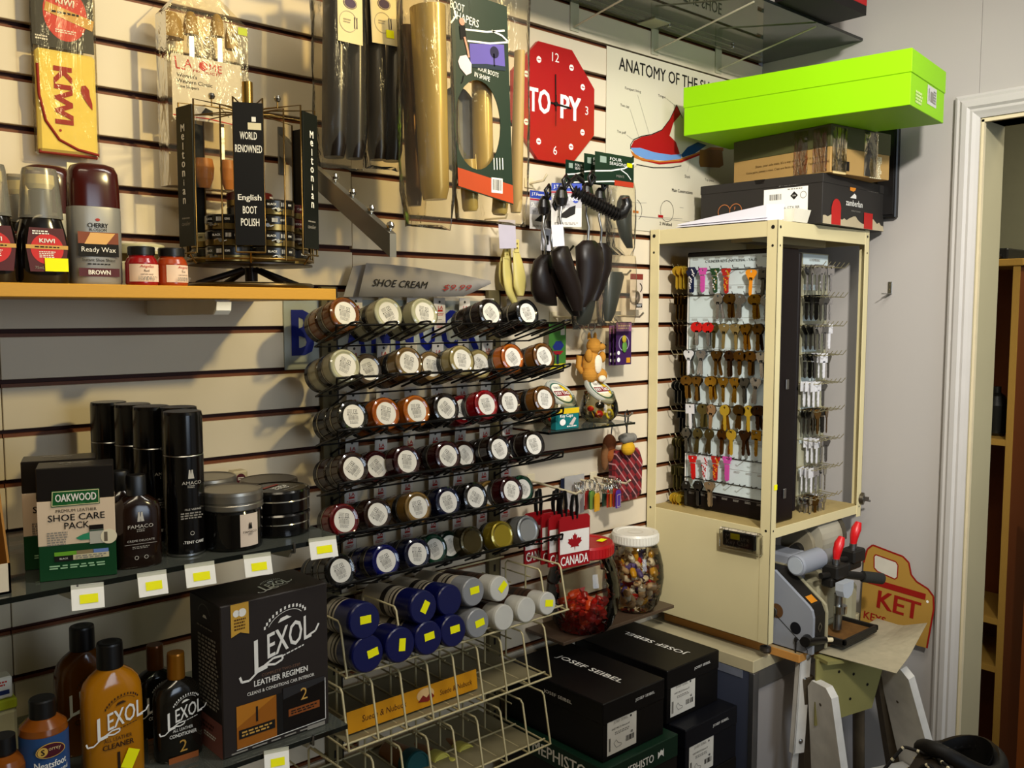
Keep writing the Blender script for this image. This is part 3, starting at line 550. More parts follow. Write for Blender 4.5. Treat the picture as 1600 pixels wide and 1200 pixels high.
m = MB(); M = frame(LT + Vector((.00, .0, -.200)) + nrm * .045 - dirv * .012, dirv, (0, 0, 1)); m.prism([(-.012, -.30), (.010, -.30), (.014, -.01), (.010, .01), (-.002, .01)], -.03, -.026, WP, M); m.lathe([(.006, -.026), (.006, -.034), (0, -.034)], STEEL, M @ T(.003, -.002, 0), n=10); m.build('strut', lad)
m = MB(); M = frame(LT + Vector((0, .0, -.11)) + nrm * .02, dirv, (0, 0, 1)); m.prism([(.0, -.055), (.17, -.03), (.205, .105), (-.01, .105)], 0, .004, OLV, M)
for hx, hy in ((.06, .07), (.105, .06), (.10, .0), (.15, .03)): m.disc(hx, hy, .0038, HOLE, M, z=.0046, n=10); m.disc(hx, hy, .0038, HOLE, M @ RX(PI) @ T(0, -2 * hy, 0), z=.0006, n=10)
m.build('top_plate', lad)
m = MB(); m.box(.004, -.012, .0, .205, .035, .008, OLV, frame(LT + Vector((0, 0, -.008)), dirv, nrm) @ T(0, .0, 0)); m.build('cap', lad)
for zz in (.44, .22):
    f = 1 - zz / .74; a = LT.lerp(LB, f); b = RT.lerp(RB, f); a.z = b.z = zz; d2 = (b - a); M = frame(a, d2, nrm); m = MB(); m.box(.02, -.055, -.02, d2.length - .02, .045, 0, WP, M, bev=.002); m.build('step', lad)
m = MB(); a = LT.lerp(RT, .72) + nrm * .05; m.tube([a + Vector((0, 0, -.10)), a + Vector((.06, .02, -.42))], .016, RUST, n=8, flat=.5); m.build('brace', lad)
for s_, q in ((LT, LB), (RT, RB)):
    a = s_ + nrm * .05; b = q + nrm * .155; m, M, L_ = rail('rear_leg', a - Vector((0, 0, .06)), Vector((b.x, b.y, 0)), .03, .02, RUST, dirv); m.build('rear_leg', lad)
# ================================================================ rotating key display inside the cabinet
KD = (1.94, -.21, CSH)
kd = thing('key_display', 'black rotating key display with white card faces inside the cream cabinet', 'key display', KD)
def KL(x, y, z): return (x - KD[0], y - KD[1], z - KD[2])
FB = mat('#0d0506', .42, var=.15, scale=20); CARD = mat('#c9d6d6', .6, var=.06, scale=14, bump=.15); WIRE = mat('#3a352c', .35, .8); WIREL = mat('#c9c09a', .3, .8)
m = MB(); a, b = KL(1.903, -.348, 1.0515), KL(1.978, -.072, 1.709); m.box(*a, *b, FB, bev=.003); m.box(*KL(1.978, -.348, 1.07), *KL(1.990, -.340, 1.70), FB, bev=.002)
for zz in (1.385, 1.12): m.box(*KL(1.93, -.3505, zz - .012), *KL(1.942, -.3478, zz + .012), STEEL, bev=.001)
m.cyl(KL(1.984, -.3405, 1.372), KL(1.984, -.348, 1.372), .004, BLACK); m.build('frame', kd)
m = MB(); m.box(*KL(1.990, -.302, 1.062), *KL(2.195, -.296, 1.706), mat('#8f8a70', .5, var=.1)); m.build('front_board', kd)
m = MB(); m.box(*KL(1.978, -.080, 1.062), *KL(2.16, -.074, 1.70), mat('#4a3f2e', .5)); m.build('rear_board', kd)
m = MB(); F = frame(KL(1.9022, -.2, 1.385), (0, -1, 0), (0, 0, 1))
m.rect(.0, .014, .236, .596, CARD, F, z=.0004); m.rect(-.1215, .014, .004, .596, WHITE, F, z=.0006); m.text('CYLINDER KEYS (NATIONAL - YALE)', .005, .298, INK, F, w=.150, bold=.02, z=.0009)
ROWZ = [1.685, 1.612, 1.532, 1.456, 1.381, 1.304, 1.227, 1.155, 1.083]
for k, z in enumerate(ROWZ):
    for j in range(7): m.scrib(-.10 + j * .034, z - 1.385 + .006 + .0, .018, .006, 2, GREYINK, F, z=.0009, seed=k * 9 + j)
    if k: m.line([(-.115, z - 1.385 + .012), (.115, z - 1.385 + .012)], .0006, GREYINK, F, z=.0009)
m.build('face_card', kd)
m = MB(); F = frame(KL(2.130, -.3024, 1.385), (1, 0, 0), (0, 0, 1)); m.rect(0, 0, .118, .640, mat('#a8a58c', .6), F, z=.0003); m.rect(0, .305, .120, .026, CARD, F, z=.0006); m.text('LUXEMBURG', -.005, .304, GREYINK, F, w=.05, z=.001, bold=.02)
for k in range(8): m.rect(-.02, .235 - k * .078, .07, .014, CARD, F, z=.0006)
m.build('face_card', kd)
# ---- a key: head outline with a real hole, milled blade; hangs from the origin, face +Z of its frame
def keymesh(m, head, mt, mb=None, L_=.055, rh=.0125, wv=.0085, th=.0021, deco=None):
    n = 24; r0 = .0030; hx, hy = 0, -.006 if head != 'square' else -.005
    def outl(a):
        c, s = math.cos(a), math.sin(a)
        if head == 'round': return rh * c, rh * s - rh * .62
        if head == 'square': q = min(1 / max(abs(c), 1e-6), 1 / max(abs(s), 1e-6)); return rh * .98 * c * q * .98, rh * .86 * s * q - rh * .55
        if head == 'clover': q = 1 + .16 * math.cos(3 * (a + PI / 2)); return rh * 1.05 * c * q, rh * .95 * s * q - rh * .6
        if head == 'wide': return rh * 1.3 * c, rh * .95 * s - rh * .55
        if head == 'hex': q = 1 / max(abs(math.cos((a % (PI / 3)) - PI / 6)), .5) * .93; return rh * 1.02 * c * q, rh * .95 * s * q - rh * .55
        if head == 'tee': q = min(1 / max(abs(c), 1e-6), 1 / max(abs(s), 1e-6)); return rh * .9 * c * q * (1.0 if s > -.2 else .75), rh * .62 * s * q - rh * .35
    o = [outl(2 * PI * k / n) for k in range(n)]; i = [(r0 * math.cos(2 * PI * k / n), r0 * math.sin(2 * PI * k / n) - .0018) for k in range(n)]
    vs = [(x, y, th / 2) for x, y in o] + [(x, y, th / 2) for x, y in i] + [(x, y, -th / 2) for x, y in o] + [(x, y, -th / 2) for x, y in i]; fs = []
    for k in range(n):
        q = (k + 1) % n; fs += [(k, q, n + q, n + k), (2*n + q, 2*n + k, 3*n + k, 3*n + q), (2*n + k, 2*n + q, q, k), (n + k, n + q, 3*n + q, 3*n + k)]
    m.add(vs, fs, mt); mb = mb or mt; y0 = -rh * 1.35; w2 = wv / 2; yl = -L_
    m.prism([(-w2 * .9, y0 + .003), (w2, y0 + .003), (w2, yl + .004), (w2 * .3, yl), (-w2 * .4, yl + .002), (-w2 * .75, yl + .009), (-w2 * .6, yl + .014), (-w2 * .95, yl + .019), (-w2 * .7, yl + .024)], -th / 2, th / 2, mb)
    m.prism([(-.0009, y0), (.0009, y0), (.0009, yl + .004), (-.0009, yl + .004)], th / 2, th / 2 + .0003, mb)
    if deco:
        rr = random.Random(5)
        for k in range(16):
            y = -.002 - k * .0031; w_ = (rh * .8 if y > -rh * 1.3 else w2 * .8); m.disc(rr.uniform(-w_, w_), y, .0022, deco[k % len(deco)], z=th / 2 + .0006, n=8)
    return m
KM = {'gold': mat('#b58a2e', .22, 1.0, var=.1), 'bright': mat('#e8c23c', .3, .7), 'bronze': mat('#7a5a26', .28, 1.0, var=.15), 'brown': mat('#4a3018', .3, .9), 'silver': mat('#c4c4c8', .25, 1.0), 'white': mat('#e6e6ea', .35, .3), 'grey': mat('#6d6c66', .3, 1.0), 'brass': mat('#cdb878', .28, .9), 'olive': mat('#6b6136', .3, .9), 'copper': mat('#c09a72', .3, .8), 'tan': mat('#b09a78', .35, .8),
      'red': mat('#c01612', .4), 'pink': mat('#c04a9a', .4), 'navy': mat('#141a38', .4), 'orange': mat('#dd8a1c', .4), 'green': mat('#1f3f22', .5), 'dkred': mat('#a3201a', .5), 'darksilver': mat('#4b4a48', .25, 1.0)}
WORD = {'bright': 'bright gold', 'white': 'white', 'darksilver': 'dark silver', 'tan': 'tan metal', 'olive': 'dull olive brass', 'brown': 'dark brown', 'grey': 'dull grey', 'dkred': 'red and gold patterned'}
KX_ = 1.8835
ROWS = [
 [(1080,'hex','navy',1,('white',)), (1098,'tee','pink',0,None), (1117,'tee','green',0,('brass','white')), (1134.5,'tee','dkred',0,('bright','orange')), (1174,'clover','orange',0,None), (1193,'square','grey',2,None)],
 [(1122,'round','silver',1,None), (1140,'wide','bronze',2,None), (1155.6,'wide','silver',1,None), (1178.6,'wide','gold',2,None), (1196,'round','silver',0,None)],
 [(1088.5,'wide','red',1,None), (1105.8,'wide','red',1,None), (1116,'hex','olive',0,None), (1131.6,'clover','brass',0,None), (1149,'clover','brass',1,None), (1164,'clover','gold',2,None), (1183.4,'hex','bronze',2,None)],
 [(1076,'clover','white',1,None), (1095,'clover','silver',2,None), (1119,'clover','bronze',1,None), (1139,'hex','brown',2,None), (1155.6,'wide','bronze',1,None), (1172,'wide','bronze',2,None), (1189,'clover','silver',1,None)],
 [(1072,'wide','bronze',1,None), (1088,'clover','bronze',2,None), (1110,'wide','gold',2,None), (1130,'clover','gold',0,None), (1148,'clover','gold',1,None), (1162,'clover','grey',1,None), (1181,'clover','silver',1,None)],
 [(1078,'square','white',1,None), (1098,'wide','olive',2,None), (1111,'round','copper',1,None), (1132,'round','bright',2,None), (1155,'wide','bronze',1,None), (1169,'round','bright',1,None), (1183,'wide','brown',1,None)],
 [(1072,'hex','grey',1,None), (1090,'round','olive',1,None), (1108,'round','olive',1,None), (1128,'round','bronze',1,None), (1142.4,'round','bright',1,None), (1163,'clover','brown',1,None), (1182,'square','gold',0,None)],
 [(1082,'tee','red',0,None), (1100,'tee','white',0,('red','dkred')), (1118,'tee','dkred',0,('orange',)), (1136,'tee','pink',0,None)],
 [(1072,'hex','darksilver',0,None), (1090,'hex','darksilver',1,None), (1108,'clover','tan',1,None)]]
HOOKPX = [420, 460, 506, 549, 590, 634, 672, 714, 754]
KP = {}; rk = random.Random(3)
def place_key(kindkey, label, group, M4):
    if kindkey not in KP:
        head, colr, deco = kindkey; m = MB()
        kw = dict(L_=.060, rh=.0140, wv=.0095)
        if head == 'tee': kw.update(L_=.058, wv=.014, th=.003)
        if head == 'wide': kw.update(L_=.055, wv=.0115)
        hm = KM[colr]; bm = KM['silver'] if (colr == 'red' and head == 'wide') else hm
        keymesh(m, head, hm, bm, deco=[KM[c] for c in deco] if deco else None, **kw)
        o = m.build('key', label=label, cat='key', group=group); KP[kindkey] = o
    else:
        o = KP[kindkey].copy(); COL.objects.link(o); o['label'] = label; o['group'] = group
    o.matrix_world = M4; return o
for r_, row in enumerate(ROWS):
    pegs = MB(); ys = []
    for j, (u, head, colr, extra, deco) in enumerate(row):
        p = atX(u, HOOKPX[r_] + (u - 1072) * .030, KX_); z = p.z; ys.append((p.y, z))
        desc = WORD.get(colr, colr)
        if deco: desc = {'navy': 'navy and white', 'green': 'black, yellow and white spotted', 'dkred': 'red and gold patterned', 'white': 'red and white patterned'}[colr]
        lab = '%s key, %s from left in the %s row, left key board' % (desc, ordinal(j), ordinal(r_))
        M4 = frame((p.x, p.y, z), (0, -1, rk.uniform(-.06, .06)), (0, 0, 1)); place_key((head, colr, deco), lab, 'keys on the left board', M4)
        for e in range(extra):
            place_key((head, 'brown' if colr == 'bronze' and e else ('gold' if colr in ('bright', 'brass', 'copper') else ('grey' if colr in ('white', 'red') else colr)), None), 'blank behind the %s key, %s from left in %s row' % (desc, ordinal(j), ordinal(r_)), 'spare keys behind the front ones', frame((p.x + .0045 * (e + 1), p.y, z), (0, -1, rk.uniform(-.25, .25)), (.0, 0, 1)))
    z0 = atX(1120, HOOKPX[r_] + 1.4, KX_).z
    for j in range(7):
        y = -.094 - j * .0335; zz = z0
        pegs.tube([KL(1.9018, y, zz + .0035), KL(1.8795, y, zz + .0025), KL(1.876, y, zz + .009)], .0010, WIRE, n=5)
    pegs.tube([KL(1.8995, -.080, z0 + .0005), KL(1.8995, -.315, z0 + .0005)], .0011, WIRE, n=5)
    pegs.build('peg_row', kd)
# ---- front board: bunches of silver blanks on pegs toward the room
FR = [415, 461, 506, 551, 594, 636, 681, 724, 768]
for r_, v in enumerate(FR):
    z = atY(1262, v + 2, -.30).z; pegs = MB(); nn = 6
    for j in range(nn):
        x = 2.066 + j * .0225
        pegs.tube([KL(x, -.302, z), KL(x, -.358, z - .002), KL(x, -.368, z + .010)], .0011, WIREL, n=5)
    pegs.tube([KL(2.06, -.3035, z), KL(2.19, -.3035, z)], .001, WIREL, n=5); pegs.build('peg_row', kd)
    for j in range(4):
        x = 2.066 + j * .0225
        head, colr = rk.choice((('square', 'silver'), ('tee', 'silver'), ('hex', 'grey'), ('square', 'white'), ('hex', 'silver'), ('clover', 'grey'), ('tee', 'darksilver'), ('hex', 'bronze')))
        if r_ == 4 and j < 2: head, colr = 'square', 'white'
        if (r_ + j * 3) % 7 == 6: continue
        for e in range(3):
            place_key((head, colr, None), '%s key blank, %s bunch of %s row on front key board' % (WORD.get(colr, colr), ordinal(j), ordinal(r_)), 'key blanks on the front board', frame((x, -.318 - e * .013, z - .0012), (1, rk.uniform(-.3, .3), 0), (0, 0, 1)))
# ---- rear board: bunches seen edge on
for r_ in range(9):
    z = 1.672 - r_ * .0745; pegs = MB()
    for j in range(3):
        x = 1.906 + j * .022; pegs.tube([KL(x, -.073, z), KL(x, -.03, z - .002), KL(x, -.022, z + .010)], .0011, WIREL, n=5)
    pegs.build('peg_row', kd)
    for j in range(2):
        if r_ in (3, 5) and j == 0: continue
        x = 1.906 + j * .022; colr = ('bright', 'bronze', 'brown', 'bronze', 'grey', 'darksilver', 'olive', 'olive', 'bright')[r_]
        for e in range(3): place_key((('wide', 'square')[r_ % 2], colr, None), '%s key blank, %s bunch of %s row behind the key display' % (WORD.get(colr, colr), ordinal(j), ordinal(r_)), 'key blanks behind the display', frame((x, -.062 + e * .011, z - .0012), (-1, rk.uniform(-.3, .3), 0), (0, 0, 1)))
# ---- packed key case hanging on the cabinet side
t = thing('key_case_pack', 'black key case in a clear pack with a yellow sticker on the cabinet side', 'key case', (1.834, -.297, 1.012))
F = frame((-.006, .0, 0), (0, -1, 0), (0, 0, 1)) @ RZ(.02)
m = MB(); m.box(-.046, -.017, -.004, .046, .022, .005, mat('#141416', .4), F, bev=.003); m.text('Miniature', -.002, .008, GREYINK, F, w=.066, z=.0056); m.text('Key Case', -.002, -.006, GREYINK, F, w=.062, z=.0056); m.rect(-.008, .010, .026, .014, YEL, F, z=.0062); m.build('key_case', t)
m = MB(); m.box(-.056, -.026, -.0055, .064, .027, .007, clear('#ffffff', .95, .08, .98, wrinkle=.5, name='pack_film'), F, bev=.004); m.build('clear_pack', t)
# ================================================================ pine shelf on the slat wall and what stands on it
def sring(w_, d, z, e=2.0, n=32, cx=0, cy=0):
    o = []
    for k in range(n):
        a = 2 * PI * k / n; c, s = math.cos(a), math.sin(a); o.append((cx + w_ * abs(c) ** (2 / e) * (1 if c >= 0 else -1), cy + d * abs(s) ** (2 / e) * (1 if s >= 0 else -1), z))
    return o
PZ, PFY = 1.594, -.280
PINE = mat('#c99536', .45, var=.13, wood=(3, 40, 60)); 
t = thing('wood_shelf', 'long pine shelf on the slat wall holding polish bottles and the tin rack', 'shelf', (-.3, 0, PZ))
m = MB(); m.box(-.6, PFY, -.0178, .745 + .3, -.001, 0, PINE, bev=.0012); m.build('board', t)
for x in (.345, -.25):
    p = x; m = MB(); m.prism([(0, 0), (0, -.024), (-.08, -.024), (-.22, -.022), (-.262, -.022), (-.27, -.016), (-.272, -.004), (-.262, 0)], -.011, .011, WHITE, frame((p + .3 + .22, 0, -.018), (0, 1, 0), (0, 0, 1))); m.build('bracket', t)
def face(cx, y, z): return frame((cx, y, z), (1, 0, 0), (0, 0, 1))
CAPC = clear('#f0ead8', .8, .2, .96, haze=.16, name='frosted_cap'); DKL = mat('#100b08', .12); OVAL = mat('#c4201a', .4); GBAN = mat('#c79a4a', .4)
def kiwi_bottle(label, px, y, big=True, sticker=False, rot=0.0, h=.148):
    c = atY(px, 440, y); t = thing('polish_bottle', label, 'polish bottle', (c.x, y, PZ + .0004), rot, 'liquid polish bottles on the pine shelf')
    m = MB(); rg = [sring(.0285, .019, 0, 2.8), sring(.031, .021, .004, 2.8), sring(.0315, .0215, .03, 2.8), sring(.029, .020, .062, 2.6), sring(.0245, .018, .082, 2.3), sring(.021, .0165, .088, 2.0)]
    m.loft(rg, DKL); m.build('bottle_body', t)
    m = MB(); F = face(0, -.0222, .043) @ RX(-.045); q = [( .021 * math.cos(a) , .029 * math.sin(a)) for a in [2 * PI * k / 24 for k in range(24)]]
    def wrap(o): return o
    m.prism([(-.021, -.028), (-.0245, .0), (-.020, .028), (.020, .028), (.0245, 0), (.021, -.028)], 0, .0006, mat('#4c0d0a', .4), F)
    m.disc(0, .001, .0195, OVAL, F, z=.0010, n=28); m.prism([(-.025, .001), (-.025, .006), (.025, .006), (.025, .001)], .0008, .0014, GBAN, F); m.text('KIWI', 0, .0115, WINK, F, w=.018, h=.0052, z=.0016, bold=.03); m.scrib(0, .0035, .03, .0028, 1, INK, F, z=.0018); m.scrib(0, -.006, .020, .009, 4, WINK, F, z=.0016, seed=4)
    m.scrib(-.006, .022, .022, .006, 2, WINK, F, z=.0016, seed=2); m.text('75mL', -.010, -.023, GREYINK, F, h=.0035, z=.0016)
    if sticker: m.rect(.010, -.019, .028, .017, YEL, F, z=.0024); m.build('front_label', t)
    else: m.build('front_label', t)
    m = MB(); m.loft([sring(.0265, .0195, .084, 2.2), sring(.0215, .0175, h - .006, 2.2), sring(.0200, .0165, h, 2.2)], CAPC); m.build('cap', t)
    m = MB(); m.lathe([(.014, h - .026), (.0175, h - .020), (.017, h - .008), (0, h - .006)], mat('#e6d79a', .8), n=20, sy=.85); m.lathe([(.013, .088), (.014, .120), (0, .122)], mat('#3a3c40', .3), n=20); m.build('applicator', t)
kiwi_bottle('dark liquid polish bottle in front with a yellow price sticker on its label', 68, -.225, sticker=True)
kiwi_bottle('dark liquid polish bottle cut off by the left edge of the photo', -14, -.225)
kiwi_bottle('dark liquid polish bottle standing behind the one with the yellow sticker', 38, -.145)
def wax(label, px, y, h):
    c = atY(px, 440, y); t = thing('wax_bottle', label, 'wax bottle', (c.x, y, PZ + .0004), 0, 'shoe wax bottles on the pine shelf')
    SIL = mat('#8c8982', .35, .3, var=.05); BRN = mat('#3a0d08', .18, var=.05); W_, D_ = .0335, .022
    m = MB(); m.loft([sring(W_ * .94, D_ * .94, 0, 3), sring(W_, D_, .004, 3), sring(W_, D_, .100, 3), sring(W_ * .985, D_ * .985, .104, 3)], SIL); m.build('bottle_body', t)
    m = MB(); rg = []
    for k, (f, z) in enumerate(((.985, .1042), (.985, .110), (.97, h - .030), (.93, h - .012), (.80, h - .003), (.55, h))):
        q = sring(W_ * f, D_ * f, z, 3)
        if k < 2: q = [(a, b, zz - .012 * (1 - (a / W_) ** 2) * 0 + (0)) for a, b, zz in q]
        rg.append(q)
    m.loft(rg, BRN); m.build('cap', t)
    m = MB(); F = face(-.002, -D_ - .0002, 0); m.text('CHERRY', 0, .079, INK, F, w=.026, h=.006, bold=.02); m.text('BLOSSOM', 0, .073, INK, F, w=.022, h=.004); m.disc(0, .0865, .003, mat('#a02a20', .5), F, z=.0004, ry=.002); 
    m.rect(0, .062, .052, .016, mat('#7a3a14', .4), F, z=.0004); m.poly([(-.018, .054), (-.010, .069), (.022, .069), (.010, .054)], mat('#d29a2e', .3), F, z=.0007); m.rect(0, .046, .052, .017, INK, F, z=.0005); m.text('Ready Wax', 0, .0458, WINK, F, w=.044, h=.0085, z=.0009); m.text('Instant Shoe Shine', 0, .033, INK, F, w=.042, h=.004); m.scrib(0, .0275, .03, .003, 1, INK, F); m.rect(0, .0165, .052, .011, mat('#4a0f10', .4), F, z=.0005); m.text('BROWN', 0, .0165, WINK, F, w=.028, h=.006, bold=.03, z=.0009)
    m.build('front_label', t)
wax('brown capped ready wax bottle standing at the shelf front', 150, -.215, .162); wax('brown capped wax bottle half hidden behind the front polish bottle', 78, -.090, .172)
m = MB(); c = atY(124, 440, -.15); m.box(c.x - .011, -.151, PZ, c.x + .011, -.149, PZ + .172, mat('#e3dcae', .7)); m.build('shelf_tag', label='small cream card tag standing behind the ready wax bottle', cat='tag')
def paint(label, px, y, colr, name, turn):
    c = atY(px, 443, y); t = thing('paint_jar', label, 'paint jar', (c.x, y, PZ + .0004), turn, 'leather paint jars on the pine shelf')
    m = MB(); m.lathe([(.0205, 0), (.0215, .003), (.0215, .031), (.019, .037), (.0165, .040), (.0165, .043)], mat(colr, .2, var=.03), n=32); m.build('jar_body', t)
    m = MB(); m.lathe([(.0178, .0415), (.018, .042), (.018, .052), (.017, .0535), (0, .0535)], BLACK, n=32); m.build('lid', t)
    m = MB(); n = 18; vs = []
    for k in range(n + 1): a = -PI / 2 - 1.15 + 2.3 * k / n; vs += [(.0218 * math.cos(a), .0218 * math.sin(a), .005), (.0218 * math.cos(a), .0218 * math.sin(a), .029)]
    m.add(vs, [(2*k, 2*k+2, 2*k+3, 2*k+1) for k in range(n)], mat('#e2c9b4', .7), None, True); F = face(0, -.0220, .017)
    m.text('Angelus', .0, .0085, REDINK, F, w=.020, h=.0045, shear=.2, bend=.022); m.text(name, -.001, .003, INK, F, h=.0032, bend=.022); m.text('LEATHER PAINT', 0, -.002, INK, F, w=.018, h=.0018, bend=.022); m.scrib(0, -.0075, .026, .006, 4, GREYINK, F, seed=7); m.build('front_label', t)
paint('small red leather paint jar with a black cap', 222, -.235, '#8f0f14', 'Red', 0); paint('small tan orange leather paint jar with a black cap beside the red one', 269, -.232, '#9c3a14', 'Tan', .45)
# ---- shoe polish tins
TP = {}
def tin(label, x, y, z, rz, colr, word, group, R_=.0365, H_=.0235):
    key = (colr, word, R_)
    if key not in TP:
        t = thing('polish_tin', label, 'polish tin', (x, y, z), rz, group); TB = mat('#8a7544', .28, .9, var=.1)
        m = MB(); m.lathe([(R_ * .95, 0), (R_, .0015), (R_, H_ * .45), (R_ * .97, H_ * .5), (0, H_ * .5)], TB, n=36); m.build('tin_base', t)
        m = MB(); m.lathe([(R_ * 1.01, H_ * .44), (R_ * 1.015, H_ * .5), (R_ * 1.015, H_ * .93), (R_ * .98, H_), (R_ * .9, H_), (R_ * .88, H_ - .0012), (0, H_ - .0012)], mat(colr, .25, var=.04), n=36)
        F = face(0, -R_ * 1.02, H_ * .70); tc = WINK if colr != '#b9b38c' else INK
        m.text('KIWI', R_ * .40, 0, tc, F @ T(0, 0, 0), w=.007, h=.0034, bend=R_, z=.0004, bold=.02); m.text(word, -R_ * .45, 0, tc, F, h=.0032, bend=R_, z=.0004, bold=.02); m.bars(R_ * .05, 0, .009, .006, WINK, F, z=.0003, n=8); m.build('tin_lid', t)
        m = MB(); M = face(-R_ * .25, -R_ * 1.0, H_ * .35); m.tube([(-.009, 0, .0015), (-.004, .002, .003), (0, 0, .0035), (.004, -.002, .003), (.009, 0, .0015)], .0013, STEEL, n=6, M=M); m.lathe([(.003, 0), (.003, .005), (0, .005)], STEEL, M, n=10); m.build('opener', t)
        TP[key] = t; return t
    return dup(TP[key], label, (x, y, z), rz, group)
c = atY(216, 441, -.12); 
m = MB(); m.box(c.x - .041, -.156, PZ + .0005, c.x + .041, -.084, PZ + .0375, mat('#a59f82', .5, var=.1), bev=.002); F = face(c.x, -.1562, PZ + .02); m.bars(-.018, .004, .012, .010, INK, F, n=8); m.scrib(0, -.008, .06, .012, 4, GREYINK, F); m.build('tin_carton', label='pale open carton under the cream tin behind the red paint jar', cat='carton')
tin('cream coloured polish tin standing on the carton behind the red paint jar', c.x, -.12, PZ + .0382, .3, '#b9b38c', 'NEUTRAL', 'loose tins on the pine shelf', .0385, .026)
# ---- revolving tin rack
RX_, RY_ = atY(393, 440, -.150).x, -.150
rk_ = thing('tin_rack', 'revolving wire rack of polish tins with black placards on the pine shelf', 'display rack', (RX_, RY_, PZ + .0005))
BW = mat('#7a6238', .3, .95, var=.1); BASEB = mat('#2a2320', .35, .6)
toc = math.atan2(CAMP.y - RY_, CAMP.x - RX_)                # direction from the rack to the viewer side
m = MB(); R0 = .094; m.tube([(R0 * math.cos(2*PI*k/40), R0 * math.sin(2*PI*k/40), .0045) for k in range(40)], .0042, mat('#5b4a2c', .3, .9), closed=True, n=8)
for k in range(4): a = toc + .55 + k * PI / 2; m.cyl((R0 * math.cos(a), R0 * math.sin(a), .006), (.016 * math.cos(a), .016 * math.sin(a), .030), .0048, BASEB, n=8)
m.cyl((0, 0, .012), (0, 0, .034), .010, BASEB); m.build('base', rk_)
m = MB(); m.cyl((0, 0, .034), (0, 0, .30), .0030, BW, n=10); m.cyl((0, 0, .268), (0, 0, .325), .0085, BRASS, n=20); m.build('spindle', rk_)
m = MB(); RT_ = .0965
m.lathe([(.0, .036), (RT_, .036), (RT_, .0385), (0, .0385)], BASEB, n=40); m.tube([(RT_ * math.cos(2*PI*k/40), RT_ * math.sin(2*PI*k/40), .044) for k in range(40)], .002, BW, closed=True, n=6)
m.build('turntable', rk_)
ANG = [0, .98, 2.24, -2.24, -.98]; PR = .1075
for i, a in enumerate(ANG):
    a = toc + a; d = Vector((math.cos(a), math.sin(a), 0)); s = Vector((-math.sin(a), math.cos(a), 0)); o = d * PR
    m = MB()
    for q in (-.021, .021): m.tube([o + s * q + Vector((0, 0, .052)), o + s * q + Vector((0, 0, .278)), o * .35 + s * q * .4 + Vector((0, 0, .280)), Vector((0, 0, .276))], .0014, BW, n=6)
    m.tube([o * 1.02 + s * -.021 + Vector((0, 0, .052)), o * 1.02 + s * .021 + Vector((0, 0, .052))], .0014, BW, n=6); m.tube([o + Vector((0, 0, .052)), o * .9 + Vector((0, 0, .0375))], .0014, BW, n=6)
    hb = toc + (ANG[i] + .56); e = Vector((math.cos(hb), math.sin(hb), 0)) * .0975
    if i != 2: m.tube([e + Vector((0, 0, .042)), e + Vector((0, 0, .27)), Vector((0, 0, .276))], .0013, BW, n=6)
    m.build('wire_frame', rk_)
    m = MB(); F = frame(o * 1.025 + Vector((0, 0, .166)), s, (0, 0, 1)); m.box(-.0215, -.104, -.0012, .0215, .104, .0012, mat('#0a0909', .5) if i in (0, 2, 3) else mat('#0b0f0b', .5), F, bev=.0004)
    if i == 0:
        for wd, yy, ww, hh in (('WORLD', .056, .024, .011), ('RENOWNED', .037, .038, .011), ('English', -.035, .033, .011), ('BOOT', -.052, .020, .011), ('POLISH', -.070, .026, .011)): m.text(wd, 0, yy, WINK, F, w=ww, h=hh, z=.0016, bold=.02)
        m.rect(.009, .070, .019, .010, mat('#d9cfae', .7), F, z=.0016); m.rect(.008, .080, .006, .007, WINK, F, z=.0016)
    elif i in (1, 4):
        for k, ch in enumerate('Meltonian'): m.text(ch, .003 if i == 1 else -.003, .072 - k * .0135, WINK, F, h=.0105 if ch in 'Mlt' else .0085, z=.0016, bold=.03)
        m.scrib(0, -.062, .022, .004, 1, GREYINK, F, z=.0016); m.text('cavalier', 0, -.070, GREYINK, F, w=.024, h=.006, z=.0016, shear=.2)
    m.build('placard', rk_, label='black placard')
for a in (-.95, .75):
    d = Vector((math.cos(toc + a), math.sin(toc + a), 0)) * .065; m = MB(); m.lathe([(0, -.0055), (.004, -.004), (.0055, 0), (.004, .004), (0, .0055)], CHROME, T(d.x, d.y, .292), n=14); m.cyl((d.x, d.y, .277), (d.x, d.y, .288), .0012, BW, n=6); m.build('finial', rk_)
zt = PZ + .0395
def stack(ang, rad, tins, posw):
    a = toc + ang; x, y = RX_ + rad * math.cos(a), RY_ + rad * math.sin(a)
    for k, (cl, wd) in enumerate(tins):
        nm = {'#141210': 'black', '#4a1512': 'dark red', '#2a1c12': 'brown', '#b9b38c': 'cream'}[cl]
        tin('%s polish tin, %s from bottom of the rack stack %s' % (nm, ordinal(k), posw), x, y, zt + k * .0238, toc + PI / 2 + ang * .6 + .25 * math.sin(k * 2.1 + ang), cl, wd, 'polish tins on the revolving rack')
K_, R2, B2, C2 = '#141210', '#4a1512', '#2a1c12', '#b9b38c'
stack(-.58, .0555, [(K_, 'BLACK'), (K_, 'BLACK'), (K_, 'BLACK')], 'left of front placard'); stack(.58, .0555, [(K_, 'BLACK'), (K_, 'BLACK'), (K_, 'BLACK'), (K_, 'BLACK')], 'right of front placard')
stack(1.75, .0555, [(K_, 'BLACK'), (B2, 'BROWN'), (R2, 'CORDOVAN'), (R2, 'CORDOVAN')], 'at the right side'); stack(-1.75, .0555, [(K_, 'BLACK'), (C2, 'NEUTRAL')], 'at the left side'); stack(PI, .0555, [(K_, 'BLACK'), (B2, 'BROWN'), (B2, 'BROWN'), (K_, 'BLACK'), (R2, 'BROWN')], 'at the back')
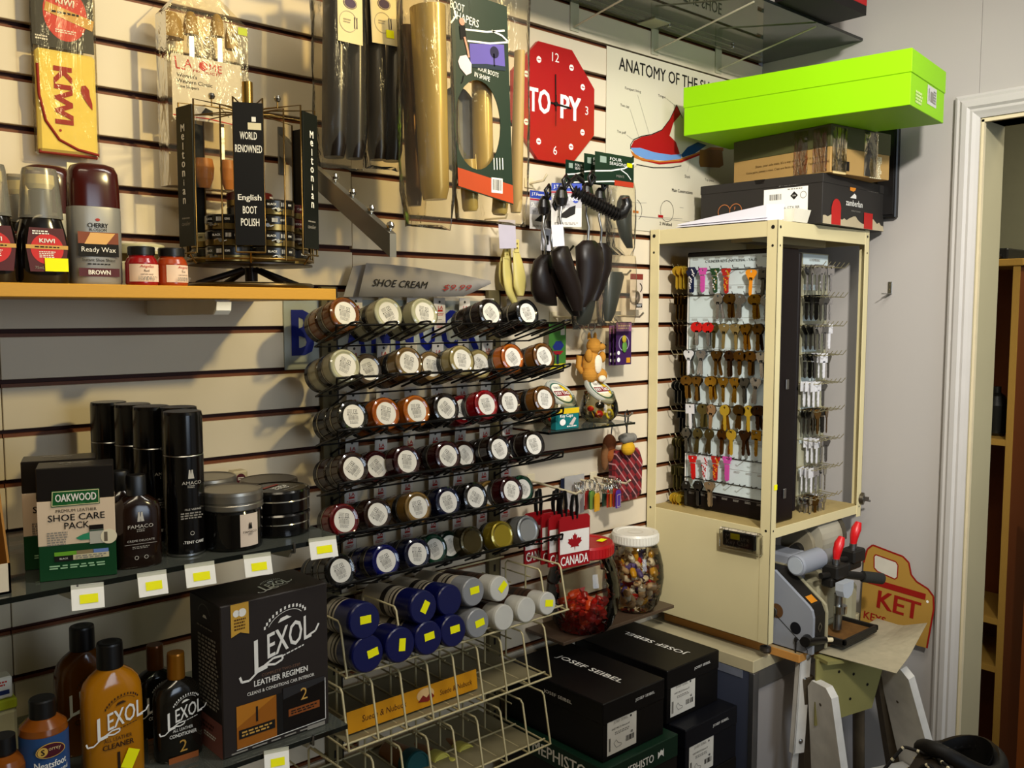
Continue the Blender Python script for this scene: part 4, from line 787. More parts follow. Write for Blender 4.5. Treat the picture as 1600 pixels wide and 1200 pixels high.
# ================================================================ hanging things of the upper left
HOOKM = mat('#b9b4a6', .3, .8)
def peg_hook(label, x, z, L_=.12, colr=None):
    c_ = colr or HOOKM; m = MB(); m.box(x - .012, -.003, z - .012, x + .012, 0, z + .012, c_, bev=.001); m.tube([(x, -.002, z), (x, -L_ + .012, z - .002), (x, -L_, z + .008)], .0026, c_, n=8); return m.build('slat_hook', label=label, cat='hook')
# yellow polishing cloth
t = thing('polishing_cloth', 'yellow polishing cloth with red lettering hanging in a clear pack at top left', 'polishing cloth', (.436, -.026, 1.797))
CL = mat('#e6cf68', .85, var=.07, scale=60, bump=.1); RST = mat('#8a2412', .6, var=.1)
F = face(0, 0, .157)
m = MB(); m.box(-.044, -.157, -.008, .040, -.006, .006, CL, F, bev=.004); m.tube([(-.043, -.03, .0065), (-.042, -.075, .0068), (-.034, -.112, .0068), (-.016, -.138, .0068), (.010, -.150, .0068), (.040, -.155, .0066)], .0022, RST, M=F, n=6); m.tube([(-.043, -.157, .0), (.04, -.158, .0)], .003, RST, M=F, n=6)
m.text('KIWI', -.008, -.072, mat('#9c2410', .6), F, w=.082, h=.025, rot=-PI / 2, bold=.05, z=.0068); m.disc(-.014, -.124, .002, mat('#9c2410', .6), F, z=.0068, n=8)
m.poly([(.018, -.054), (.024, -.052), (.029, -.058), (.030, -.068), (.033, -.078), (.033, -.088), (.026, -.080), (.021, -.072), (.017, -.063)], mat('#9c2410', .6), F, z=.0070); m.build('folded_cloth', t)
m = MB(); F2 = face(0, 0, .157); m.box(-.047, -.002, -.0012, .040, .095, .0012, mat('#0e0c0c', .4), F2); m.disc(.0, .050, .031, OVAL, F2, z=.0016, n=32, ry=.040); m.prism([(-.035, .046), (-.034, .060), (.035, .052), (.034, .036)], .0014, .0022, GBAN, F2 @ RZ(-.12)); m.text('KIWI', 0, .068, WINK, F2, w=.025, h=.010, rot=-.12, z=.0026, bold=.03); m.scrib(0, .024, .030, .006, 2, WINK, F2, z=.002); m.scrib(-.034, .010, .018, .008, 2, WINK, F2, z=.002, seed=9); m.scrib(0, .051, .04, .005, 1, INK, F2, z=.003); m.build('header_card', t)
m = MB(); m.box(-.0475, -.162, -.0095, .0425, .097, .0075, BAG, F, bev=.004); m.build('clear_bag', t)
peg_hook('steel slat hook above the yellow polishing cloth', .436, 2.062, .06)
# wooden shoe shapers in a bag
c = atY(318, 150, -.06); 
t = thing('shoe_shaper_pack', 'wooden shoe shapers in a clear bag behind the tin rack', 'shoe shapers', (c.x, -.035, 1.735)); F = face(0, 0, 0)
WD = mat('#9a7a3c', .45, var=.15, wood=(50, 50, 6)); WDO = mat('#a8661c', .4, var=.15, wood=(50, 50, 6))
def sp(px, py): p = atY(px, py, -.045); return p.x - c.x, p.z - 1.735
for px, w_, ytop, ybot, mt in ((266, .020, 18, 60, WD), (297, .0125, 18, 55, WD), (338, .0115, 22, 58, WD), (360, .011, 38, 78, WD)):
    x, z1 = sp(px, ytop); _, z0 = sp(px, ybot); m = MB(); h = z1 - z0; m.lathe([(w_ * .97, 0), (w_, .003), (w_ * .98, h * .45), (w_ * .78, h * .75), (w_ * .4, h * .96), (0, h)], mt, T(x, -.012, z0), n=20, sy=.75); m.build('heel_block', t)
for px, ya, yb in ((298, 56, 280), (342, 60, 280)):
    x, z1 = sp(px, ya); _, z0 = sp(px, 250); m = MB(); m.box(x - .004, -.013, z0, x + .004, -.0115, z1, STEEL); m.build('spring_bar', t)
for px, w_, ya, yb in ((316, .017, 247, 297), (354, .014, 250, 300)):
    x, z1 = sp(px, ya); _, z0 = sp(px, yb); h = z1 - z0; m = MB(); m.lathe([(0, 0), (w_ * .55, h * .06), (w_ * .9, h * .35), (w_, h * .7), (w_ * .85, h * .97), (0, h)], WDO, T(x, -.016, z0), n=20, sy=.7); m.build('toe_block', t)
m = MB(); x0, z1 = sp(262, 85); x1, z0 = sp(372, 200); F3 = face(0, -.024, 0); CD = mat('#d2c9b8', .7); m.box(x0, z0, -.0006, x1, z1, 0, CD, F3); w_ = x1 - x0; cx = (x0 + x1) / 2
m.line([(x0 + .006, z1 - .004), (x0 + .008, z1 - .022), (x0 + .022, z1 - .022)], .0022, RED, F3, z=.0006); m.text('A', x0 + .027, z1 - .012, RED, F3, h=.013, z=.0006); m.disc(cx - .006, z1 - .012, .0075, RED, F3, z=.0006); m.text('M', cx + .010, z1 - .012, RED, F3, h=.012, z=.0006); m.text('E', cx + .022, z1 - .013, RED, F3, h=.012, z=.0006); m.text('PRODUCTS', cx, z1 - .022, REDINK, F3, w=.046, h=.004, z=.0006)
for k, s_ in enumerate(("Women's", 'Western Classic', 'Shoe Shapers')): m.text(s_, x0 + .008, z1 - .032 - k * .009, INK, F3, h=.0062, z=.0006, anchor='l')
m.poly([(cx - .012, z0 + .012), (cx - .004, z0 + .022), (cx + .008, z0 + .018), (cx + .008, z0 + .010)], INK, F3, z=.0006); m.line([(cx - .006, z0 + .026), (cx + .024, z0 + .024), (cx + .036, z0 + .012)], .001, INK, F3, z=.0006); m.line([(x0, z0 + .004), (cx, z0 + .005), (x1, z0)], .0016, RED, F3, z=.0007); m.build('printed_card', t)
m = MB(); x0, z1 = sp(244, -30); x1, z0 = sp(386, 303); m.loft([[(x0, -.001, z), (x1, -.001, z), (x1 - .004, -.034, z), (x0 + .004, -.034, z)] for z in (z0, z0 + .05, z0 + .16, z1 - .05)] + [[(cx - .03, -.001, z1), (cx + .03, -.001, z1), (cx + .03, -.004, z1), (cx - .03, -.004, z1)]], BAG, smooth=False); m.build('clear_bag', t)
x, z = sp(368, 55); m = MB(); m.rect(x, z, .016, .012, mat('#b9c23a', .6), face(0, -.0365, 0)); m.build('price_sticker', t)
# metal waterfall arm with ball stops
t = thing('waterfall_arm', 'grey metal display arm with chrome balls sloping out from the slat wall', 'wall arm', (.803, 0, 1.85)); GM = mat('#8b8983', .32, .75, var=.06, scale=14)
m = MB(); m.prism([(0, .028), (0, -.010), (-.352, -.208), (-.352, -.172)], -.006, .006, GM, frame((0, 0, 0), (0, 1, 0), (0, 0, 1))); m.build('bar', t)
m = MB(); m.box(-.0075, -.003, -.045, .0075, 0, .040, GM, bev=.001); m.build('wall_plate', t)
for y in (-.045, -.185, -.238, -.292, -.345):
    z = .028 + y * (.2 / .352) + .0085; m = MB(); m.lathe([(0, -.0085), (.002, -.0085), (.002, -.006), (.0052, -.004), (.0068, 0), (.0048, .0048), (0, .0068)], CHROME, T(0, y, z + .0), n=16); m.build('ball_stop', t)
# ================================================================ the two glass shelves at lower left
GZ, GFY, GXR = 1.2233, -.353, .700
GLS = clear('#cfd8cc', .9, .03, .93, haze=.10, name='shelf_glass'); GEDGE = mat('#0d1210', .08, name='glass_edge')
def glass_shelf(label, x0, x1, z, fy, th=.007):
    t = thing('glass_shelf', label, 'glass shelf', (x1, 0, z)); m = MB(); L_ = x0 - x1
    m.add([(L_, fy, 0), (0, fy, 0), (0, -.001, 0), (L_, -.001, 0)], [(0, 1, 2, 3)], GLS); m.add([(L_, fy, -th), (0, fy, -th), (0, -.001, -th), (L_, -.001, -th)], [(3, 2, 1, 0)], GLS)
    m.add([(L_, fy, 0), (0, fy, 0), (0, fy, -th), (L_, fy, -th)], [(0, 3, 2, 1)], GEDGE); m.add([(0, fy, 0), (0, -.001, 0), (0, -.001, -th), (0, fy, -th)], [(0, 3, 2, 1)], GEDGE); m.build('glass_pane', t)
    return t
def knife(t, x, fy, z_, th=.007):
    m = MB(); m.prism([(0, -th), (0, -.062), (fy * .12, -.055), (fy * .96, -.022), (fy * .985, -.010), (fy * .985, -th)], -.0018, .0018, mat('#b5ad98', .35, .6), frame((x, 0, -.0003), (0, 1, 0), (0, 0, 1))); m.tube([(x, fy * .98, -th - .006), (x, fy * 1.003, -th - .005), (x, fy * 1.003, .002)], .0022, STEEL, n=6); return m.build('bracket', t)
gs = glass_shelf('upper glass shelf at the left, holding shoe care cans, jars and green boxes', -.55, GXR, GZ, GFY)
for x in (.33, .625): knife(gs, x - GXR, GFY, GZ)
GTOP = GZ + .0004
# --- green and cream shoe care packs
DKBR = mat('#15100d', .3, var=.1); OAKG = mat('#0f3f1f', .45); OAKC = mat('#d9c3a8', .6, var=.02); OAKS = mat('#c7b7a0', .6)
def oak(label, x, y, yaw):
    t = thing('shoe_care_pack', label, 'shoe care box', (x, y, GTOP), yaw, 'shoe care packs on the glass shelf'); W_, D_, H_ = .088, .050, .142
    m = MB(); m.box(0, 0, 0, W_, D_, .0445, OAKG, bev=.0008); m.box(0, 0, .0446, W_, D_, .1005, OAKC, bev=.0004); m.box(0, 0, .1006, W_, D_, H_, DKBR, bev=.001)
    F = face(W_ / 2, -.0003, 0); m.prism([(-.028, .093), (-.027, .113), (.027, .113), (.027, .094)], 0, .0008, mat('#1d5a2c', .4), F); m.line([(-.027, .0945), (-.026, .112), (.026, .112), (.026, .095), (-.027, .0945)], .0008, mat('#d9d0a0', .5), F, z=.0012); m.text('OAKWOOD', 0, .104, WINK, F, w=.046, h=.0095, bold=.03, z=.0014); m.text('SINCE 1886', 0, .0965, mat('#3f8a4c', .5), F, w=.02, h=.002, z=.0014)
    m.text('PREMIUM LEATHER', 0, .0875, INK, F, w=.046, h=.0038); m.text('SHOE CARE', 0, .079, INK, F, w=.064, h=.0082, bold=.01); m.text('PACK', 0, .0685, INK, F, w=.028, h=.0082, bold=.01)
    m.scrib(-.022, .053, .024, .018, 6, GREYINK, F, seed=3); m.poly([(-.002, .052), (.004, .049), (.014, .049), (.014, .058), (.006, .056)], mat('#2f8a63', .5), F, z=.0006); m.rect(.022, .054, .016, .022, mat('#b5b2a5', .5), F, z=.0008); m.rect(.022, .064, .0165, .006, DKBR, F, z=.001); m.rect(.022, .060, .0165, .0012, OAKG, F, z=.0012); m.disc(.036, .051, .0095, mat('#e3d9bb', .5), F, z=.0012); m.rect(.0325, .051, .004, .012, mat('#6a5f50', .5), F, z=.0014)
    m.rect(-.014, .0335, .025, .005, mat('#6aa52c', .5), F, z=.0006); m.rect(.008, .0335, .020, .005, mat('#8a7a58', .5), F, z=.0006); m.rect(.026, .0335, .018, .005, mat('#6a86c0', .5), F, z=.0006); m.rect(-.016, .0275, .021, .007, INK, F, z=.0006); m.rect(.015, .028, .041, .0065, mat('#cfc4a0', .5), F, z=.0006); m.scrib(.015, .028, .036, .005, 2, GREYINK, F, z=.001); m.text('BLACK', -.016, .0275, WINK, F, h=.0022, z=.001); m.scrib(0, .017, .066, .006, 2, mat('#9ac49a', .6), F, seed=8)
    F = frame((-.0003, D_ / 2, 0), (0, -1, 0), (0, 0, 1)); m.scrib(0, .028, .02, .03, 5, mat('#9ac49a', .6), F)
    F = frame((W_ / 2, D_ / 2, H_), (1, 0, 0), (0, 1, 0)); m.text('OAKWOOD', 0, -.006, GREYINK, F, w=.03, h=.006); m.scrib(0, .008, .04, .010, 2, GREYINK, F)
    return m.build('carton', t)
oak('cream, green and black shoe care pack standing at the front of the glass shelf', .2985, -.313, -.32); oak('second shoe care pack standing behind the front cream and green one', .2985, -.245, -.30)
# --- spray cans
LOGO = mat('#b9b4aa', .5)
def famaco(m, F, y, s, tc=LOGO, bend=None):
    for dx in (-.0016, .0018): m.poly([(dx*s - .0022*s, y), (dx*s + .0026*s, y), (dx*s + .0012*s, y + .0085*s), (dx*s + .0009*s, y + .012*s), (dx*s - .0009*s, y + .012*s), (dx*s - .0012*s, y + .0085*s)], tc, F, z=.0006)
    m.text('FAMACO', 0, y - .006 * s, tc, F, w=.030 * s, h=.0045 * s, bend=bend, z=.0007); m.rect(0, y - .0098 * s, .010 * s, .0005, tc, F, z=.0007); m.text('PARIS', 0, y - .0120 * s, tc, F, w=.009 * s, h=.0017 * s, bend=bend, z=.0007)
CANB = mat('#070606', .16, var=.02)
def can(label, px, y, turn=0.0):
    x = atY(px, 760, y).x; t = thing('spray_can', label, 'spray can', (x, y, GTOP), turn, 'black spray cans on the glass shelf'); R_ = .0263
    m = MB(); m.lathe([(R_ * .93, 0), (R_ * .97, .001, STEEL), (R_ * .97, .0035, STEEL), (R_, .005), (R_, .138), (R_ * .97, .1395, STEEL)], CANB, n=40); F = face(.002, -R_ - .0001, 0)
    famaco(m, F, .108, 1.0, bend=R_); m.text('HUILE VERNIS', 0, .0655, LOGO, F, w=.028, h=.0026, bend=R_); m.scrib(0, .057, .030, .010, 3, GREYINK, F, z=.0002, seed=5); m.ring(0, .0325, .0022, .0028, LOGO, F, z=.0005); m.text('PATENT CARE', 0, .020, WINK, F, w=.034, h=.0038, bold=.02, bend=R_); m.build('can_body', t)
    m = MB(); m.lathe([(R_ * .985, .1395), (R_ * 1.0, .141), (R_ * .985, .194), (R_ * .95, .198), (R_ * .90, .1985), (0, .1985)], CANB, n=40); return m.build('cap', t)
can('tall black spray can at the front beside the brown leather cream bottle', 288, -.295, -.12); can('tall black spray can standing right behind the front spray can', 282, -.236, .3); can('black spray can third from the right, its white emblem showing', 240, -.200, .1); can('black spray can second from the left of the row', 211, -.150, .4); can('leftmost black spray can, farthest back behind the green boxes', 174, -.095, .4)
# --- leather cream bottle
x = .4185; y = -.314; LB_ = mat('#1b0d07', .15)
for lab, bx, by in (('dark brown leather cream bottle with a black cap in front of the spray cans', x, y), ('second leather cream bottle hidden just behind the front one', x - .006, -.268)):
    t = thing('cream_bottle', lab, 'leather cream bottle', (bx, by, GTOP), -.12, 'leather cream bottles'); m = MB()
    m.loft([sring(.0275, .0165, 0, 3), sring(.029, .018, .003, 3), sring(.029, .018, .075, 3), sring(.0265, .0165, .084, 2.6), sring(.018, .0135, .091, 2.2), sring(.0115, .0115, .0945, 2)], LB_)
    F = face(0, -.0183, 0); famaco(m, F, .062, 1.05); m.text('CREME DELICATE', 0, .037, LOGO, F, w=.034, h=.0026); m.rect(0, .0325, .040, .0004, LOGO, F, z=.0006); m.scrib(0, .028, .022, .004, 2, GREYINK, F)
    for dx in (-.006, .006): m.ring(dx, .0145, .0020, .0026, LOGO, F, z=.0006)
    m.build('bottle_body', t); m = MB(); m.loft([sring(.0125, .0115, .0945, 2.6), sring(.0125, .0115, .118, 2.6), sring(.0115, .0105, .121, 2.6)], BLACK); m.build('cap', t)
# --- cream jars with metal lids
ALID = mat('#8f8b82', .34, .85, var=.05, scale=50)
def cjar(label, x, y, R_, h, lab_rot, dark=False):
    t = thing('cream_jar', label, 'cream jar', (x, y, GTOP), lab_rot, 'cream jars with metal lids'); m = MB(); m.lathe([(R_ * .92, 0), (R_ * .97, .003), (R_ * .98, .052), (R_ * .94, .056)], mat('#0b0a09', .1), n=48)
    n = 12; vs = []; a0 = .34
    for k in range(n + 1): a = -PI / 2 - a0 + 2 * a0 * k / n; vs += [(R_ * .99 * math.cos(a), R_ * .99 * math.sin(a), .006), (R_ * .99 * math.cos(a), R_ * .99 * math.sin(a), .052)]
    m.add(vs, [(2*k, 2*k+2, 2*k+3, 2*k+1) for k in range(n)], mat('#d8c6b4', .6), None, True); F = face(0, -R_, 0); famaco(m, F, .031, .72, INK, bend=R_); m.build('jar_body', t)
    m = MB(); LM = mat('#3a332b', .3, .4) if dark else ALID; m.lathe([(R_ * .99, .0565), (R_ * 1.01, .058), (R_ * 1.01, .064), (R_ * .995, .065), (R_ * .995, .067), (R_ * 1.01, .068), (R_ * 1.01, .078), (R_ * .99, .082), (R_ * .95, .083), (R_ * .90, .0815), (0, .0815)], LM, n=56); return m.build('lid', t)
cjar('black cream jar with a silver screw lid and a pale label at the shelf front', .5565, -.300, .0432, .085, .16); cjar('second silver lidded cream jar half hidden behind the front spray can', .570, -.185, .0432, .085, -.35); t = cjar('dark lidded jar standing behind the two stacked black tins', .690, -.150, .046, .08, 0, True)
t.parent.scale = (1, 1, .72)
def btin(label, x, y, z, top):
    t = thing('leather_balm_tin', label, 'tin', (x, y, z), .3, 'large black tins'); R_ = .0465; m = MB(); m.lathe([(R_ * .97, 0), (R_, .002), (R_, .018), (R_ * .985, .0195, CHROME)], CANB, n=56); m.build('tin_base', t)
    m = MB(); m.lathe([(R_ * 1.0, .0197), (R_ * 1.015, .0203, CHROME), (R_ * 1.015, .0312), (R_ * .98, .0338), (R_ * .93, .0342), (R_ * .9, .0330), (0, .0330)], CANB, n=56)
    if top: F = T(0, 0, .0332) @ RZ(PI + .2); m.text('Shoe', .004, .010, WINK, F, w=.028, h=.009, z=.0004); m.text('Polish', 0, .000, WINK, F, w=.034, h=.009, z=.0004); m.rect(0, -.014, .04, .006, mat('#7a1f14', .4), F, z=.0004); m.text('LEATHER', 0, .022, GREYINK, F, w=.04, h=.004, z=.0004)
    return m.build('tin_lid', t)
btin('upper of two large black tins stacked at the right end of the glass shelf', .6455, -.268, GTOP + .0346, True); btin('lower of two large black tins stacked at the right end of the glass shelf', .6455, -.268, GTOP, False)
x, y = atY(374, 760, -.055).x, -.055; hz = atY(374, 734, -.055).z - GTOP; t = thing('brush_tub', 'stepped translucent yellow tub with a round purple sticker standing at the wall', 'tub', (x, y, GTOP)); m = MB(); TUB = mat('#cdb878', .35, trans=.25)
m.box(-.0165, -.014, 0, .0185, .014, hz - .030, TUB, bev=.004); m.box(-.0165, -.012, hz - .0298, .0110, .012, hz, mat('#c9bb96', .35, trans=.25), bev=.003); F = face(-.003, -.0125, hz - .013); m.disc(0, 0, .0085, mat('#4a1622', .5), F, z=.0006); m.scrib(0, 0, .011, .006, 2, WINK, F, z=.001); m.build('tub_body', t)
# --- opened display carton at the left edge
x1, y1 = .262, -.335; t = thing('display_carton', 'opened kraft display carton with a white front at the left edge of the glass shelf', 'carton', (x1, y1, GTOP)); m = MB(); WC = mat('#d8cbb2', .7); KI = mat('#9a6b2e', .7)
m.box(-.16, 0, 0, 0, .0025, .036, WC); m.prism([(0, 0), (.14, 0), (.14, .15), (.04, .13), (.003, .036), (0, .036)], -.0025, 0, KI, frame((0, 0, 0), (0, 1, 0), (0, 0, 1))); m.box(-.16, .14, 0, 0, .1425, .15, KI); m.box(-.16, 0, 0, 0, .14, .0025, KI); m.build('carton_body', t)
# --- price tags along both glass edges
def tag_(label, px0, px1, y0, y1, z, fy, tilt=0.0):
    a = atY(px0, y0, fy - .004); b = atY(px1, y1, fy - .004); c = (a + b) / 2; wv = (b - a); t = thing('price_tag', label, 'price tag', (c.x, c.y, c.z), 0, 'price tags on the glass shelves'); M = frame((0, 0, 0), (wv.x, 0, wv.z), (0, 0, 1)) ; w_ = wv.length * .97
    F = frame((0, 0, 0), (wv.x, 0, wv.z), (-.1, .32, 1)); m = MB(); m.box(-w_ / 2, -.0255, -.0012, w_ / 2, .000, .0, mat('#f1eee4', .6), F, bev=.0002); m.build('card', t); m = MB(); m.rect(.001, -.0128, w_ * .56, .0110, YEL, F, z=.0006); m.build('yellow_sticker', t); m = MB(); m.box(-w_ / 2, -.002, -.0016, w_ / 2, .0045, -.0002, mat('#b8b6a0', .3), F); m.box(-w_ / 2, .0045, -.0016, w_ / 2, .0055, .006 * 0 + .0004, mat('#b8b6a0', .3), F); return m.build('clip', t)
for lab, a, b, c_, d in (('white price tag with yellow sticker under the green and cream packs', 110, 163, 922, 916), ('white price tag with yellow sticker under the leather cream bottle', 214, 261, 903, 896), ('white price tag with yellow sticker under the front spray can', 288, 336, 889, 882), ('white price tag with yellow sticker under the front cream jar', 380, 424, 874, 868), ('white price tag with yellow sticker under the stacked black tins', 482, 526, 848, 842)):
    tag_(lab, a, b, c_, d, GZ, GFY)
# ---------------- lower glass shelf
LZ, LFY = .932, -.362
gl = glass_shelf('lower glass shelf at the left, holding leather cleaner bottles and the tall dark box', -.55, .705, LZ, LFY)
for x in (.33, .645): knife(gl, x - .705, LFY, LZ)
tag_('white price tag with yellow sticker on the lower glass shelf edge', 412, 452, 1180, 1172, LZ, LFY)
LT_ = LZ + .0004
def lexol(m, F, x, y, s, tc=WINK, sub=None):
    F2 = F @ T(x, y, 0) @ Matrix(((1, 0, 0, 0), (.22, 1, 0, 0), (0, 0, 1, 0), (0, 0, 0, 1)))
    m.text('EXOL', .0085 * s, .0005 * s, tc, F2, w=.049 * s, h=.025 * s, bold=.018, z=.0008)
    m.text('L', -.0235 * s, -.004 * s, tc, F2, w=.013 * s, h=.033 * s, bold=.02, z=.0008)
    P = [(-.046, -.016), (-.044, -.022), (-.036, -.024), (-.024, -.018), (-.010, -.014), (.000, -.016), (.000, -.020), (-.008, -.021), (-.018, -.017)]; m.line([(a * s, b * s) for a, b in P], .0022 * s, tc, F2, z=.0009)
    m.line([(.030 * s, -.009 * s), (.038 * s, -.008 * s), (.042 * s, -.002 * s)], .0022 * s, tc, F2, z=.0009)
    t2 = sub or tc; m.ring(.004 * s, .012 * s, .0205 * s, .0212 * s, t2, F2, z=.0006, a0=.5, a1=PI - .5, ky=.75)
    for k in range(13): a = PI - .45 - k * (PI - .9) / 12; m.rect(.004 * s + .025 * s * math.cos(a), .012 * s + .019 * s * math.sin(a), .002 * s, .0032 * s, t2, F2, z=.0006)
    m.prism([(-.004 * s, .019 * s), (-.001 * s, .0225 * s), (.006 * s, .0225 * s), (.011 * s, .019 * s)], .0003, .0008, t2, F2); m.scrib(.012 * s, -.0165 * s, .026 * s, .0025 * s, 1, t2, F2, z=.0007)
# tall dark box
t = thing('leather_kit_box', 'tall dark leather kit box with white script lettering on the lower glass shelf', 'box', (.516, -.343, LT_), .02); BXD = mat('#2a2421', .45, var=.05); W_, D_, H_ = .170, .100, .219
m = MB(); m.box(0, 0, 0, W_, D_, H_, BXD, bev=.0015); F = face(W_ / 2, -.0004, 0)
lexol(m, F, .008, .150, 1.45); m.prism([(-.070, .172), (-.070, .2185), (-.043, .2185), (-.043, .172), (-.0565, .177)], 0, .0008, mat('#c79a3c', .4), F); m.disc(-.062, .205, .005, WINK, F, z=.0012); m.disc(-.053, .205, .006, WINK, F, z=.0012); m.scrib(-.0565, .189, .018, .018, 4, mat('#5a3a12', .6), F, z=.0012)
m.text('COMPLETE TWO-STEP', .006, .106, mat('#7a5a46', .6), F, w=.062, h=.0042); m.text('LEATHER REGIMEN', .006, .0965, WINK, F, w=.086, h=.0085, bold=.03); m.text('CLEANS & CONDITIONS CAR INTERIOR', .006, .084, WINK, F, w=.108, h=.0048, bold=.01)
m.rect(-.034, .040, .062, .062, mat('#9a5a14', .3), F, z=.0006); m.poly([(-.065, .040), (-.003, .071), (-.065, .071)], mat('#b5731e', .3), F, z=.0008); m.rect(.002, .040, .010, .062, INK, F, z=.0006); m.rect(.042, .044, .070, .066, mat('#0d0c0d', .2), F, z=.0007); m.poly([(.008, .060), (.077, .070), (.077, .077), (.008, .077)], mat('#2a2a2c', .3), F, z=.0009)
m.text('1', -.034, .052, INK, F, h=.022, z=.0012); m.rect(-.034, .029, .056, .013, INK, F, z=.0011); m.scrib(-.034, .029, .048, .009, 2, GBAN, F, z=.0014); m.text('2', .042, .060, mat('#c79a4a', .5), F, h=.018, z=.0012); m.rect(.042, .037, .052, .011, mat('#8a4a1e', .5), F, z=.0011); m.scrib(.042, .037, .044, .007, 2, INK, F, z=.0014)
m.line([(-.066, .008), (.078, .010), (.078, .074)], .0010, WINK, F, z=.0012); m.scrib(0, .004, .15, .004, 1, GREYINK, F); m.rect(.062, .004, .03, .006, GREYINK, F, z=.0007)
F = frame((-.0004, D_ / 2, 0), (0, -1, 0), (0, 0, 1)); m.rect(0, .025, .0985, .050, mat('#7a4a44', .5), F, z=.0004); m.scrib(.0, .035, .05, .012, 2, mat('#3a1a18', .6), F, z=.0008); m.scrib(.01, .022, .04, .008, 2, WINK, F, z=.0008); m.scrib(.01, .115, .066, .105, 18, GREYINK, F, seed=6); m.scrib(0, .178, .05, .004, 1, GREYINK, F); m.ring(0, .190, .021, .0216, GREYINK, F, z=.0006, a0=.4, a1=PI - .4); m.prism([(-.005, .192), (-.002, .196), (.004, .196), (.008, .192)], .0002, .0006, WINK, F)
F = frame((W_ / 2, D_ / 2, H_), (1, 0, 0), (0, 1, 0)); lexol(m, F, .02, -.006, .78); m.build('carton', t)
# bottles
AMB = mat('#b8760f', .12, var=.08, scale=8, trans=.1); AMD = mat('#6b3c0a', .12, trans=.2); DKB_ = mat('#17140f', .14)
def bottle(label, px, y, W_, D_, h, bm, cm, cr, ch, kind, cvs=None):
    x = atY(px, 1150, y).x; t = thing('leather_care_bottle', label, 'bottle', (x, y, LT_), .0, 'leather care bottles on the lower shelf')
    m = MB(); m.loft([sring(W_ * .94, D_ * .94, 0, 3.2), sring(W_, D_, .004, 3.2), sring(W_, D_, h * .62, 3.2), sring(W_ * .995, D_ * .99, h * .74, 3.1), sring(W_ * .965, D_ * .96, h * .82, 3), sring(W_ * .88, D_ * .9, h * .885, 2.7), sring(W_ * .70, D_ * .8, h * .94, 2.4), sring(cr * 1.05, cr * 1.0, h * .985, 2.0), sring(cr * .9, cr * .9, h, 2.0)], bm, smooth=True)
    F = face(0, -D_ - .0003, 0); s = W_ / .0385
    if kind == 'clean': lexol(m, F, .002, h * .58, .92 * s, WINK, mat('#3a2208', .5)); m.text('ALL LEATHER', 0, h * .40, mat('#3a2208', .5), F, w=.036 * s, h=.005 * s); m.text('CLEANER', 0, h * .40 - .009, mat('#3a2208', .5), F, w=.040 * s, h=.007 * s, bold=.03); m.text('1', 0, h * .40 - .032, mat('#2a1806', .5), F, h=.026)
    if kind == 'cond': lexol(m, F, .002, h * .60, .92 * s, WINK); m.text('ALL LEATHER', 0, h * .40, WINK, F, w=.034 * s, h=.005 * s); m.text('CONDITIONER', 0, h * .40 - .0075, WINK, F, w=.046 * s, h=.006 * s, bold=.02); m.text('2', 0, h * .40 - .024, mat('#b58a3c', .5), F, h=.017); m.rect(0, h * .40 - .042, .042, .009, mat('#8a4a1e', .5), F, z=.0006)
    b = m.build('bottle_body', t)
    m = MB(); m.lathe([(cr, h - .0005), (cr * 1.02, h + .001), (cr * 1.0, h + ch * .93), (cr * .95, h + ch), (0, h + ch)], cm, n=36)
    if kind == 'clean' : m.ring(0, 0, cr * .55, cr * .8, mat('#26282c', .3), T(0, 0, h + ch), z=.0005)
    m.build('cap', t)
    return t
GOLDC = mat('#9a6212', .3, .55)
cl = atY(170, 1003, -.285); hc = cl.z - LT_
t = bottle('golden leather cleaner bottle with a black cap and yellow sticker, at the front', 176, -.285, .0385, .022, hc - .033, AMB, BLACK, .0165, .033, 'clean')
m = MB(); F = face(.014, -.0238, (hc - .033) * .40 - .032) @ RZ(-.45); m.rect(0, 0, .016, .026, YEL, F, z=.0008); m.build('price_sticker', t)
cb = atY(140, 975, -.175); bottle('second golden cleaner bottle with a black cap, behind the front one', 134, -.175, .0385, .022, cb.z - LT_ - .033, AMD, BLACK, .0165, .033, 'clean')
cc = atY(270, 1020, -.285); bottle('dark conditioner bottle with a gold cap beside the tall dark box', 278, -.285, .0320, .019, cc.z - LT_ - .036, DKB_, GOLDC, .0118, .036, 'cond')
cc2 = atY(240, 1007, -.195); bottle('second dark conditioner bottle with a brown gold cap, standing behind', 246, -.195, .0310, .019, cc2.z - LT_ - .036, DKB_, mat('#6b3a10', .3, .5), .0118, .036, 'cond')
# neatsfoot oil
nz = atY(66, 1090, -.300); x = atY(68, 1150, -.300).x; hN = nz.z - LT_
t = thing('oil_bottle', 'round amber oil bottle with a blue label and black cap at lower left', 'bottle', (x, -.300, LT_)); m = MB(); R_ = .0285; m.lathe([(R_ * .93, 0), (R_, .003), (R_, hN - .040), (R_ * .95, hN - .033), (R_ * .6, hN - .024), (.013, hN - .022)], mat('#8a4a12', .2, trans=.2), n=40); m.build('bottle_body', t)
m = MB(); n = 24; vs = []
for k in range(n + 1): a = -PI / 2 - 1.6 + 3.2 * k / n; vs += [((R_ + .0004) * math.cos(a), (R_ + .0004) * math.sin(a), .004), ((R_ + .0004) * math.cos(a), (R_ + .0004) * math.sin(a), hN - .052), ((R_ + .0004) * math.cos(a), (R_ + .0004) * math.sin(a), hN - .041)]
m.add(vs, [(3*k, 3*k+3, 3*k+4, 3*k+1) for k in range(n)], mat('#2a4a7a', .4), None, True); m.add(vs, [(3*k+1, 3*k+4, 3*k+5, 3*k+2) for k in range(n)], mat('#2a4a7a', .4), None, True)
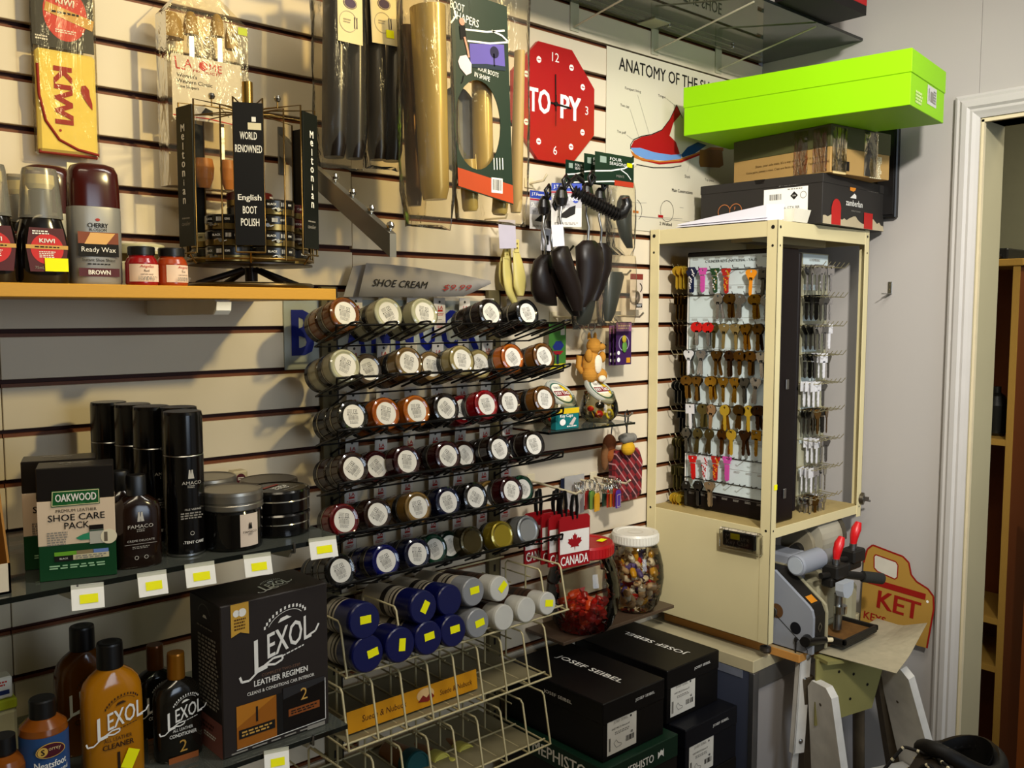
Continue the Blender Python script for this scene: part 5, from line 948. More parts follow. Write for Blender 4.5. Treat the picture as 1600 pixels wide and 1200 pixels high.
F = face(0, -R_ - .0006, 0); yb = hN - .058; m.disc(.0, yb, .017, mat('#c9a24a', .4), F, z=.0004, ry=.0095); m.disc(.0, yb, .016, mat('#4a1420', .4), F, z=.0007, ry=.0085); m.disc(-.009, yb, .006, mat('#c9a24a', .4), F, z=.001); m.text('S', -.009, yb, INK, F, h=.007, z=.0013, bold=.04); m.text('orrey', .005, yb + .001, mat('#d9c08a', .4), F, w=.014, h=.005, z=.001)
m.text('Neatsfoot', .001, yb - .018, WINK, F, w=.040, h=.0085, bend=R_, bold=.03); m.text('Oil Compound', .001, yb - .029, WINK, F, w=.045, h=.0075, bend=R_, bold=.02); m.scrib(0, yb - .036, .03, .003, 1, WINK, F, z=.0004); m.rect(0, yb - .055, .05, .03, mat('#6a6f7a', .4), F, z=-.0002); m.disc(.008, yb - .052, .012, mat('#a8401c', .4), F, z=.0006)
m.build('label_band', t); m = MB(); m.lathe([(.0150, hN - .026), (.0155, hN - .025), (.0155, hN - .002), (.0145, hN), (0, hN)], BLACK, n=30); m.build('cap', t)
x = atY(6, 1180, -.300).x; bz = atY(8, 1148, -.3).z - LT_; t = thing('oil_bottle', 'amber bottle with a black cap cut off by the lower left corner', 'bottle', (x, -.300, LT_)); m = MB(); m.lathe([(.024, 0), (.025, .003), (.025, bz - .036), (.022, bz - .028), (.011, bz - .022)], mat('#8a4a12', .2, trans=.2), n=32); m.build('bottle_body', t); m = MB(); m.lathe([(.013, bz - .0225), (.014, bz - .020), (.0135, bz), (0, bz)], BLACK, n=24); m.build('cap', t)
x = atY(-6, 1110, -.20).x; bz = atY(0, 1055, -.2).z - LT_; t = thing('spray_bottle', 'pale bottle with a lime yellow collar at the left edge above the amber bottle', 'bottle', (x, -.20, LT_)); m = MB(); m.box(-.022, -.014, 0, .022, .014, bz - .045, mat('#c9c3a0', .5), bev=.004); m.box(-.0225, -.0145, bz - .044, .0225, .0145, bz - .030, mat('#b8c22c', .5), bev=.002); m.build('bottle_body', t); m = MB(); m.box(-.018, -.012, bz - .029, .018, .012, bz, mat('#d9d4c8', .5), bev=.002); F = face(0, -.0122, bz - .012); m.scrib(0, .004, .024, .008, 2, REDINK, F); m.rect(0, -.008, .028, .006, mat('#1c2a5a', .5), F, z=.0006); m.build('cap', t)
# ================================================================ shoe cream rack
OLV2 = mat('#5c5236', .45, var=.12, scale=14); BWIRE = mat('#0e0d0c', .28, .5)
TIL = 0.27; UV = Vector((0, -math.cos(TIL), math.sin(TIL))); NV = Vector((0, math.sin(TIL), math.cos(TIL)))
JR = .0310; RZC = [1.5555, 1.4655, 1.3755, 1.2830, 1.1935, 1.1050]; YF = -.16
rk2 = thing('cream_rack', 'tall black wire rack with olive uprights holding rows of shoe cream jars', 'display rack', (1.09, 0, 1.33))
def RK(x, y, z): return (x - 1.09, y, z - 1.33)
for x in (.888, 1.300):
    m = MB(); m.box(*RK(x - .016, -.0135, .56), *RK(x + .016, -.001, 1.605), OLV2, bev=.001); m.box(*RK(x + .0165, -.010, .56), *RK(x + .021, -.002, 1.605), BLACK)
    for k in range(24): m.box(*RK(x - .003, -.0139, .60 + k * .042), *RK(x + .003, -.0134, .616 + k * .042), HOLE)
    m.build('upright', rk2)
JC = { 'caramel': '#7a4413', 'cream': '#b9b596', 'darkbrown': '#1d130d', 'black': '#0b0a0a', 'taupe': '#4a3c2c', 'tan': '#7a6038', 'beige': '#9c8d5c', 'orange': '#a8560e', 'amber': '#b0600c', 'tanbrown': '#6b4318', 'olive': '#1c1a12', 'red': '#6b0a10', 'brightred': '#8a0c12', 'dkred': '#35090b', 'brown': '#2e170d', 'gold': '#8a6a34', 'navy': '#0b1030', 'blue': '#0a1260', 'green': '#0c3a26', 'dkgreen': '#0c1f16', 'bronze': '#4a3f20', 'goldmet': '#a8922c', 'silver': '#a5a6a4' }
JW = {'taupe': 'grey brown', 'beige': 'beige', 'tanbrown': 'tan brown', 'dkred': 'dark red', 'dkgreen': 'dark green', 'goldmet': 'metallic gold', 'silver': 'metallic silver', 'bronze': 'bronze', 'brightred': 'bright red', 'darkbrown': 'dark brown', 'gold': 'golden tan', 'olive': 'dark olive'}
JGL = clear('#ffffff', .9, .04, .97, name='jar_glass'); RIM = mat('#8f8a7c', .2, .8); LIDB = mat('#0d0c0b', .25)
JPROT = {}
def jar(label, colr, M4, nolabel=False, group='shoe cream jars on the wire rack'):
    if colr not in JPROT:
        t = thing('cream_jar', label, 'shoe cream jar', mat4=M4, group=group); mt = mat(JC[colr], .16 if not nolabel else .25, .6 if nolabel else 0, var=.05)
        # local +z runs along the jar toward the room; the jar lies with its base outward
        m = MB(); m.lathe([(JR * .90, -.0330), (JR * .985, -.0325), (JR * .985, -.006), (JR * .93, -.0024), (JR * .80, -.0006), (JR * .70, -.0016), (0, -.0016)], mt, n=32)
        m.lathe([(JR * 1.0, -.0316), (JR * 1.012, -.030), (JR * 1.012, -.0290), (JR * 1.0, -.0276)], RIM, n=32, cap=False); m.rect(0, 0, .011, .010, mat('#c9c3b4', .6), frame((-JR * .55, -JR * .84, -.017), (0, 0, 1), (.84, -.55, 0)) @ T(0, 0, .0012)); m.build('jar_body', t)
        m = MB(); m.lathe([(0, -.0470), (JR * .92, -.0470), (JR * .98, -.0455), (JR * .98, -.0338), (JR * .9, -.0334)], LIDB, n=32); m.build('lid', t)
        m = MB(); m.lathe([(JR * .988, -.0052), (JR * .96, -.0008), (JR * .86, .0006), (JR * .80, .0002), (JR * .72, -.0006)], JGL, n=32, cap=False)
        m.build('glass_base', t)
        if not nolabel:
            m = MB(); D = T(0, 0, -.0010); m.disc(0, 0, JR * .67, mat('#d9d4c8', .6, var=.02), D, n=28); r = random.Random(hash(colr) % 97); g2 = mat('#8c8880', .7, var=0); a = {'c': 0}
            m.line([(.001, .0115), (.0075, .0115), (.0075, .005), (.001, .005), (.001, .0115)], .0007, INK, D, z=.0003); m.rect(.0043, .0083, .0012, .0035, INK, D, z=.0003); m.bars(-.001, -.003, .020, .007, g2, D, n=16, z=.0003); m.scrib(-.001, .003, .022, .005, 2, g2, D, z=.0003); m.scrib(-.0065, .0095, .011, .007, 3, g2, D, z=.0003); m.scrib(0, -.0105, .018, .006, 3, g2, D, z=.0003); m.disc(-.011, .004, .0012, INK, D, z=.0003, n=8); m.build('base_label', t)
        JPROT[colr] = t; return t
    return dup(JPROT[colr], label, mat4=M4, group=group)
# (pixel of the face, colour, jars one behind another, set back)
JROWS = [
 [(540, 491, 'caramel', 2, 0), (608, 492, 'cream', 2, 0), (664, 485, 'cream', 2, 0), (768, 497, 'darkbrown', 2, 0), (825, 487, 'black', 2, 0)],
 [(540, 568, 'cream', 2, 0), (577, 579, 'taupe', 1, .045), (640, 569, 'tan', 2, 0), (675, 572, 'tan', 1, .045), (723, 562, 'beige', 2, 0), (751, 568, 'beige', 1, .045), (802, 556, 'orange', 2, 0), (851, 551, 'tanbrown', 2, 0)],
 [(553, 652, 'olive', 2, 0), (604, 650, 'orange', 2, 0), (652, 645, 'amber', 2, 0), (698, 643, 'darkbrown', 2, 0), (724, 638, 'red', 1, .045), (761, 634, 'brightred', 2, 0), (797, 629, 'brown', 2, 0), (852, 626, 'tanbrown', 2, 0)],
 [(553, 734, 'brown', 2, 0), (590, 733, 'dkred', 1, .03), (637, 729, 'dkred', 2, 0), (701, 718, 'dkred', 2, 0), (727, 716, 'brown', 1, .045), (781, 706, 'darkbrown', 2, 0), (805, 703, 'dkred', 1, .045), (835, 700, 'darkbrown', 2, 0)],
 [(539, 817, 'red', 1, 0), (591, 808, 'brown', 2, 0), (654, 799, 'gold', 2, 0), (701, 791, 'navy', 2, 0), (744, 782, 'black', 2, 0), (767, 777, 'gold', 1, .045), (800, 772, 'dkred', 2, 0), (818, 766, 'green', 1, .045)],
 [(533, 897, 'black', 2, 0), (604, 887, 'blue', 2, 0), (653, 877, 'navy', 2, 0), (680, 866, 'green', 1, .035), (704, 856, 'dkgreen', 1, .045), (739, 845, 'bronze', 1, .02), (786, 838, 'goldmet', 1, .0), (826, 831, 'silver', 1, .0)]]
rj = random.Random(21)
for r_, row in enumerate(JROWS):
    for j, (u, v, colr, n, back) in enumerate(row):
        y0 = YF + back * math.cos(TIL); c = atY(u, v, y0); cz = RZC[r_] - back * math.sin(TIL)
        c = Vector((c.x, y0, cz)); nl = colr in ('goldmet', 'silver', 'bronze')
        for k in range(n):
            p = c - UV * (.0482 * k); M4 = frame(p, (1, 0, 0), NV) ; M4 = M4 @ RZ(rj.uniform(-.5, .9) if not nl else 0)
            w_ = JW.get(colr, colr); pos = '%s from left on the %s rack row' % (ordinal(j), ordinal(r_))
            jar(('%s shoe cream jar facing out, %s' % (w_, pos)) if k == 0 else ('%s shoe cream jar behind the one %s' % (w_, pos)), colr, M4, nl)
# wire trays
for r_ in range(6):
    o = Vector((0, YF, RZC[r_])); m = MB(); bot = -JR - .0028
    def P(x, u, n): q = o + UV * u + NV * n; return RK(x, q.y, q.z)
    xl, xr = .806, 1.352
    m.tube([P(xl + .02, -.105, bot), P(xr, -.105, bot)], .0018, BWIRE, n=6)
    m.tube([P(xl + .02, -.105, bot), P(xl, .006, bot), P(xl, .010, bot + .010)], .0018, BWIRE, n=6); m.tube([P(xr, -.105, bot), P(xr, .006, bot), P(xr, .010, bot + .010)], .0022, BWIRE, n=6)
    m.tube([P(xl, .010, bot + .010), P(xr, .010, bot + .010)], .0024, BWIRE, n=6)
    for x in (.888, 1.300): m.tube([P(x, .0, bot), P(x, -.105, bot), RK(x, -.014, o.z + bot - .055)], .0020, BWIRE, n=6)
    m.build('wire_tray', rk2)
    nf = 8; L_ = .046 if r_ < 2 else .014
    for j in range(nf):
        x = .828 + j * (1.332 - .828) / (nf - 1); w2 = .0125 if r_ < 2 else .010; m = MB()
        pts = [P(x - w2, -.06 if r_ < 2 else -.02, bot + .0005), P(x - w2, L_ - .012, bot + .004)] + [P(x - w2 * math.cos(q * PI / 6), L_ - .012 + .012 * math.sin(q * PI / 6), bot + .006) for q in range(1, 6)] + [P(x + w2, L_ - .012, bot + .004), P(x + w2, -.06 if r_ < 2 else -.02, bot + .0005)]
        m.tube(pts, .0021, BWIRE, n=6); m.build('wire_loop', rk2)
# hanging header cards behind every column
TAGM = mat('#cfc7bb', .75); LARED = mat('#b02a20', .6, var=0)
HT = None
for r_ in range(6):
    for j in range(7):
        x = .944 + j * .0672 - r_ * .004; top = RZC[r_] + (.030 if r_ else .031) + .0
        if HT is None:
            m = MB(); F = face(0, -.0012, 0); m.box(-.0145, -.072, -.0006, .0145, .0, .0006, TAGM, F); m.disc(0, -.0085, .0028, mat('#3a3630', .7), F, z=.0009, n=12); m.text('LA', .002, -.020, LARED, F, w=.012, h=.007, bold=.02, z=.001); m.rect(.001, -.0265, .013, .004, LARED, F, z=.001); m.scrib(0, -.034, .02, .006, 2, LARED, F, z=.001); m.scrib(0, -.045, .01, .003, 1, GREYINK, F, z=.001); m.scrib(0, -.058, .018, .008, 2, LARED, F, z=.001)
            HT = m.build('hang_card', label='x', cat='price card', group='small white cards behind the jars'); o = HT
        else: o = HT.copy(); COL.objects.link(o)
        o['label'] = 'small white card with red print, %s from left behind the %s row of jars' % (ordinal(j), ordinal(r_))
        o.location = (x, -.0165, top); o.rotation_euler = (rj.uniform(-.03, .10), rj.uniform(-.04, .04), 0)
# the shoe cream price sign and its slip behind
t = thing('price_sign', 'curled grey paper sign reading SHOE CREAM $9.99 above the jar rack', 'sign', (1.08, -.03, 1.59)); SG = mat('#8d8883', .8, var=.04)
m = MB(); n = 16; up, lo = [], []
for i in range(n + 1):
    s = i / n; x = -.145 + .295 * s; curl = .035 * max(0, s - .55) ** 1.5 * 4; zt_ = .060 - .028 * s ** 2.2; zb_ = -.004 + .004 * s + (.026 * max(0, s - .82) / .18)
    zb_ = min(zb_, zt_ - .001); up.append((x + .020 * (1 - s), -curl - .010, zt_)); lo.append((x, -curl - .012, zb_))
vs = up + lo + [(a, b + .0006, c_) for a, b, c_ in up + lo]; N = n + 1; fs = [(i, N + i, N + i + 1, i + 1) for i in range(n)] + [(2*N + i, 2*N + i + 1, 3*N + i + 1, 3*N + i) for i in range(n)] + [(i, i + 1, 2*N + i + 1, 2*N + i) for i in range(n)] + [(N + i, 3*N + i, 3*N + i + 1, N + i + 1) for i in range(n)]
m.add(vs, fs, SG, None, True); F = face(-.028, -.0135, .022) @ RZ(-.02); m.text('SHOE CREAM', -.020, 0, INK, F, w=.132, h=.014, shear=.35, bold=.005); m.build('paper', t)
m = MB(); m.text('$9.99', .080, .0205, mat('#8a2018', .6, var=0), None, w=.060, h=.0135, shear=.35, z=0)
def oncurl(x): s_ = (x + .145) / .295; return -(.035 * max(0, s_ - .55) ** 1.5 * 4) - .0150
m.v = [(a, oncurl(a), b - .004) for a, b, c_ in m.v]; m.build('red_price', t, label='red printed price')
m = MB(); m.prism([(-.01, 0), (.012, .058), (.05, .064), (.08, .0)], -.0008, 0, SG, face(.922, -.026, 1.586)); m.build('paper_slip', label='blank grey paper slip tucked behind the shoe cream sign', cat='paper')
# blue lettered panel behind the top rows
t = thing('brand_panel', 'translucent wall panel with big blue letters behind the top jar rows', 'sign', (1.03, -.001, 1.515)); m = MB(); F = face(0, -.0015, 0)
m.box(-.230, -.064, -.0012, .255, .066, .0012, clear('#e6ebe6', .8, .15, .96, haze=.3, name='acrylic_panel'), F); m.build('acrylic_sheet', t)
BLU = mat('#0d1a6e', .4)
for k, ch in enumerate('BRANNOCK'):
    if ch: m = MB(); m.text(ch, -.1925 + k * .0575, .004, BLU, F, w=.040, h=.081, bold=.05, z=.0018); m.build('letter', t, label='blue letter')
# ================================================================ wire baskets under the jars
CW = mat('#c2b58a', .4, .1, var=.1, scale=40); CWD = mat('#857b5c', .5, .1)
def basket(label, z, yf, x0, x1, xs, hgt, floor=True, top=True):
    t = thing('wire_basket', label, 'basket', (x0, 0, z), group='cream wire baskets below the jar rack'); m = MB(); W_ = x1 - x0; r_ = .0021
    for yy, zz in ((yf, 0), (yf + .018, .004), (yf * .55, .004), (-.02, .004), (-.016, .07)): m.tube([(0, yy, zz), (W_, yy, zz)], r_, CW, n=6)
    if floor: m.box(.012, yf + .02, .0012, W_ - .012, -.02, .0022, CWD)
    m.build('frame', t)
    for x in xs:
        m = MB(); m.tube([(x - x0, yf, 0), (x - x0, yf + .020, hgt - .006), (x - x0, yf + .026, hgt), (x - x0, yf * .45, hgt - .002), (x - x0, yf * .45 + .006, hgt - .008), (x - x0, yf * .45 + .006, .004)], r_, CW, n=6); m.tube([(x - x0, yf, .0), (x - x0, -.016, .004)], r_ * .9, CW, n=6); m.tube([(x - x0, yf * .5, .045), (x - x0 + .0, -.016, .045)], r_ * .8, CW, n=5); m.build('divider_wire', t)
    return t
b1 = basket('upper cream wire basket full of spray cans lying on their sides', .938, -.222, .785, 1.325, [.790, .905, 1.262, 1.320], .092)
x0, x1 = .7797, 1.2547
basket('empty middle cream wire basket with a yellow suede label strip', .818, -.240, x0, x1 + .002, [x0 + .001 + k * (x1 - x0) / 8 for k in range(9)], .102)
basket('lowest cream wire basket with teal and yellow bottle caps in view', .676, -.240, x0, x1 + .002, [x0 + .001 + k * (x1 - x0) / 8 for k in range(9)], .102)
# yellow label strip
t = thing('label_strip', 'yellow suede and nubuck label strip standing in the middle wire basket', 'label', (.955, -.196, .8235)); m = MB(); F = face(0, 0, .020) @ RX(-.12); YS = mat('#c98a14', .4, var=.12, scale=10)
m.box(-.150, -.019, -.001, .142, .019, 0, YS, F); m.text('Suede & Nubuck', -.073, .0, mat('#4a2210', .5), F, w=.095, h=.011, shear=.15); m.text('Suede & Nubuck', .090, -.002, mat('#4a2210', .5), F, w=.078, h=.010, shear=.15); m.disc(.018, .004, .020, mat('#d9b27a', .5), F, z=.0004, ry=.012); m.poly([(.000, -.006), (.012, .004), (.020, -.002), (.030, .006), (.038, -.004), (.022, -.010)], mat('#7a1f14', .5), F, z=.0009); m.build('strip', t)
# cans lying with their caps to the room
t2 = .12; UC = Vector((0, -math.cos(t2), math.sin(t2))); NC = Vector((0, math.sin(t2), math.cos(t2)))
CB = mat('#070d45', .3, var=.05); CG = mat('#8f9092', .35, .2); BODY = mat('#b5ab96', .35, .2, var=.15, scale=20); BODYD = mat('#3a2416', .35, var=.2); CCL = clear('#f4f1e6', .85, .12, .95, haze=.6, name='clear_cap')
LP = {}
def lying(label, u, v, y, R_, kind, sticker, L_=.165):
    c = atY(u, v, y); t = thing('spray_can', label, 'spray can', mat4=frame(c, (1, 0, 0), NC), group='spray cans lying in the wire basket'); capl = .050 if kind == 'blue' else .042
    m = MB(); body = BODY if kind != 'clear' else BODYD; m.lathe([(0, -L_), (R_ * .9, -L_), (R_ * .97, -L_ + .004), (R_ * .97, -capl - .004), (R_ * .9, -capl)], body, n=32)
    for a, b in ((-.062, -.056), (-.072, -.069), (-.10, -.085)): m.lathe([(R_ * .974, a), (R_ * .974, b)], mat('#2a2420', .4), n=32, cap=False)
    m.build('can_body', t); m = MB()
    if kind == 'clear':
        m.lathe([(R_ * .99, -capl), (R_, -.006), (R_ * .96, -.001), (R_ * .9, 0), (0, 0)], CCL, n=36, cap=False); m.build('cap', t); m = MB(); m.lathe([(R_ * .6, -capl), (R_ * .6, -.022), (R_ * .34, -.018), (R_ * .34, -.005), (0, -.004)], mat('#d9d6cc', .5), n=20); m.build('nozzle', t)
    else: m.lathe([(R_ * .99, -capl), (R_, -.008), (R_ * .965, -.002), (R_ * .9, 0), (0, 0)], CB if kind == 'blue' else CG, n=40); m.build('cap', t)
    if sticker: m = MB(); sx, sy, a = sticker; m.rect(0, 0, .022, .0135, YEL, T(sx * R_, sy * R_, 0) @ RZ(a), z=.0007); m.build('price_sticker', t)
    return t
BL, GR, CLR = 'blue', 'grey', 'clear'
for lab, u, v, y, R_, k, s in (
 ('blue capped spray can at the lower left of the basket', 575, 1022, -.236, .0325, BL, (.30, .0, .15)), ('blue capped spray can, second in the lower row, sticker upright', 626, 1008, -.236, .0318, BL, (.1, .0, 1.4)), ('blue capped spray can, third in the lower row', 670, 997, -.236, .0312, BL, (.05, .1, .06)), ('blue capped spray can, fourth in the lower row', 709, 986, -.236, .0300, BL, (.1, .1, .03)),
 ('grey capped spray can in the lower row with a yellow sticker', 747, 974, -.232, .0280, GR, (.15, 0, .15)), ('clear capped spray can in the lower row next to the grey cap', 788, 965, -.228, .0255, CLR, None), ('clear capped spray can in the lower row, second from the right', 823, 953, -.226, .0255, CLR, None), ('clear capped spray can at the lower right end with a sticker', 856, 943, -.224, .0235, CLR, (.15, 0, -.2)),
 ('blue capped spray can alone at the upper left of the basket', 570, 970, -.230, .0320, BL, (.05, .05, -.04)), ('blue capped spray can in the upper row with a slanted sticker', 662, 949, -.226, .0305, BL, (.1, .0, .95)), ('blue capped spray can in the upper row without a sticker', 703, 938, -.216, .0295, BL, None), ('grey capped spray can in the upper row with a yellow sticker', 740, 925, -.218, .0275, GR, (.1, .1, .04)), ('clear capped spray can at the upper right with a slanted sticker', 781, 920, -.218, .0250, CLR, (.3, .1, .7))):
    lying(lab, u, v, y, R_, k, s)
# capped bottles peeping up in the lowest basket
CT = mat('#1f4f52', .4); CY = mat('#d0c860', .5)
for lab, u, v, R_, mt in (('teal capped bottle in the lowest wire basket', 654, 1196, .027, CT), ('yellow capped bottle beside the teal cap in the lowest basket', 692, 1194, .022, CY), ('yellow capped bottle at the bottom edge, in front of the others', 712, 1204, .022, CY), ('yellow capped bottle at the back right of the lowest basket', 730, 1182, .024, CY), ('yellow capped bottle at the front right of the lowest basket', 746, 1188, .024, CY)):
    y = -.15; 
    if v > 1200: y = -.17
    c = atY(u, v, y); t = thing('capped_bottle', lab, 'bottle', mat4=frame(c, (1, 0, 0), NC), group='capped bottles in the lowest basket'); m = MB(); m.lathe([(0, -.105), (R_ * .85, -.105), (R_ * .92, -.10), (R_ * .92, -.034), (R_ * .8, -.03)], mat('#8a5a2c', .4), n=24); m.build('bottle_body', t); m = MB(); m.lathe([(R_, -.03), (R_, -.004), (R_ * .95, 0), (R_ * .84, 0), (R_ * .8, -.002), (0, -.002)], mt, n=32); m.build('cap', t)
# ================================================================ things hanging on the middle of the slat wall
def PX(pts, y, org=(0, 0)): return [(lambda p: (p.x - org[0], p.z - org[1]))(atY(u, v, y)) for u, v in pts]
# ---- stop-sign clock
cx, cz, cr = 1.4865, 2.031, .130
t = thing('wall_clock', 'red octagonal wall clock with white lettering beside the shoe poster', 'clock', (cx, -.001, cz)); CR = mat('#a50f12', .35, var=.03); F = face(0, 0, 0)
oc = [(cr / math.cos(PI / 8) * math.cos(PI / 8 + k * PI / 4), cr / math.cos(PI / 8) * math.sin(PI / 8 + k * PI / 4)) for k in range(8)]
m = MB(); m.prism(oc, 0, .009, CR, F); m.text('TO', -.050, .000, WINK, F, w=.066, h=.052, bold=.04, z=.0094); m.text('PY', .050, -.002, WINK, F, w=.064, h=.052, bold=.04, z=.0094) 
for a, s in ((90, '12'), (0, '3'), (-90, '6'), (180, '9')): m.text(s, .104 * math.cos(math.radians(a)), .104 * math.sin(math.radians(a)), WINK, F, h=.020, z=.0094)
for k in range(12):
    if k % 3: a = k * PI / 6; x, y = .104 * math.cos(a), .104 * math.sin(a); m.prism([(x + .0075 * math.cos(PI/8 + q * PI/4), y + .0075 * math.sin(PI/8 + q * PI/4)) for q in range(8)], .009, .0094, WINK, F); m.rect(x, y, .009, .0022, CR, F, z=.0098)
m.build('clock_face', t)
for nm, ang, L_, wd in (('hour_hand', -.05, .050, .0035), ('minute_hand', PI / 2 + .02, .066, .0028)):
    m = MB(); m.box(-.016, -wd / 2, .011, L_, wd / 2, .0118, INK, F @ RZ(ang)); m.build(nm, t)
m = MB(); m.box(-.05, -.0006, .0122, .02, .0006, .0126, INK, F @ RZ(PI / 2 - .02)); m.build('second_hand', t)
m = MB(); m.lathe([(.005, .009), (.005, .0135), (0, .0135)], INK, F, n=16); m.build('hub', t)
# ---- shoe poster
px0, px1, pz0, pz1 = 1.667, 2.300, 1.764, 2.197
t = thing('wall_poster', 'large white poster showing the anatomy of a shoe, partly hidden by the lime box', 'poster', (px0, -.001, pz0)); PO = (px0, pz0); F = face(0, -.0016, 0)
def PP2(pts): return [(lambda p: (p.x - px0, p.z - pz0))(atY(u, v, -.0026)) for u, v in pts]
PW = mat('#cfc6ae', .38, var=.02, scale=5); m = MB(); m.box(0, 0, -.0008, px1 - px0, pz1 - pz0, 0, PW, F)
a = PP2([(967, 96)])[0]; b = PP2([(1112, 134)])[0]; m.text('ANATOMY OF THE SHOE', a[0], a[1] - .004, INK, F, w=(b[0] - a[0]) * 1.10, h=.031, bold=.014, anchor='l')
SR, SBL, SDB, SOR = mat('#9c1414', .5, var=.02), mat('#6a90c4', .5, var=.02), mat('#16446e', .5), mat('#b56a24', .5)
m.poly(PP2([(985, 231), (990, 220), (1002, 214), (1018, 211), (1034, 204), (1046, 188), (1057, 165), (1064, 178), (1052, 192), (1046, 212), (1056, 222), (1062, 240), (1058, 243), (1030, 244), (1000, 236)]), SR, F, z=.0004)
m.poly(PP2([(985, 231), (1000, 231), (1022, 238), (1048, 242), (1064, 241), (1064, 248), (1040, 251), (1010, 249), (992, 241)]), SBL, F, z=.0006); m.poly(PP2([(1064, 242), (1074, 230), (1090, 222), (1104, 227), (1085, 240), (1066, 246)]), SDB, F, z=.0006)
m.poly(PP2([(985, 235), (1000, 246), (1030, 252), (1060, 249), (1085, 240), (1110, 230), (1130, 231), (1130, 236), (1100, 238), (1070, 250), (1040, 256), (1005, 252), (990, 246)]), SOR, F, z=.0005); m.poly(PP2([(1000, 250), (1030, 254), (1060, 252), (1092, 240), (1110, 233), (1100, 240), (1064, 254), (1030, 257)]), SR, F, z=.0008); m.poly(PP2([(1093, 234), (1128, 234), (1130, 258), (1124, 262), (1094, 261), (1092, 254)]), mat('#8a5a1e', .5, var=.15), F, z=.0009)
m.line(PP2([(985, 233), (985, 226), (990, 218), (1002, 213), (1018, 210), (1034, 203), (1046, 187), (1057, 164), (1066, 185)]), .0022, INK, F, z=.001); m.line(PP2([(994, 257), (1020, 262), (1048, 262), (1064, 259)]), .0022, INK, F, z=.001)
for wd, u, v, L_ in (('Forepart lining', 989, 141, .06), ('Tongue', 1034, 151, .03), ('Toe cap', 976, 166, .033), ('Toe puff', 971, 207, .033), ('Shank', 1074, 276, .024), ('Top piece', 1108, 282, .040), ('Main Constructions', 1066, 299, .088), ('2 Welted', 1040, 350, .05)):
    a = PP2([(u, v)])[0]; m.text(wd, a[0], a[1], INK, F, w=L_, h=.0085, bold=.02 if wd[0] in 'M2' else 0)
for pts in ([(996, 148), (1014, 209)], [(1041, 154), (1056, 166)], [(984, 170), (998, 214)], [(979, 211), (990, 219)], [(1078, 250), (1074, 268)], [(1108, 262), (1108, 274)], [(990, 262), (997, 257)], [(985, 316), (1000, 317), (1010, 317)], [(1000, 338), (1030, 340), (1066, 342)], [(1062, 324), (1068, 325)]): m.line(PP2(pts), .0008, GREYINK, F, z=.0006)
a = PP2([(1042, 330)])[0]; m.ring(a[0], a[1], .0265, .0278, INK, F, z=.0006); a = PP2([(992, 328)])[0]; m.ring(a[0], a[1], .026, .0273, INK, F, z=.0006, a0=-1, a1=1.3); a = PP2([(1032, 338)])[0]; m.rect(a[0], a[1], .02, .007, SR, F, z=.0007); a = PP2([(993, 331)])[0]; m.rect(a[0], a[1], .022, .006, SOR, F, z=.0007); m.line([(0, .035), (.6, .035)], .0008, GREYINK, F, z=.0006)
m.build('printed_sheet', t)
# ---- boot shaper packs in film
HD = mat('#140d09', .3, var=.15, scale=14); BRN2 = mat('#4e3516', .3, .4, var=.1); GLD = mat('#ad9450', .26, .25, var=.06, scale=40); WDB = mat('#a08a5a', .4, var=.1)
def pack(label, y, films, rods, card=None, zrail=2.30):
    a = [(lambda p: (p.x, p.z))(atY(u, v, y)) for u, v in films]
    cx_ = sum(p[0] for p in a) / len(a); zb = min(p[1] for p in a); t = thing('boot_shaper_pack', label, 'boot shapers', (cx_, y, zb), group=None)
    for u0, v0, u1, v1, r0, r1, mt in rods:
        p, q = atY(u0, v0, y), atY(u1, v1, y); m = MB(); dz = (p - q); L_ = dz.length; m.tube([(q.x - cx_, 0, q.z - zb), (q.x - cx_ + dz.x * .06, 0, q.z - zb + dz.z * .06), (q.x - cx_ + dz.x * .5, 0, q.z - zb + dz.z * .5), (p.x - cx_, 0, p.z - zb)], r0, mt, n=24, radii=[r1 * .82, r1, (r0 + r1) / 2, r0], flat=.8)
        if mt is GLD: m.tube([(q.x - cx_ + .006 + dz.x * k / 30, -(r1 + (r0 - r1) * k / 30) * .80 - .0012, q.z - zb + dz.z * (k / 30) * .9 + .02) for k in range(30)], .0009, mat('#e8cf86', .3, .6), n=4)
        m.build('boot_shaper', t)
    D_ = max(max(r[4], r[5]) for r in rods) + .006; xs = [(p[0] - cx_, p[1] - zb) for p in a]; top = [p for p in xs if p[1] > .12]; bot = [p for p in xs if p[1] <= .12]
    xl, xr = min(p[0] for p in xs), max(p[0] for p in xs); zt = max(p[1] for p in xs); m = MB(); rings = []
    rr = random.Random(len(label))
    for k in range(9):
        f = k / 8; z = zt * f; w_ = 1 if 0 < k < 8 else .97; dd = D_ * (.12 if k == 0 else (.75 if k == 1 else 1)); n = 16; cxx = (xl + xr) / 2; hw = (xr - xl) / 2 * w_
        rings.append([(cxx + hw * math.copysign(abs(math.cos(2*PI*q/n)) ** .6, math.cos(2*PI*q/n)) + rr.uniform(-.002, .002), dd * math.copysign(abs(math.sin(2*PI*q/n)) ** .8, math.sin(2*PI*q/n)) + rr.uniform(-.0015, .0015), z + (rr.uniform(-.006, .003) if k == 0 else 0)) for q in range(n)])
    m.loft(rings, BAG, cap=True); m.build('clear_bag', t)
    return t, cx_, zb, D_
YB = -.175
t, c0, z0, D_ = pack('left of two clear packs of dark boot shapers with cream cards', YB, [(492, -60), (566, -60), (494, 256), (568, 252)], [(524, -40, 522, 246, .024, .024, HD), (556, -40, 554, 248, .0165, .020, HD)])
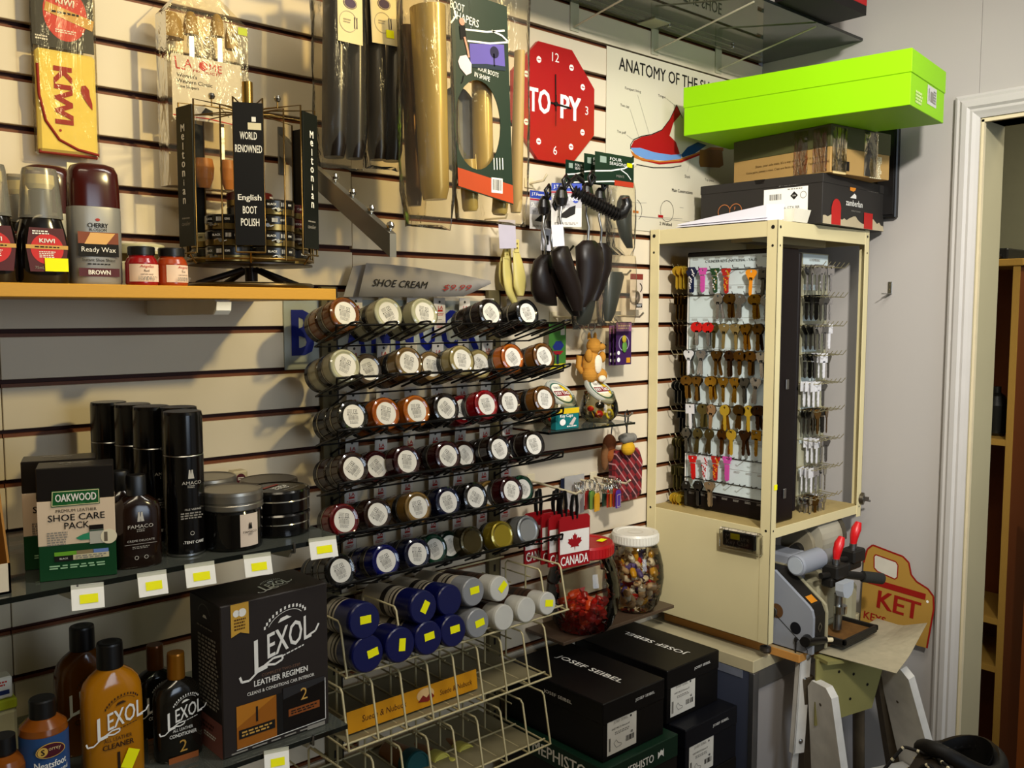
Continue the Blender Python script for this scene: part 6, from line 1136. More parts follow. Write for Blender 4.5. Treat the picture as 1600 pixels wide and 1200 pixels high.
def ccard(t, c0, z0, y, u0, u1, v1, D_, sticker, tilt):
    p, q = atY(u0, -30, y), atY(u1, v1, y); m = MB(); F = frame(((p.x + q.x) / 2 - c0, -D_ - .0015, q.z - z0), (1, 0, 0), (0, 0, 1)) @ RZ(tilt); w_ = (q.x - p.x); h = p.z - q.z; CCD = mat('#d9c794', .7, var=.03)
    m.box(-w_ / 2, 0, -.0006, w_ / 2, h, 0, CCD, F); m.disc(.0, h * .62, .013, mat('#3a2440', .5), F, z=.0005, ry=.009); m.ring(.0, h * .62, .011, .0117, CCD, F, z=.0008, ky=.68); m.ring(-.004, h * .33, .016, .0172, mat('#a59a7c', .6), F, z=.0005)
    for dx in (.008, .0125): m.rect(dx, h * .33, .0014, .018, mat('#2a2436', .6), F, z=.0008)
    m.scrib(-.006, h * .34, .014, .008, 2, mat('#a59a7c', .6), F, z=.0008); m.build('card', t)
    if sticker: m = MB(); m.rect(.009, .018, .016, .013, YEL, F, z=.0012); m.build('price_sticker', t)
ccard(t, c0, z0, YB, 511, 551, 78, D_, False, 0)
t, c0, z0, D_ = pack('right of two clear packs of dark boot shapers, yellow price sticker on its card', YB, [(569, -60), (622, -60), (570, 258), (624, 256)], [(585, -40, 590, 250, .019, .020, HD), (618, -40, 612, 252, .014, .021, HD)]); ccard(t, c0, z0, YB, 566, 609, 80, D_, True, .05)
t, c0, z0, D_ = pack('slim dark brown boot shapers in film left of the big gold ones', -.19, [(626, -60), (650, -60), (634, 336), (664, 330)], [(634, 40, 648, 322, .012, .016, BRN2)])
t, c0, z0, D_ = pack('thick gold boot shaper in crinkled clear film', -.265, [(628, -60), (702, -60), (636, 350), (706, 344)], [(668, 12, 680, 312, .0345, .028, GLD)])
# dark green carded pack
y = -.27; t, c0, z0, D_ = pack('gold boot shapers with a dark green card and oval window, in clear film', y, [(708, -60), (824, -60), (710, 340), (822, 340)], [(752, 110, 756, 300, .020, .021, GLD), (812, 80, 806, 332, .011, .013, WDB), (730, 250, 735, 330, .018, .016, GLD), (786, 270, 780, 335, .018, .016, GLD)])
DG = mat('#10261a', .35, var=.05); n = 10
def gp(u, v): p = atY(u, v, y - D_ - .004); return (p.x - c0, p.z - z0)
tl, tr, br, bl = gp(703, -20), gp(792, 10), gp(802, 320), gp(716, 292)
def bil(a, b): return tuple(tl[k] * (1-a) * (1-b) + tr[k] * a * (1-b) + br[k] * a * b + bl[k] * (1-a) * b for k in (0, 1))
F = face(0, -D_ - .004, 0); m = MB()
outl = [bil(0, 0), bil(1, 0), bil(1, 1), bil(0, 1)]; ov = [(lambda p: p)(gp(746 + 36 * math.cos(a) , 195 + 70 * math.sin(a) + 4 * math.cos(a))) for a in [2 * PI * k / 32 for k in range(32)]]
# card as a ring between its outline and the window
N = 32; op = []
ctr = gp(746, 195)
for k in range(N):
    a = 2 * PI * k / N; d = (ov[k][0] - ctr[0], ov[k][1] - ctr[1]); best = None
    for (x1, y1), (x2, y2) in zip(outl, outl[1:] + outl[:1]):
        den = d[0] * (y2 - y1) - d[1] * (x2 - x1)
        if abs(den) > 1e-9:
            tt = ((x1 - ctr[0]) * (y2 - y1) - (y1 - ctr[1]) * (x2 - x1)) / den; uu = ((x1 - ctr[0]) * d[1] - (y1 - ctr[1]) * d[0]) / den
            if tt > 0 and -1e-6 <= uu <= 1 + 1e-6 and (best is None or tt < best): best = tt
    op.append((ctr[0] + d[0] * best, ctr[1] + d[1] * best))
for c_ in outl:
    k = min(range(N), key=lambda q: (op[q][0] - c_[0]) ** 2 + (op[q][1] - c_[1]) ** 2); op[k] = c_
for zz in (0, -.0012): m.add([(a, b, zz) for a, b in op] + [(a, b, zz) for a, b in ov], [(k, (k + 1) % N, N + (k + 1) % N, N + k) if zz else (k, N + k, N + (k + 1) % N, (k + 1) % N) for k in range(N)], DG, F)
m.ring(0, 0, 0, 0.0001, DG, F)
m.poly([bil(.0, .90), bil(1, .90), bil(1, .995), bil(0, .995)], mat('#a8401c', .5), F, z=.0006)
def gt(s, u, v, w_, h, col=WINK, rot=-.10): a = gp(u, v); m.text(s, a[0], a[1], col, F, w=w_, h=h, rot=rot, z=.0009)
gt('BOOT', 714, 10, .030, .013); gt('SHAPERS', 728, 30, .055, .013); gt('YOUR BOOTS', 762, 112, .048, .008); gt('IN SHAPE', 753, 120, .034, .008)
for pts in ([(726, 46), (760, 50), (788, 48)], [(730, 64), (765, 68), (794, 66)], [(768, 48), (784, 56), (794, 66)], [(706, 5), (712, 25), (704, 36)]): m.line([gp(*q) for q in pts], .003, WINK, F, z=.001)
m.poly([gp(733, 68), gp(787, 70), gp(789, 110), gp(735, 104)], mat('#5a4f9a', .5), F, z=.0008); m.disc(*gp(772, 82), .010, mat('#1d1a38', .5), F, z=.0012); m.line([gp(771, 84), gp(772, 104)], .003, mat('#1d1a38', .5), F, z=.0012); m.poly([gp(735, 100), gp(760, 100), gp(789, 104), gp(789, 111), (gp(735, 105))], mat('#1d2a38', .5), F, z=.0012)
SK = mat('#c98a72', .5); PL = mat('#d9c3c4', .5); m.disc(*gp(721, 34), .006, SK, F, z=.0014); m.poly([gp(717, 40), gp(726, 40), gp(728, 60), gp(719, 62)], INK, F, z=.0014); m.line([gp(725, 58), gp(730, 78), gp(732, 90)], .004, SK, F, z=.0015); m.poly([gp(718, 88), gp(728, 86), gp(736, 100), gp(736, 114), (gp(728, 118)), gp(718, 106), gp(715, 96)], PL, F, z=.0013); m.line([gp(724, 118), gp(722, 128), gp(720, 130)], .002, INK, F, z=.0013)
a = gp(776, 290); m.rect(a[0], a[1], .026, .026, WINK, F, z=.0012); m.bars(a[0], a[1] + .001, .022, .019, INK, F, z=.0015); 
for k in range(4): b = gp(771 + k * 4.5, 256); m.line([(b[0], b[1] + .010), (b[0] + .001, b[1] - .010)], .0018, WINK, F, z=.0012)
m.poly(ov, mat('#6b6d70', .4), F, z=-.056); m.build('green_card', t)
m = MB(); m.tube([gp(732, -10) + (0,), gp(734, 40) + (0,), gp(736, 46) + (0,), gp(737, 40) + (0,)], .0012, clear('#ffffff', .9, .05, .98), n=5, M=F); m.build('hanger', t)
for k, (u, yb) in enumerate(((560, YB), (668, -.265), (752, -.27))):
    x = atY(u, 0, yb).x; peg_hook('long slat hook above the %s boot shapers' % ('dark', 'thick gold', 'green carded')[k], x, 2.345, abs(yb) + .04)
# ---- cream hook, shoe horns
m = MB(); a = atY(826, 287, 0); b = atY(852, 278, -.05); m.box(a.x - .014, -.004, a.z - .010, a.x + .012, 0, a.z + .012, CREAMW, bev=.001); m.tube([(a.x, -.002, a.z), (b.x - .004, -.048, a.z + .002), (b.x, -.056, a.z + .016)], .0028, CREAMW, n=8); m.build('slat_hook', label='empty cream slat hook to the left of the shoe tree cards', cat='hook')
HORN = mat('#cdbd6e', .35, var=.04)
def horn(label, u0, v0, u1, v1, y, bend, rz):
    p, q = atY(u0, v0, y), atY(u1, v1, y); t = thing('shoe_horn', label, 'shoe horn', (p.x, y, p.z), rz, 'cream shoe horns'); d = q - p; L_ = d.length; m = MB(); rings = []
    for k in range(11):
        f = k / 10; w_ = .009 + .009 * math.sin(min(1, f * 1.25) * PI * .55) - (.010 * max(0, f - .8) / .2); x = d.x * f + bend * math.sin(f * PI); z = d.z * f; dp = .002 + .006 * f
        rings.append([(x + w_ * math.cos(PI * q_ / 8), -dp * math.sin(PI * q_ / 8) * 1.2, z) for q_ in range(9)] + [(x + (w_ - .0015) * math.cos(PI * q_ / 8), -dp * math.sin(PI * q_ / 8) * 1.2 + .0016, z) for q_ in range(8, -1, -1)])
    m.loft(rings, HORN); m.build('blade', t); m = MB(); m.box(-.007, -.004, -.004, .007, -.001, .024, HORN, bev=.001)
    for zz in (.006, .015): m.disc(0, zz, .0022, mat('#6b5a24', .6), face(0, -.0042, 0), z=.0002, n=10)
    m.build('handle', t)
horn('cream shoe horn hanging in front, to the right of its pair', 806, 392, 812, 462, -.062, .004, 0); horn('cream shoe horn hanging lower, crossing behind the front one', 790, 402, 806, 474, -.050, -.006, .2); horn('cream shoe horn at the back of the three', 793, 386, 794, 455, -.036, -.006, -.2)
m = MB(); a = atY(793, 366, -.070); F = face(a.x, -.070, a.z) @ RZ(.06); m.box(-.024, -.030, -.0006, .024, .030, 0, mat('#b5aebc', .8), F, bev=.0002); m.tube([(a.x - .004, -.002, a.z + .036), (a.x - .004, -.069, a.z + .034), (a.x - .004, -.075, a.z + .044)], .0022, CREAMW, n=6); m.build('price_slip', label='lilac grey paper slip hanging above the cream shoe horns', cat='price slip')
# ---- carded shoe trees
def cardpack(label, pts, y, kind, yaw=0.0):
    a = [(lambda p: (p.x, p.z))(atY(u, v, y)) for u, v in pts]; x0_, x1_ = min(p[0] for p in a), max(p[0] for p in a); z0_, z1_ = min(p[1] for p in a), max(p[1] for p in a)
    t = thing('shoe_tree_card', label, 'shoe tree card', ((x0_ + x1_) / 2, y, z0_), yaw); w_, h = x1_ - x0_, z1_ - z0_; F = face(0, 0, 0); m = MB()
    if kind == 'jt':
        m.box(-w_ / 2, 0, -.0008, w_ / 2, h, 0, mat('#cfc9c2', .6), F); m.rect(0, h - .008, w_, .016, mat('#2a3f9c', .5), F, z=.0004); m.rect(-w_ * .15, h - .019, w_ * .7, .0035, mat('#a82a3a', .5), F, z=.0004); m.text('J.T.Foote', -w_ * .15, h - .008, WINK, F, w=w_ * .55, h=.008, bold=.02, z=.0008); m.rect(0, h - .036, w_, .030, mat('#a9a6a8', .6), F, z=.0003); m.text('Shoe Trees', -.002, h - .031, WINK, F, w=w_ * .86, h=.011, bold=.03, z=.0008); m.text('for Men', -w_ * .16, h - .044, mat('#4a4640', .6), F, w=w_ * .5, h=.007, shear=.25, z=.0008)
        m.poly([(-w_ * .3, h * .22), (w_ * .1, h * .45), (w_ * .3, h * .5), (w_ * .28, h * .3), (0, h * .2)], INK, F, z=.0006); m.disc(w_ * .3, h * .62, w_ * .1, mat('#2a3f9c', .5), F, z=.0008); m.scrib(0, h * .08, w_ * .8, h * .06, 2, GREYINK, F, z=.0006)
    else:
        m.box(-w_ / 2, 0, -.0008, w_ / 2, h, 0, DG, F); m.rect(-w_ * .30, h * .78, w_ * .16, h * .20, mat('#8a9a8c', .5), F, z=.0004); m.text('FOUR', w_ * .02, h * .84, WINK, F, w=w_ * .3, h=h * .10, z=.0006); m.text('SEASONS', w_ * .08, h * .70, WINK, F, w=w_ * .44, h=h * .10, z=.0006)
        m.line([(-w_ * .5, h * .38), (-w_ * .1, h * .46), (w_ * .25, h * .60), (w_ * .5, h * .82)], .003, WINK, F, z=.0006); m.line([(w_ * .12, h * .56), (w_ * .32, h * .42), (w_ * .42, h * .26)], .0022, WINK, F, z=.0006); m.line([(-w_ * .48, h * .04), (-w_ * .1, h * .12), (w_ * .06, h * .14)], .003, WINK, F, z=.0006); m.text("MEN'S", w_ * .14, h * .32, GREYINK, F, w=w_ * .2, h=h * .08, z=.0006)
        if kind == '4sf': m.rect(w_ * .24, h * .09, w_ * .5, h * .17, mat('#a8341c', .5), F, z=.0008); m.rect(w_ * .38, h * .72, w_ * .14, h * .13, YEL, F, z=.0010)
    m.build('card', t); return t
SHB = mat('#1a1310', .38, var=.1); SHD = mat('#100e0d', .3)
def toeform(m, P, mt):  # loft through (pixel u, v, half width, half depth) at plane y
    rings = []
    for (x, z, w_, d, y) in P: rings.append([(x + w_ * math.cos(2 * PI * k / 20), y + d * math.sin(2 * PI * k / 20), z) for k in range(20)])
    m.loft(rings, mt)
def shoetree(label, pts, y, colr=None, grp='loose black shoe trees', knob=True):
    p0 = atY(pts[0][0], pts[0][1], y); t = thing('shoe_tree', label, 'shoe tree', (p0.x, y, p0.z), group=grp); m = MB(); P = []
    for u, v, w_, d in pts: p = atY(u, v, y); P.append((p.x - p0.x, p.z - p0.z, w_, d, 0))
    toeform(m, P[::-1], colr or SHB); m.build('toe_form', t)
    if not knob: return t
    m = MB(); m.tube([(0, .004, -.01), (.004, .004, .03), (-.004, .006, .06), (.0, .006, .085)], .003, STEEL if colr is None else SHD, n=6); m.build('spring', t)
    m = MB(); m.lathe([(0, 0), (.012, .004), (.016, .018), (.012, .034), (.005, .042), (0, .043)], SHD, T(0, .006, .082), n=16, sy=.8); m.tube([(0.0, -.004, .118), (.010, -.008, .135), (.0, -.008, .146), (-.010, -.008, .135), (0, -.004, .118)], .004, SHD, n=8, closed=False); m.build('heel_knob', t)
    return t
cardpack('white and blue shoe tree card flat on the wall under the clock', [(828, 297), (862, 360)], -.060, 'jt'); cardpack('white and blue shoe tree card turned sideways in front of the other', [(868, 284), (902, 356)], -.155, 'jt', -.55)
cardpack('leftmost of the three dark green shoe tree cards', [(884, 249), (922, 292)], -.075, '4s'); cardpack('middle dark green shoe tree card, mostly covered', [(913, 239), (950, 291)], -.105, '4s'); fr = cardpack('front dark green shoe tree card with a yellow sticker and red band', [(930, 236), (990, 294)], -.135, '4sf')
shoetree('black shoe tree with a wide toe at the left of the group', [(853, 398, .012, .010), (850, 408, .026, .018), (848, 430, .031, .021), (849, 455, .031, .021), (854, 472, .027, .018), (862, 478, .014, .010)], -.115)
shoetree('black shoe tree crossing in front, its toe pointing down to the right', [(880, 385, .012, .010), (876, 394, .024, .017), (880, 415, .028, .019), (890, 440, .027, .018), (898, 465, .022, .015), (902, 486, .012, .009)], -.165)
shoetree('slender black shoe tree slanting behind the crossing one', [(866, 420, .010, .010), (868, 432, .018, .013), (880, 458, .020, .014), (894, 482, .017, .012), (900, 494, .010, .008)], -.135)
shoetree('large black shoe tree in the middle with steel springs above it', [(920, 376, .016, .012), (920, 386, .036, .022), (922, 410, .038, .023), (920, 440, .032, .020), (914, 465, .022, .015), (908, 480, .012, .009)], -.150)
shoetree('black shoe tree behind the large middle one, to its right', [(940, 380, .012, .010), (944, 392, .022, .015), (942, 420, .024, .016), (934, 450, .018, .013), (928, 470, .010, .008)], -.115)
# coil handle of a black shoe tree lying across, and film packs
t = thing('shoe_tree', 'black shoe tree with a ribbed spring handle sticking out across the cards', 'shoe tree', tuple(atY(935, 318, -.175))); m = MB(); o = atY(935, 318, -.175)
a, b = atY(896, 300, -.16) - o, atY(964, 335, -.20) - o; d = b - a
for k in range(16):
    f = k / 15; c = a + d * f; n_ = d.normalized(); M = Matrix.Translation(c) @ n_.to_track_quat('Z', 'Y').to_matrix().to_4x4(); m.lathe([(.012, -.003), (.0155, 0), (.012, .003)], SHD, M, n=14)
m.build('ribbed_handle', t); m = MB(); m.tube([b, b + Vector((.014, -.004, .004)), b + Vector((.026, -.006, .020)), b + Vector((.020, -.006, .036))], .012, SHD, n=10, radii=[.014, .013, .012, .009]); m.tube([a, a + Vector((-.010, .004, .016)), a + Vector((.012, .004, .034)), a + Vector((.03, 0, .024))], .006, SHD, n=8); m.build('hook', t)
def filmtree(label, pts, y, bag):
    t = shoetree(label, pts, y, mat('#1b211b', .35), 'shoe trees in clear film', False); p0 = atY(pts[0][0], pts[0][1], y); a = [(lambda p: (p.x - p0.x, p.z - p0.z))(atY(u, v, y)) for u, v in bag]; x0_, x1_ = min(q[0] for q in a), max(q[0] for q in a); z0_, z1_ = min(q[1] for q in a), max(q[1] for q in a)
    m = MB(); n = 14; m.loft([[((x0_ + x1_) / 2 + (x1_ - x0_) / 2 * w_ * math.cos(2*PI*k/n), .026 * d_ * math.sin(2*PI*k/n), z) for k in range(n)] for z, w_, d_ in ((z0_, 1, .05), (z0_ + .02, 1, .7), ((z0_ + z1_) / 2, 1, 1), (z1_ - .02, 1, .7), (z1_, 1, .05))], BAG); m.build('clear_bag', t)
filmtree('dark shoe tree in clear film hanging at the right of the group', [(976, 306, .012, .010), (976, 315, .021, .014), (974, 340, .023, .016), (978, 370, .018, .012), (984, 388, .008, .007)], -.115, [(950, 280), (990, 400)])
filmtree('dark flat shoe tree in clear film low at the right of the group', [(960, 425, .024, .012), (960, 432, .031, .014), (956, 460, .025, .013), (952, 490, .017, .010), (950, 502, .010, .006)], -.105, [(934, 396), (992, 508)])
filmtree('black shoe tree in shiny film, lowest and behind the large one', [(918, 440, .020, .012), (918, 452, .026, .015), (915, 480, .026, .015), (912, 504, .020, .012), (912, 508, .010, .006)], -.095, [(895, 430), (940, 514)])
for k, (u, v, y, w_, h, rz) in enumerate(((872, 368, -.190, .034, .044, .12), (853, 375, -.090, .030, .046, 0.0))):
    a = atY(u, v, y); m = MB(); F = face(a.x, y, a.z) @ RZ(rz); m.box(-w_ / 2, -h / 2, -.0006, w_ / 2, h / 2, 0, mat('#c9c6ce', .8), F, bev=.0002)
    if k: m.rect(.002, 0, .012, .020, INK, F, z=.0004)
    m.build('price_slip', label=('blank white paper slip in front of the black shoe trees', 'white card with a black mark behind the blank paper slip')[k], cat='price slip')
for k, (u, v, y) in enumerate(((872, 300, -.2), (940, 258, -.2), (862, 392, -.2))):
    a = atY(u, v, -.02); peg_hook(('slat hook carrying the white and blue shoe tree cards', 'slat hook carrying the dark green shoe tree cards', 'slat hook carrying the loose black shoe trees')[k], a.x, a.z, .12 if k < 2 else .09, WIRE)
# small carded packs right of the shoe trees
for k, (u0, v0, u1, v1, y) in enumerate(((985, 428, 1004, 484, -.03),)):
    a, b = atY(u0, v0, y), atY(u1, v1, y); t = thing('insole_pack', 'small white carded pack with a clear blister beside the cabinet post', 'carded pack', ((a.x + b.x) / 2, y, b.z)); w_, h = b.x - a.x, a.z - b.z; F = face(0, 0, 0); m = MB(); m.box(-w_ / 2, 0, -.0008, w_ / 2, h, 0, mat('#c9b8a2', .7), F); m.ring(w_ * .2, h * .62, .009, .012, INK, F, z=.0005, a0=-1.2, a1=1.4); m.rect(w_ * .2, h * .12, w_ * .5, .010, INK, F, z=.0006); m.scrib(w_ * .2, h * .12, w_ * .4, .006, 2, WINK, F, z=.001); m.rect(0, h * .93, w_, .014, mat('#7a3024', .6), F, z=.0004); m.build('card', t); m = MB(); m.lathe([(.018, 0), (.016, .008), (.008, .013), (0, .014)], CLEAR, F @ T(-w_ * .2, h * .35, 0), n=18, cap=False); m.build('blister', t)
    a = atY(996, 392, -.09); peg_hook('thin slat hook above the small white carded pack', a.x, atY(1000, 430, -.02).z + .0, .07, HOOKM)
# ================================================================ glass shelf at the upper right
US = 2.272
gu = glass_shelf('glass shelf high in the corner above the shoe poster', 1.10, XW - .002, US + .007, -.305, .007)
for x in (1.552, 1.843, 2.115):
    m = MB(); X = x - XW + .002; fr_ = frame((X, 0, -.0075), (0, 1, 0), (0, 0, 1)); CRB = mat('#bdb69c', .4); m.box(X - .010, -.0025, -.0705, X + .018, -.0003, -.002, CRB); m.tube([(X, -.006, -.062), (X, -.295, -.012)], .0022, CRB, n=6); m.lathe([(0, 0), (.005, .001), (.005, .005), (0, .006)], CHROME, T(X, -.05, -.0145), n=12); m.build('bracket', gu)
m = MB(); m.box(-.56, -.062, -.010, -.50, -.004, -.0075, mat('#b5b09a', .4)); m.build('clamp_plate', gu)
bx = thing('stock_box', 'black and red box standing on the glass shelf high in the corner', 'box', (1.92, -.40, US + .0075)); m = MB(); m.box(0, 0, 0, .245, .10, .14, mat('#100c0c', .5)); m.box(-.0008, -.0008, .022, .2458, .1008, .142, mat('#a01418', .45), bev=.001); m.build('carton', bx)
for k, (x0_, x1_, h, colr) in enumerate(((1.18, 1.46, .10, '#9a9c84'), (1.50, 1.88, .11, '#5a3a30'))):
    m = MB(); m.box(x0_, -.25, US + .0075, x1_, -.03, US + .0075 + h, mat(colr, .5), bev=.001); m.build('stock_box', label=('olive box seen from below through the high glass shelf, at the left', 'dark reddish box seen from below through the high glass shelf, in the middle')[k], cat='box')
# ================================================================ novelties between the jar rack and the cabinet
SZ = 1.298
gl3 = glass_shelf('small glass shelf holding two clear novelty tubs beside the cabinet', 1.335, 1.615, SZ + .004, -.150, .005)
def tub(label, u, v, y, R_, tiltx, lid_text, seed):
    c = atY(u, v, y); t = thing('novelty_tub', label, 'tub', (c.x, y, SZ + .0045)); TH = clear('#f2eed8', .9, .05, .97, name='tub_plastic'); m = MB()
    h = c.z - SZ - .0045 - .006; m.lathe([(R_ * .70, 0), (R_ * .95, .010), (R_ * 1.08, h * .35), (R_ * 1.02, h * .62), (R_ * .85, h * .9), (R_ * .82, h)], TH, n=32, cap=False); m.lathe([(0, .0008), (R_ * .70, .0008)], TH, n=32, cap=False); m.build('tub_body', t)
    LM = T(0, 0, h) @ RZ(.2) @ RX(tiltx); m = MB(); m.lathe([(R_ * .86, -.004), (R_ * .98, 0), (R_ * 1.0, .004), (R_ * .97, .009), (R_ * .90, .010), (R_ * .88, .008), (0, .008)], clear('#d9d9cc', .9, .15, .95, haze=.55, name='tub_lid'), LM, n=40)
    m.disc(0, 0, R_ * .78, mat('#1f5a4a', .5), LM, z=.0088, ry=R_ * .74, n=32); m.disc(0, 0, R_ * .70, mat('#e6e0d0', .6), LM, z=.0092, ry=R_ * .66, n=32); m.poly([(R_ * .70 * math.cos(a), R_ * .66 * math.sin(a)) for a in [-.9 + k * .12 for k in range(18)]], mat('#d6b41c', .5), LM, z=.0096); m.rect(.0, -.002, R_ * 1.25, R_ * .36, mat('#7a1420', .5), LM @ RZ(-.05), z=.0100); m.text(lid_text, 0, -.002, WINK, LM @ RZ(-.05), w=R_ * 1.15, h=R_ * .22, bold=.03, z=.0104); m.text('FUN TUB', 0, R_ * .36, INK, LM, w=R_ * .7, h=R_ * .18, z=.0100); m.build('lid', t)
    return c, h
c1, h1 = tub('left clear novelty tub with an oval printed lid, teal box in front', 874, 614, -.080, .042, .75, 'KEY TAG', 1); c2, h2 = tub('right clear novelty tub with a printed lid, yellow toys inside', 936, 608, -.078, .043, .70, 'KEY TAG', 2)
rt = random.Random(9)
def toy(label, x, y, z, colr, r_, kind=0, grp='small toys in the novelty tubs'):
    m = MB(); mt = mat(colr, .35)
    if kind: m.tube([(r_ * math.cos(2*PI*k/16), r_ * math.sin(2*PI*k/16), 0) for k in range(16)], r_ * .25, mt, n=8, closed=True)
    else: m.lathe([(0, -r_ * .8), (r_ * .7, -r_ * .55), (r_, 0), (r_ * .7, r_ * .55), (0, r_ * .8)], mt, n=14, sy=.8); m.lathe([(r_ * 1.0, -.001), (r_ * 1.12, 0), (r_ * 1.0, .001)], mat('#d6a81c', .4), n=14, sy=.8, cap=False)
    o = m.build('small_toy', label=label, cat='toy', group=grp); o.location = (x, y, z); o.rotation_euler = (rt.uniform(.6, 1.6), rt.uniform(-.4, .4), rt.uniform(0, 3)); return o
for k, (dx, dy, dz, cl, r_, kd_) in enumerate(((-.018, -.018, .018, '#b01818', .012, 0), (.014, -.022, .016, '#d6c02a', .011, 1), (.022, .004, .018, '#d6b41c', .009, 0), (-.010, .012, .014, '#20201c', .012, 0), (.004, .0, .036, '#26261e', .011, 0), (.020, -.008, .042, '#d6b41c', .008, 1), (-.024, .004, .030, '#b01818', .009, 0))):
    toy('%s toy inside the right novelty tub' % {'#b01818': 'red', '#d6c02a': 'yellow ring', '#d6b41c': 'yellow', '#20201c': 'black', '#26261e': 'dark'}[cl], c2.x + dx, -.078 + dy, SZ + .0045 + dz, cl, r_, kd_)
for k, (dx, dy, dz, cl) in enumerate(((-.020, -.012, .015, '#18306b'), (-.006, -.020, .014, '#7a1414'), (.012, -.014, .014, '#1f6a4a'), (-.012, .012, .016, '#b02018'), (.016, .010, .014, '#3a2050'), (-.022, .0, .034, '#8a1818'), (.004, .002, .034, '#14305a'))):
    toy('%s toy inside the left novelty tub' % {'#18306b': 'blue', '#7a1414': 'dark red', '#1f6a4a': 'green', '#b02018': 'red', '#3a2050': 'purple', '#8a1818': 'crimson', '#14305a': 'navy blue'}[cl], c1.x + dx, -.080 + dy, SZ + .0045 + dz, cl, .0115)
a, b = atY(864, 645, -.135), atY(906, 672, -.135); t = thing('printed_box', 'teal and yellow printed box in front of the left novelty tub', 'box', ((a.x + b.x) / 2, -.138, SZ + .0045)); m = MB(); w_, h = (b.x - a.x) * .85, .046; TL = mat('#176a6a', .4); m.box(-w_ / 2, 0, 0, w_ / 2, .016, h, TL, bev=.001); F = face(0, -.0003, 0); m.rect(0, h - .006, w_, .012, mat('#d6b41c', .5), F, z=.0004); m.text('Key Caps', -.004, h - .017, WINK, F, w=w_ * .55, h=.009, bold=.03); m.disc(-w_ * .22, h * .35, .009, WINK, F, z=.0006, ry=.007); m.poly([(.004, .010), (.020, .026), (.026, .022), (.016, .008)], mat('#c9b8b0', .5), F, z=.0006); m.scrib(.012, .006, .03, .005, 1, WINK, F, z=.0008); m.build('carton', t)
# ---- soft toys hanging
PLU = mat('#b07a2c', .9, var=.12, scale=120, bump=.4); PLL = mat('#d9cfb8', .9, var=.06, scale=120, bump=.3)
def ell(m, c, r, mt, n=16, k=9): m.lathe([(max(1e-5, math.sin(PI * i / k)), -math.cos(PI * i / k)) for i in range(k + 1)], mt, Matrix.Translation(c) @ Matrix.Diagonal((r[0], r[1], r[2], 1)), n=n, cap=False)
c = atY(924, 562, -.052); t = thing('plush_toy', 'golden plush kangaroo key ring hanging under the shoe trees', 'plush toy', (c.x, -.052, c.z))
m = MB(); ell(m, (0, 0, -.012), (.026, .020, .036), PLU); ell(m, (-.016, -.010, -.036), (.017, .018, .018), PLU); ell(m, (.020, -.010, -.038), (.016, .018, .018), PLU); ell(m, (.004, -.004, .032), (.019, .017, .020), PLU); ell(m, (.018, -.014, .030), (.012, .010, .009), PLU); ell(m, (-.020, -.010, .010), (.008, .010, .016), PLU); ell(m, (.024, -.012, .006), (.008, .010, .014), PLU); m.tube([(-.02, .01, -.03), (-.032, .012, -.015), (-.030, .010, .01)], .007, PLU, n=8)
for dx in (-.008, .012): m.lathe([(.006, 0), (.005, .012), (0, .018)], PLU, T(dx, 0, .048), n=10, sy=.5)
b_ = m.build('body', t); m = MB(); ell(m, (.005, -.0175, -.010), (.013, .006, .022), PLL); ell(m, (.010, -.026, -.044), (.011, .008, .008), PLL); m.build('belly', t, label='cream belly and paws'); m = MB(); ell(m, (.028, -.019, .034), (.003, .003, .003), INK, n=8, k=5); ell(m, (.012, -.020, .040), (.0018, .0018, .0018), INK, n=8, k=5); m.build('face_detail', t)
m = MB(); o = Vector((.0, 0, .068)); m.tube([o + Vector((.012 * math.cos(2*PI*k/20) , 0, .012 * math.sin(2*PI*k/20) + .012)) for k in range(20)], .0012, STEEL, n=5, closed=True); m.tube([(0, 0, .050), (0, 0, .070)], .0014, STEEL, n=5); m.build('key_ring', t)
a = atY(916, 512, -.01); peg_hook('slat hook carrying the golden plush key ring', atY(924, 510, -.05).x, c.z + .094, .075)
# cards either side of it
for k, (u0, v0, u1, v1, y, lab) in enumerate(((952, 508, 968, 570, -.030, 'rearmost of three purple carded toys left of the cabinet post'), (958, 507, 976, 570, -.045, 'middle of three purple carded toys left of the cabinet post'), (963, 503, 986, 569, -.060, 'front purple carded toy left of the cabinet post'))):
    a, b = atY(u0, v0, y), atY(u1, v1, y); w_, h = b.x - a.x, a.z - b.z; t = thing('carded_toy', lab, 'carded toy', ((a.x + b.x) / 2, y, b.z), group='purple carded toys'); F = face(0, 0, 0); m = MB(); m.box(-w_ / 2, 0, -.0008, w_ / 2, h, 0, mat('#3a1c4a', .5), F); m.rect(0, h * .88, w_, h * .2, mat('#8a5a7a', .5), F, z=.0004); m.scrib(0, h * .88, w_ * .8, h * .12, 2, mat('#d6b48a', .6), F, z=.0008); m.ring(0, h * .5, w_ * .30, w_ * .34, mat('#a59ab5', .5), F, z=.0006); m.disc(-w_ * .34, h * .12, w_ * .10, WINK, F, z=.0006); m.disc(-w_ * .34, h * .28, w_ * .09, WINK, F, z=.0006); m.rect(w_ * .3, h * .10, w_ * .26, h * .12, mat('#c98a1c', .5), F, z=.0006); m.build('card', t)
    m = MB(); ell(m, (0, -.003, h * .42), (w_ * .16, .003, h * .14), mat('#5a8a3a', .5), n=10, k=6); ell(m, (-w_ * .05, -.004, h * .6), (w_ * .14, .003, h * .09), mat('#b5a02c', .5), n=10, k=6); m.build('small_figure', t)
a = atY(970, 500, -.03); peg_hook('slat hook carrying the purple carded toys', a.x + .02, a.z + .01, .085)
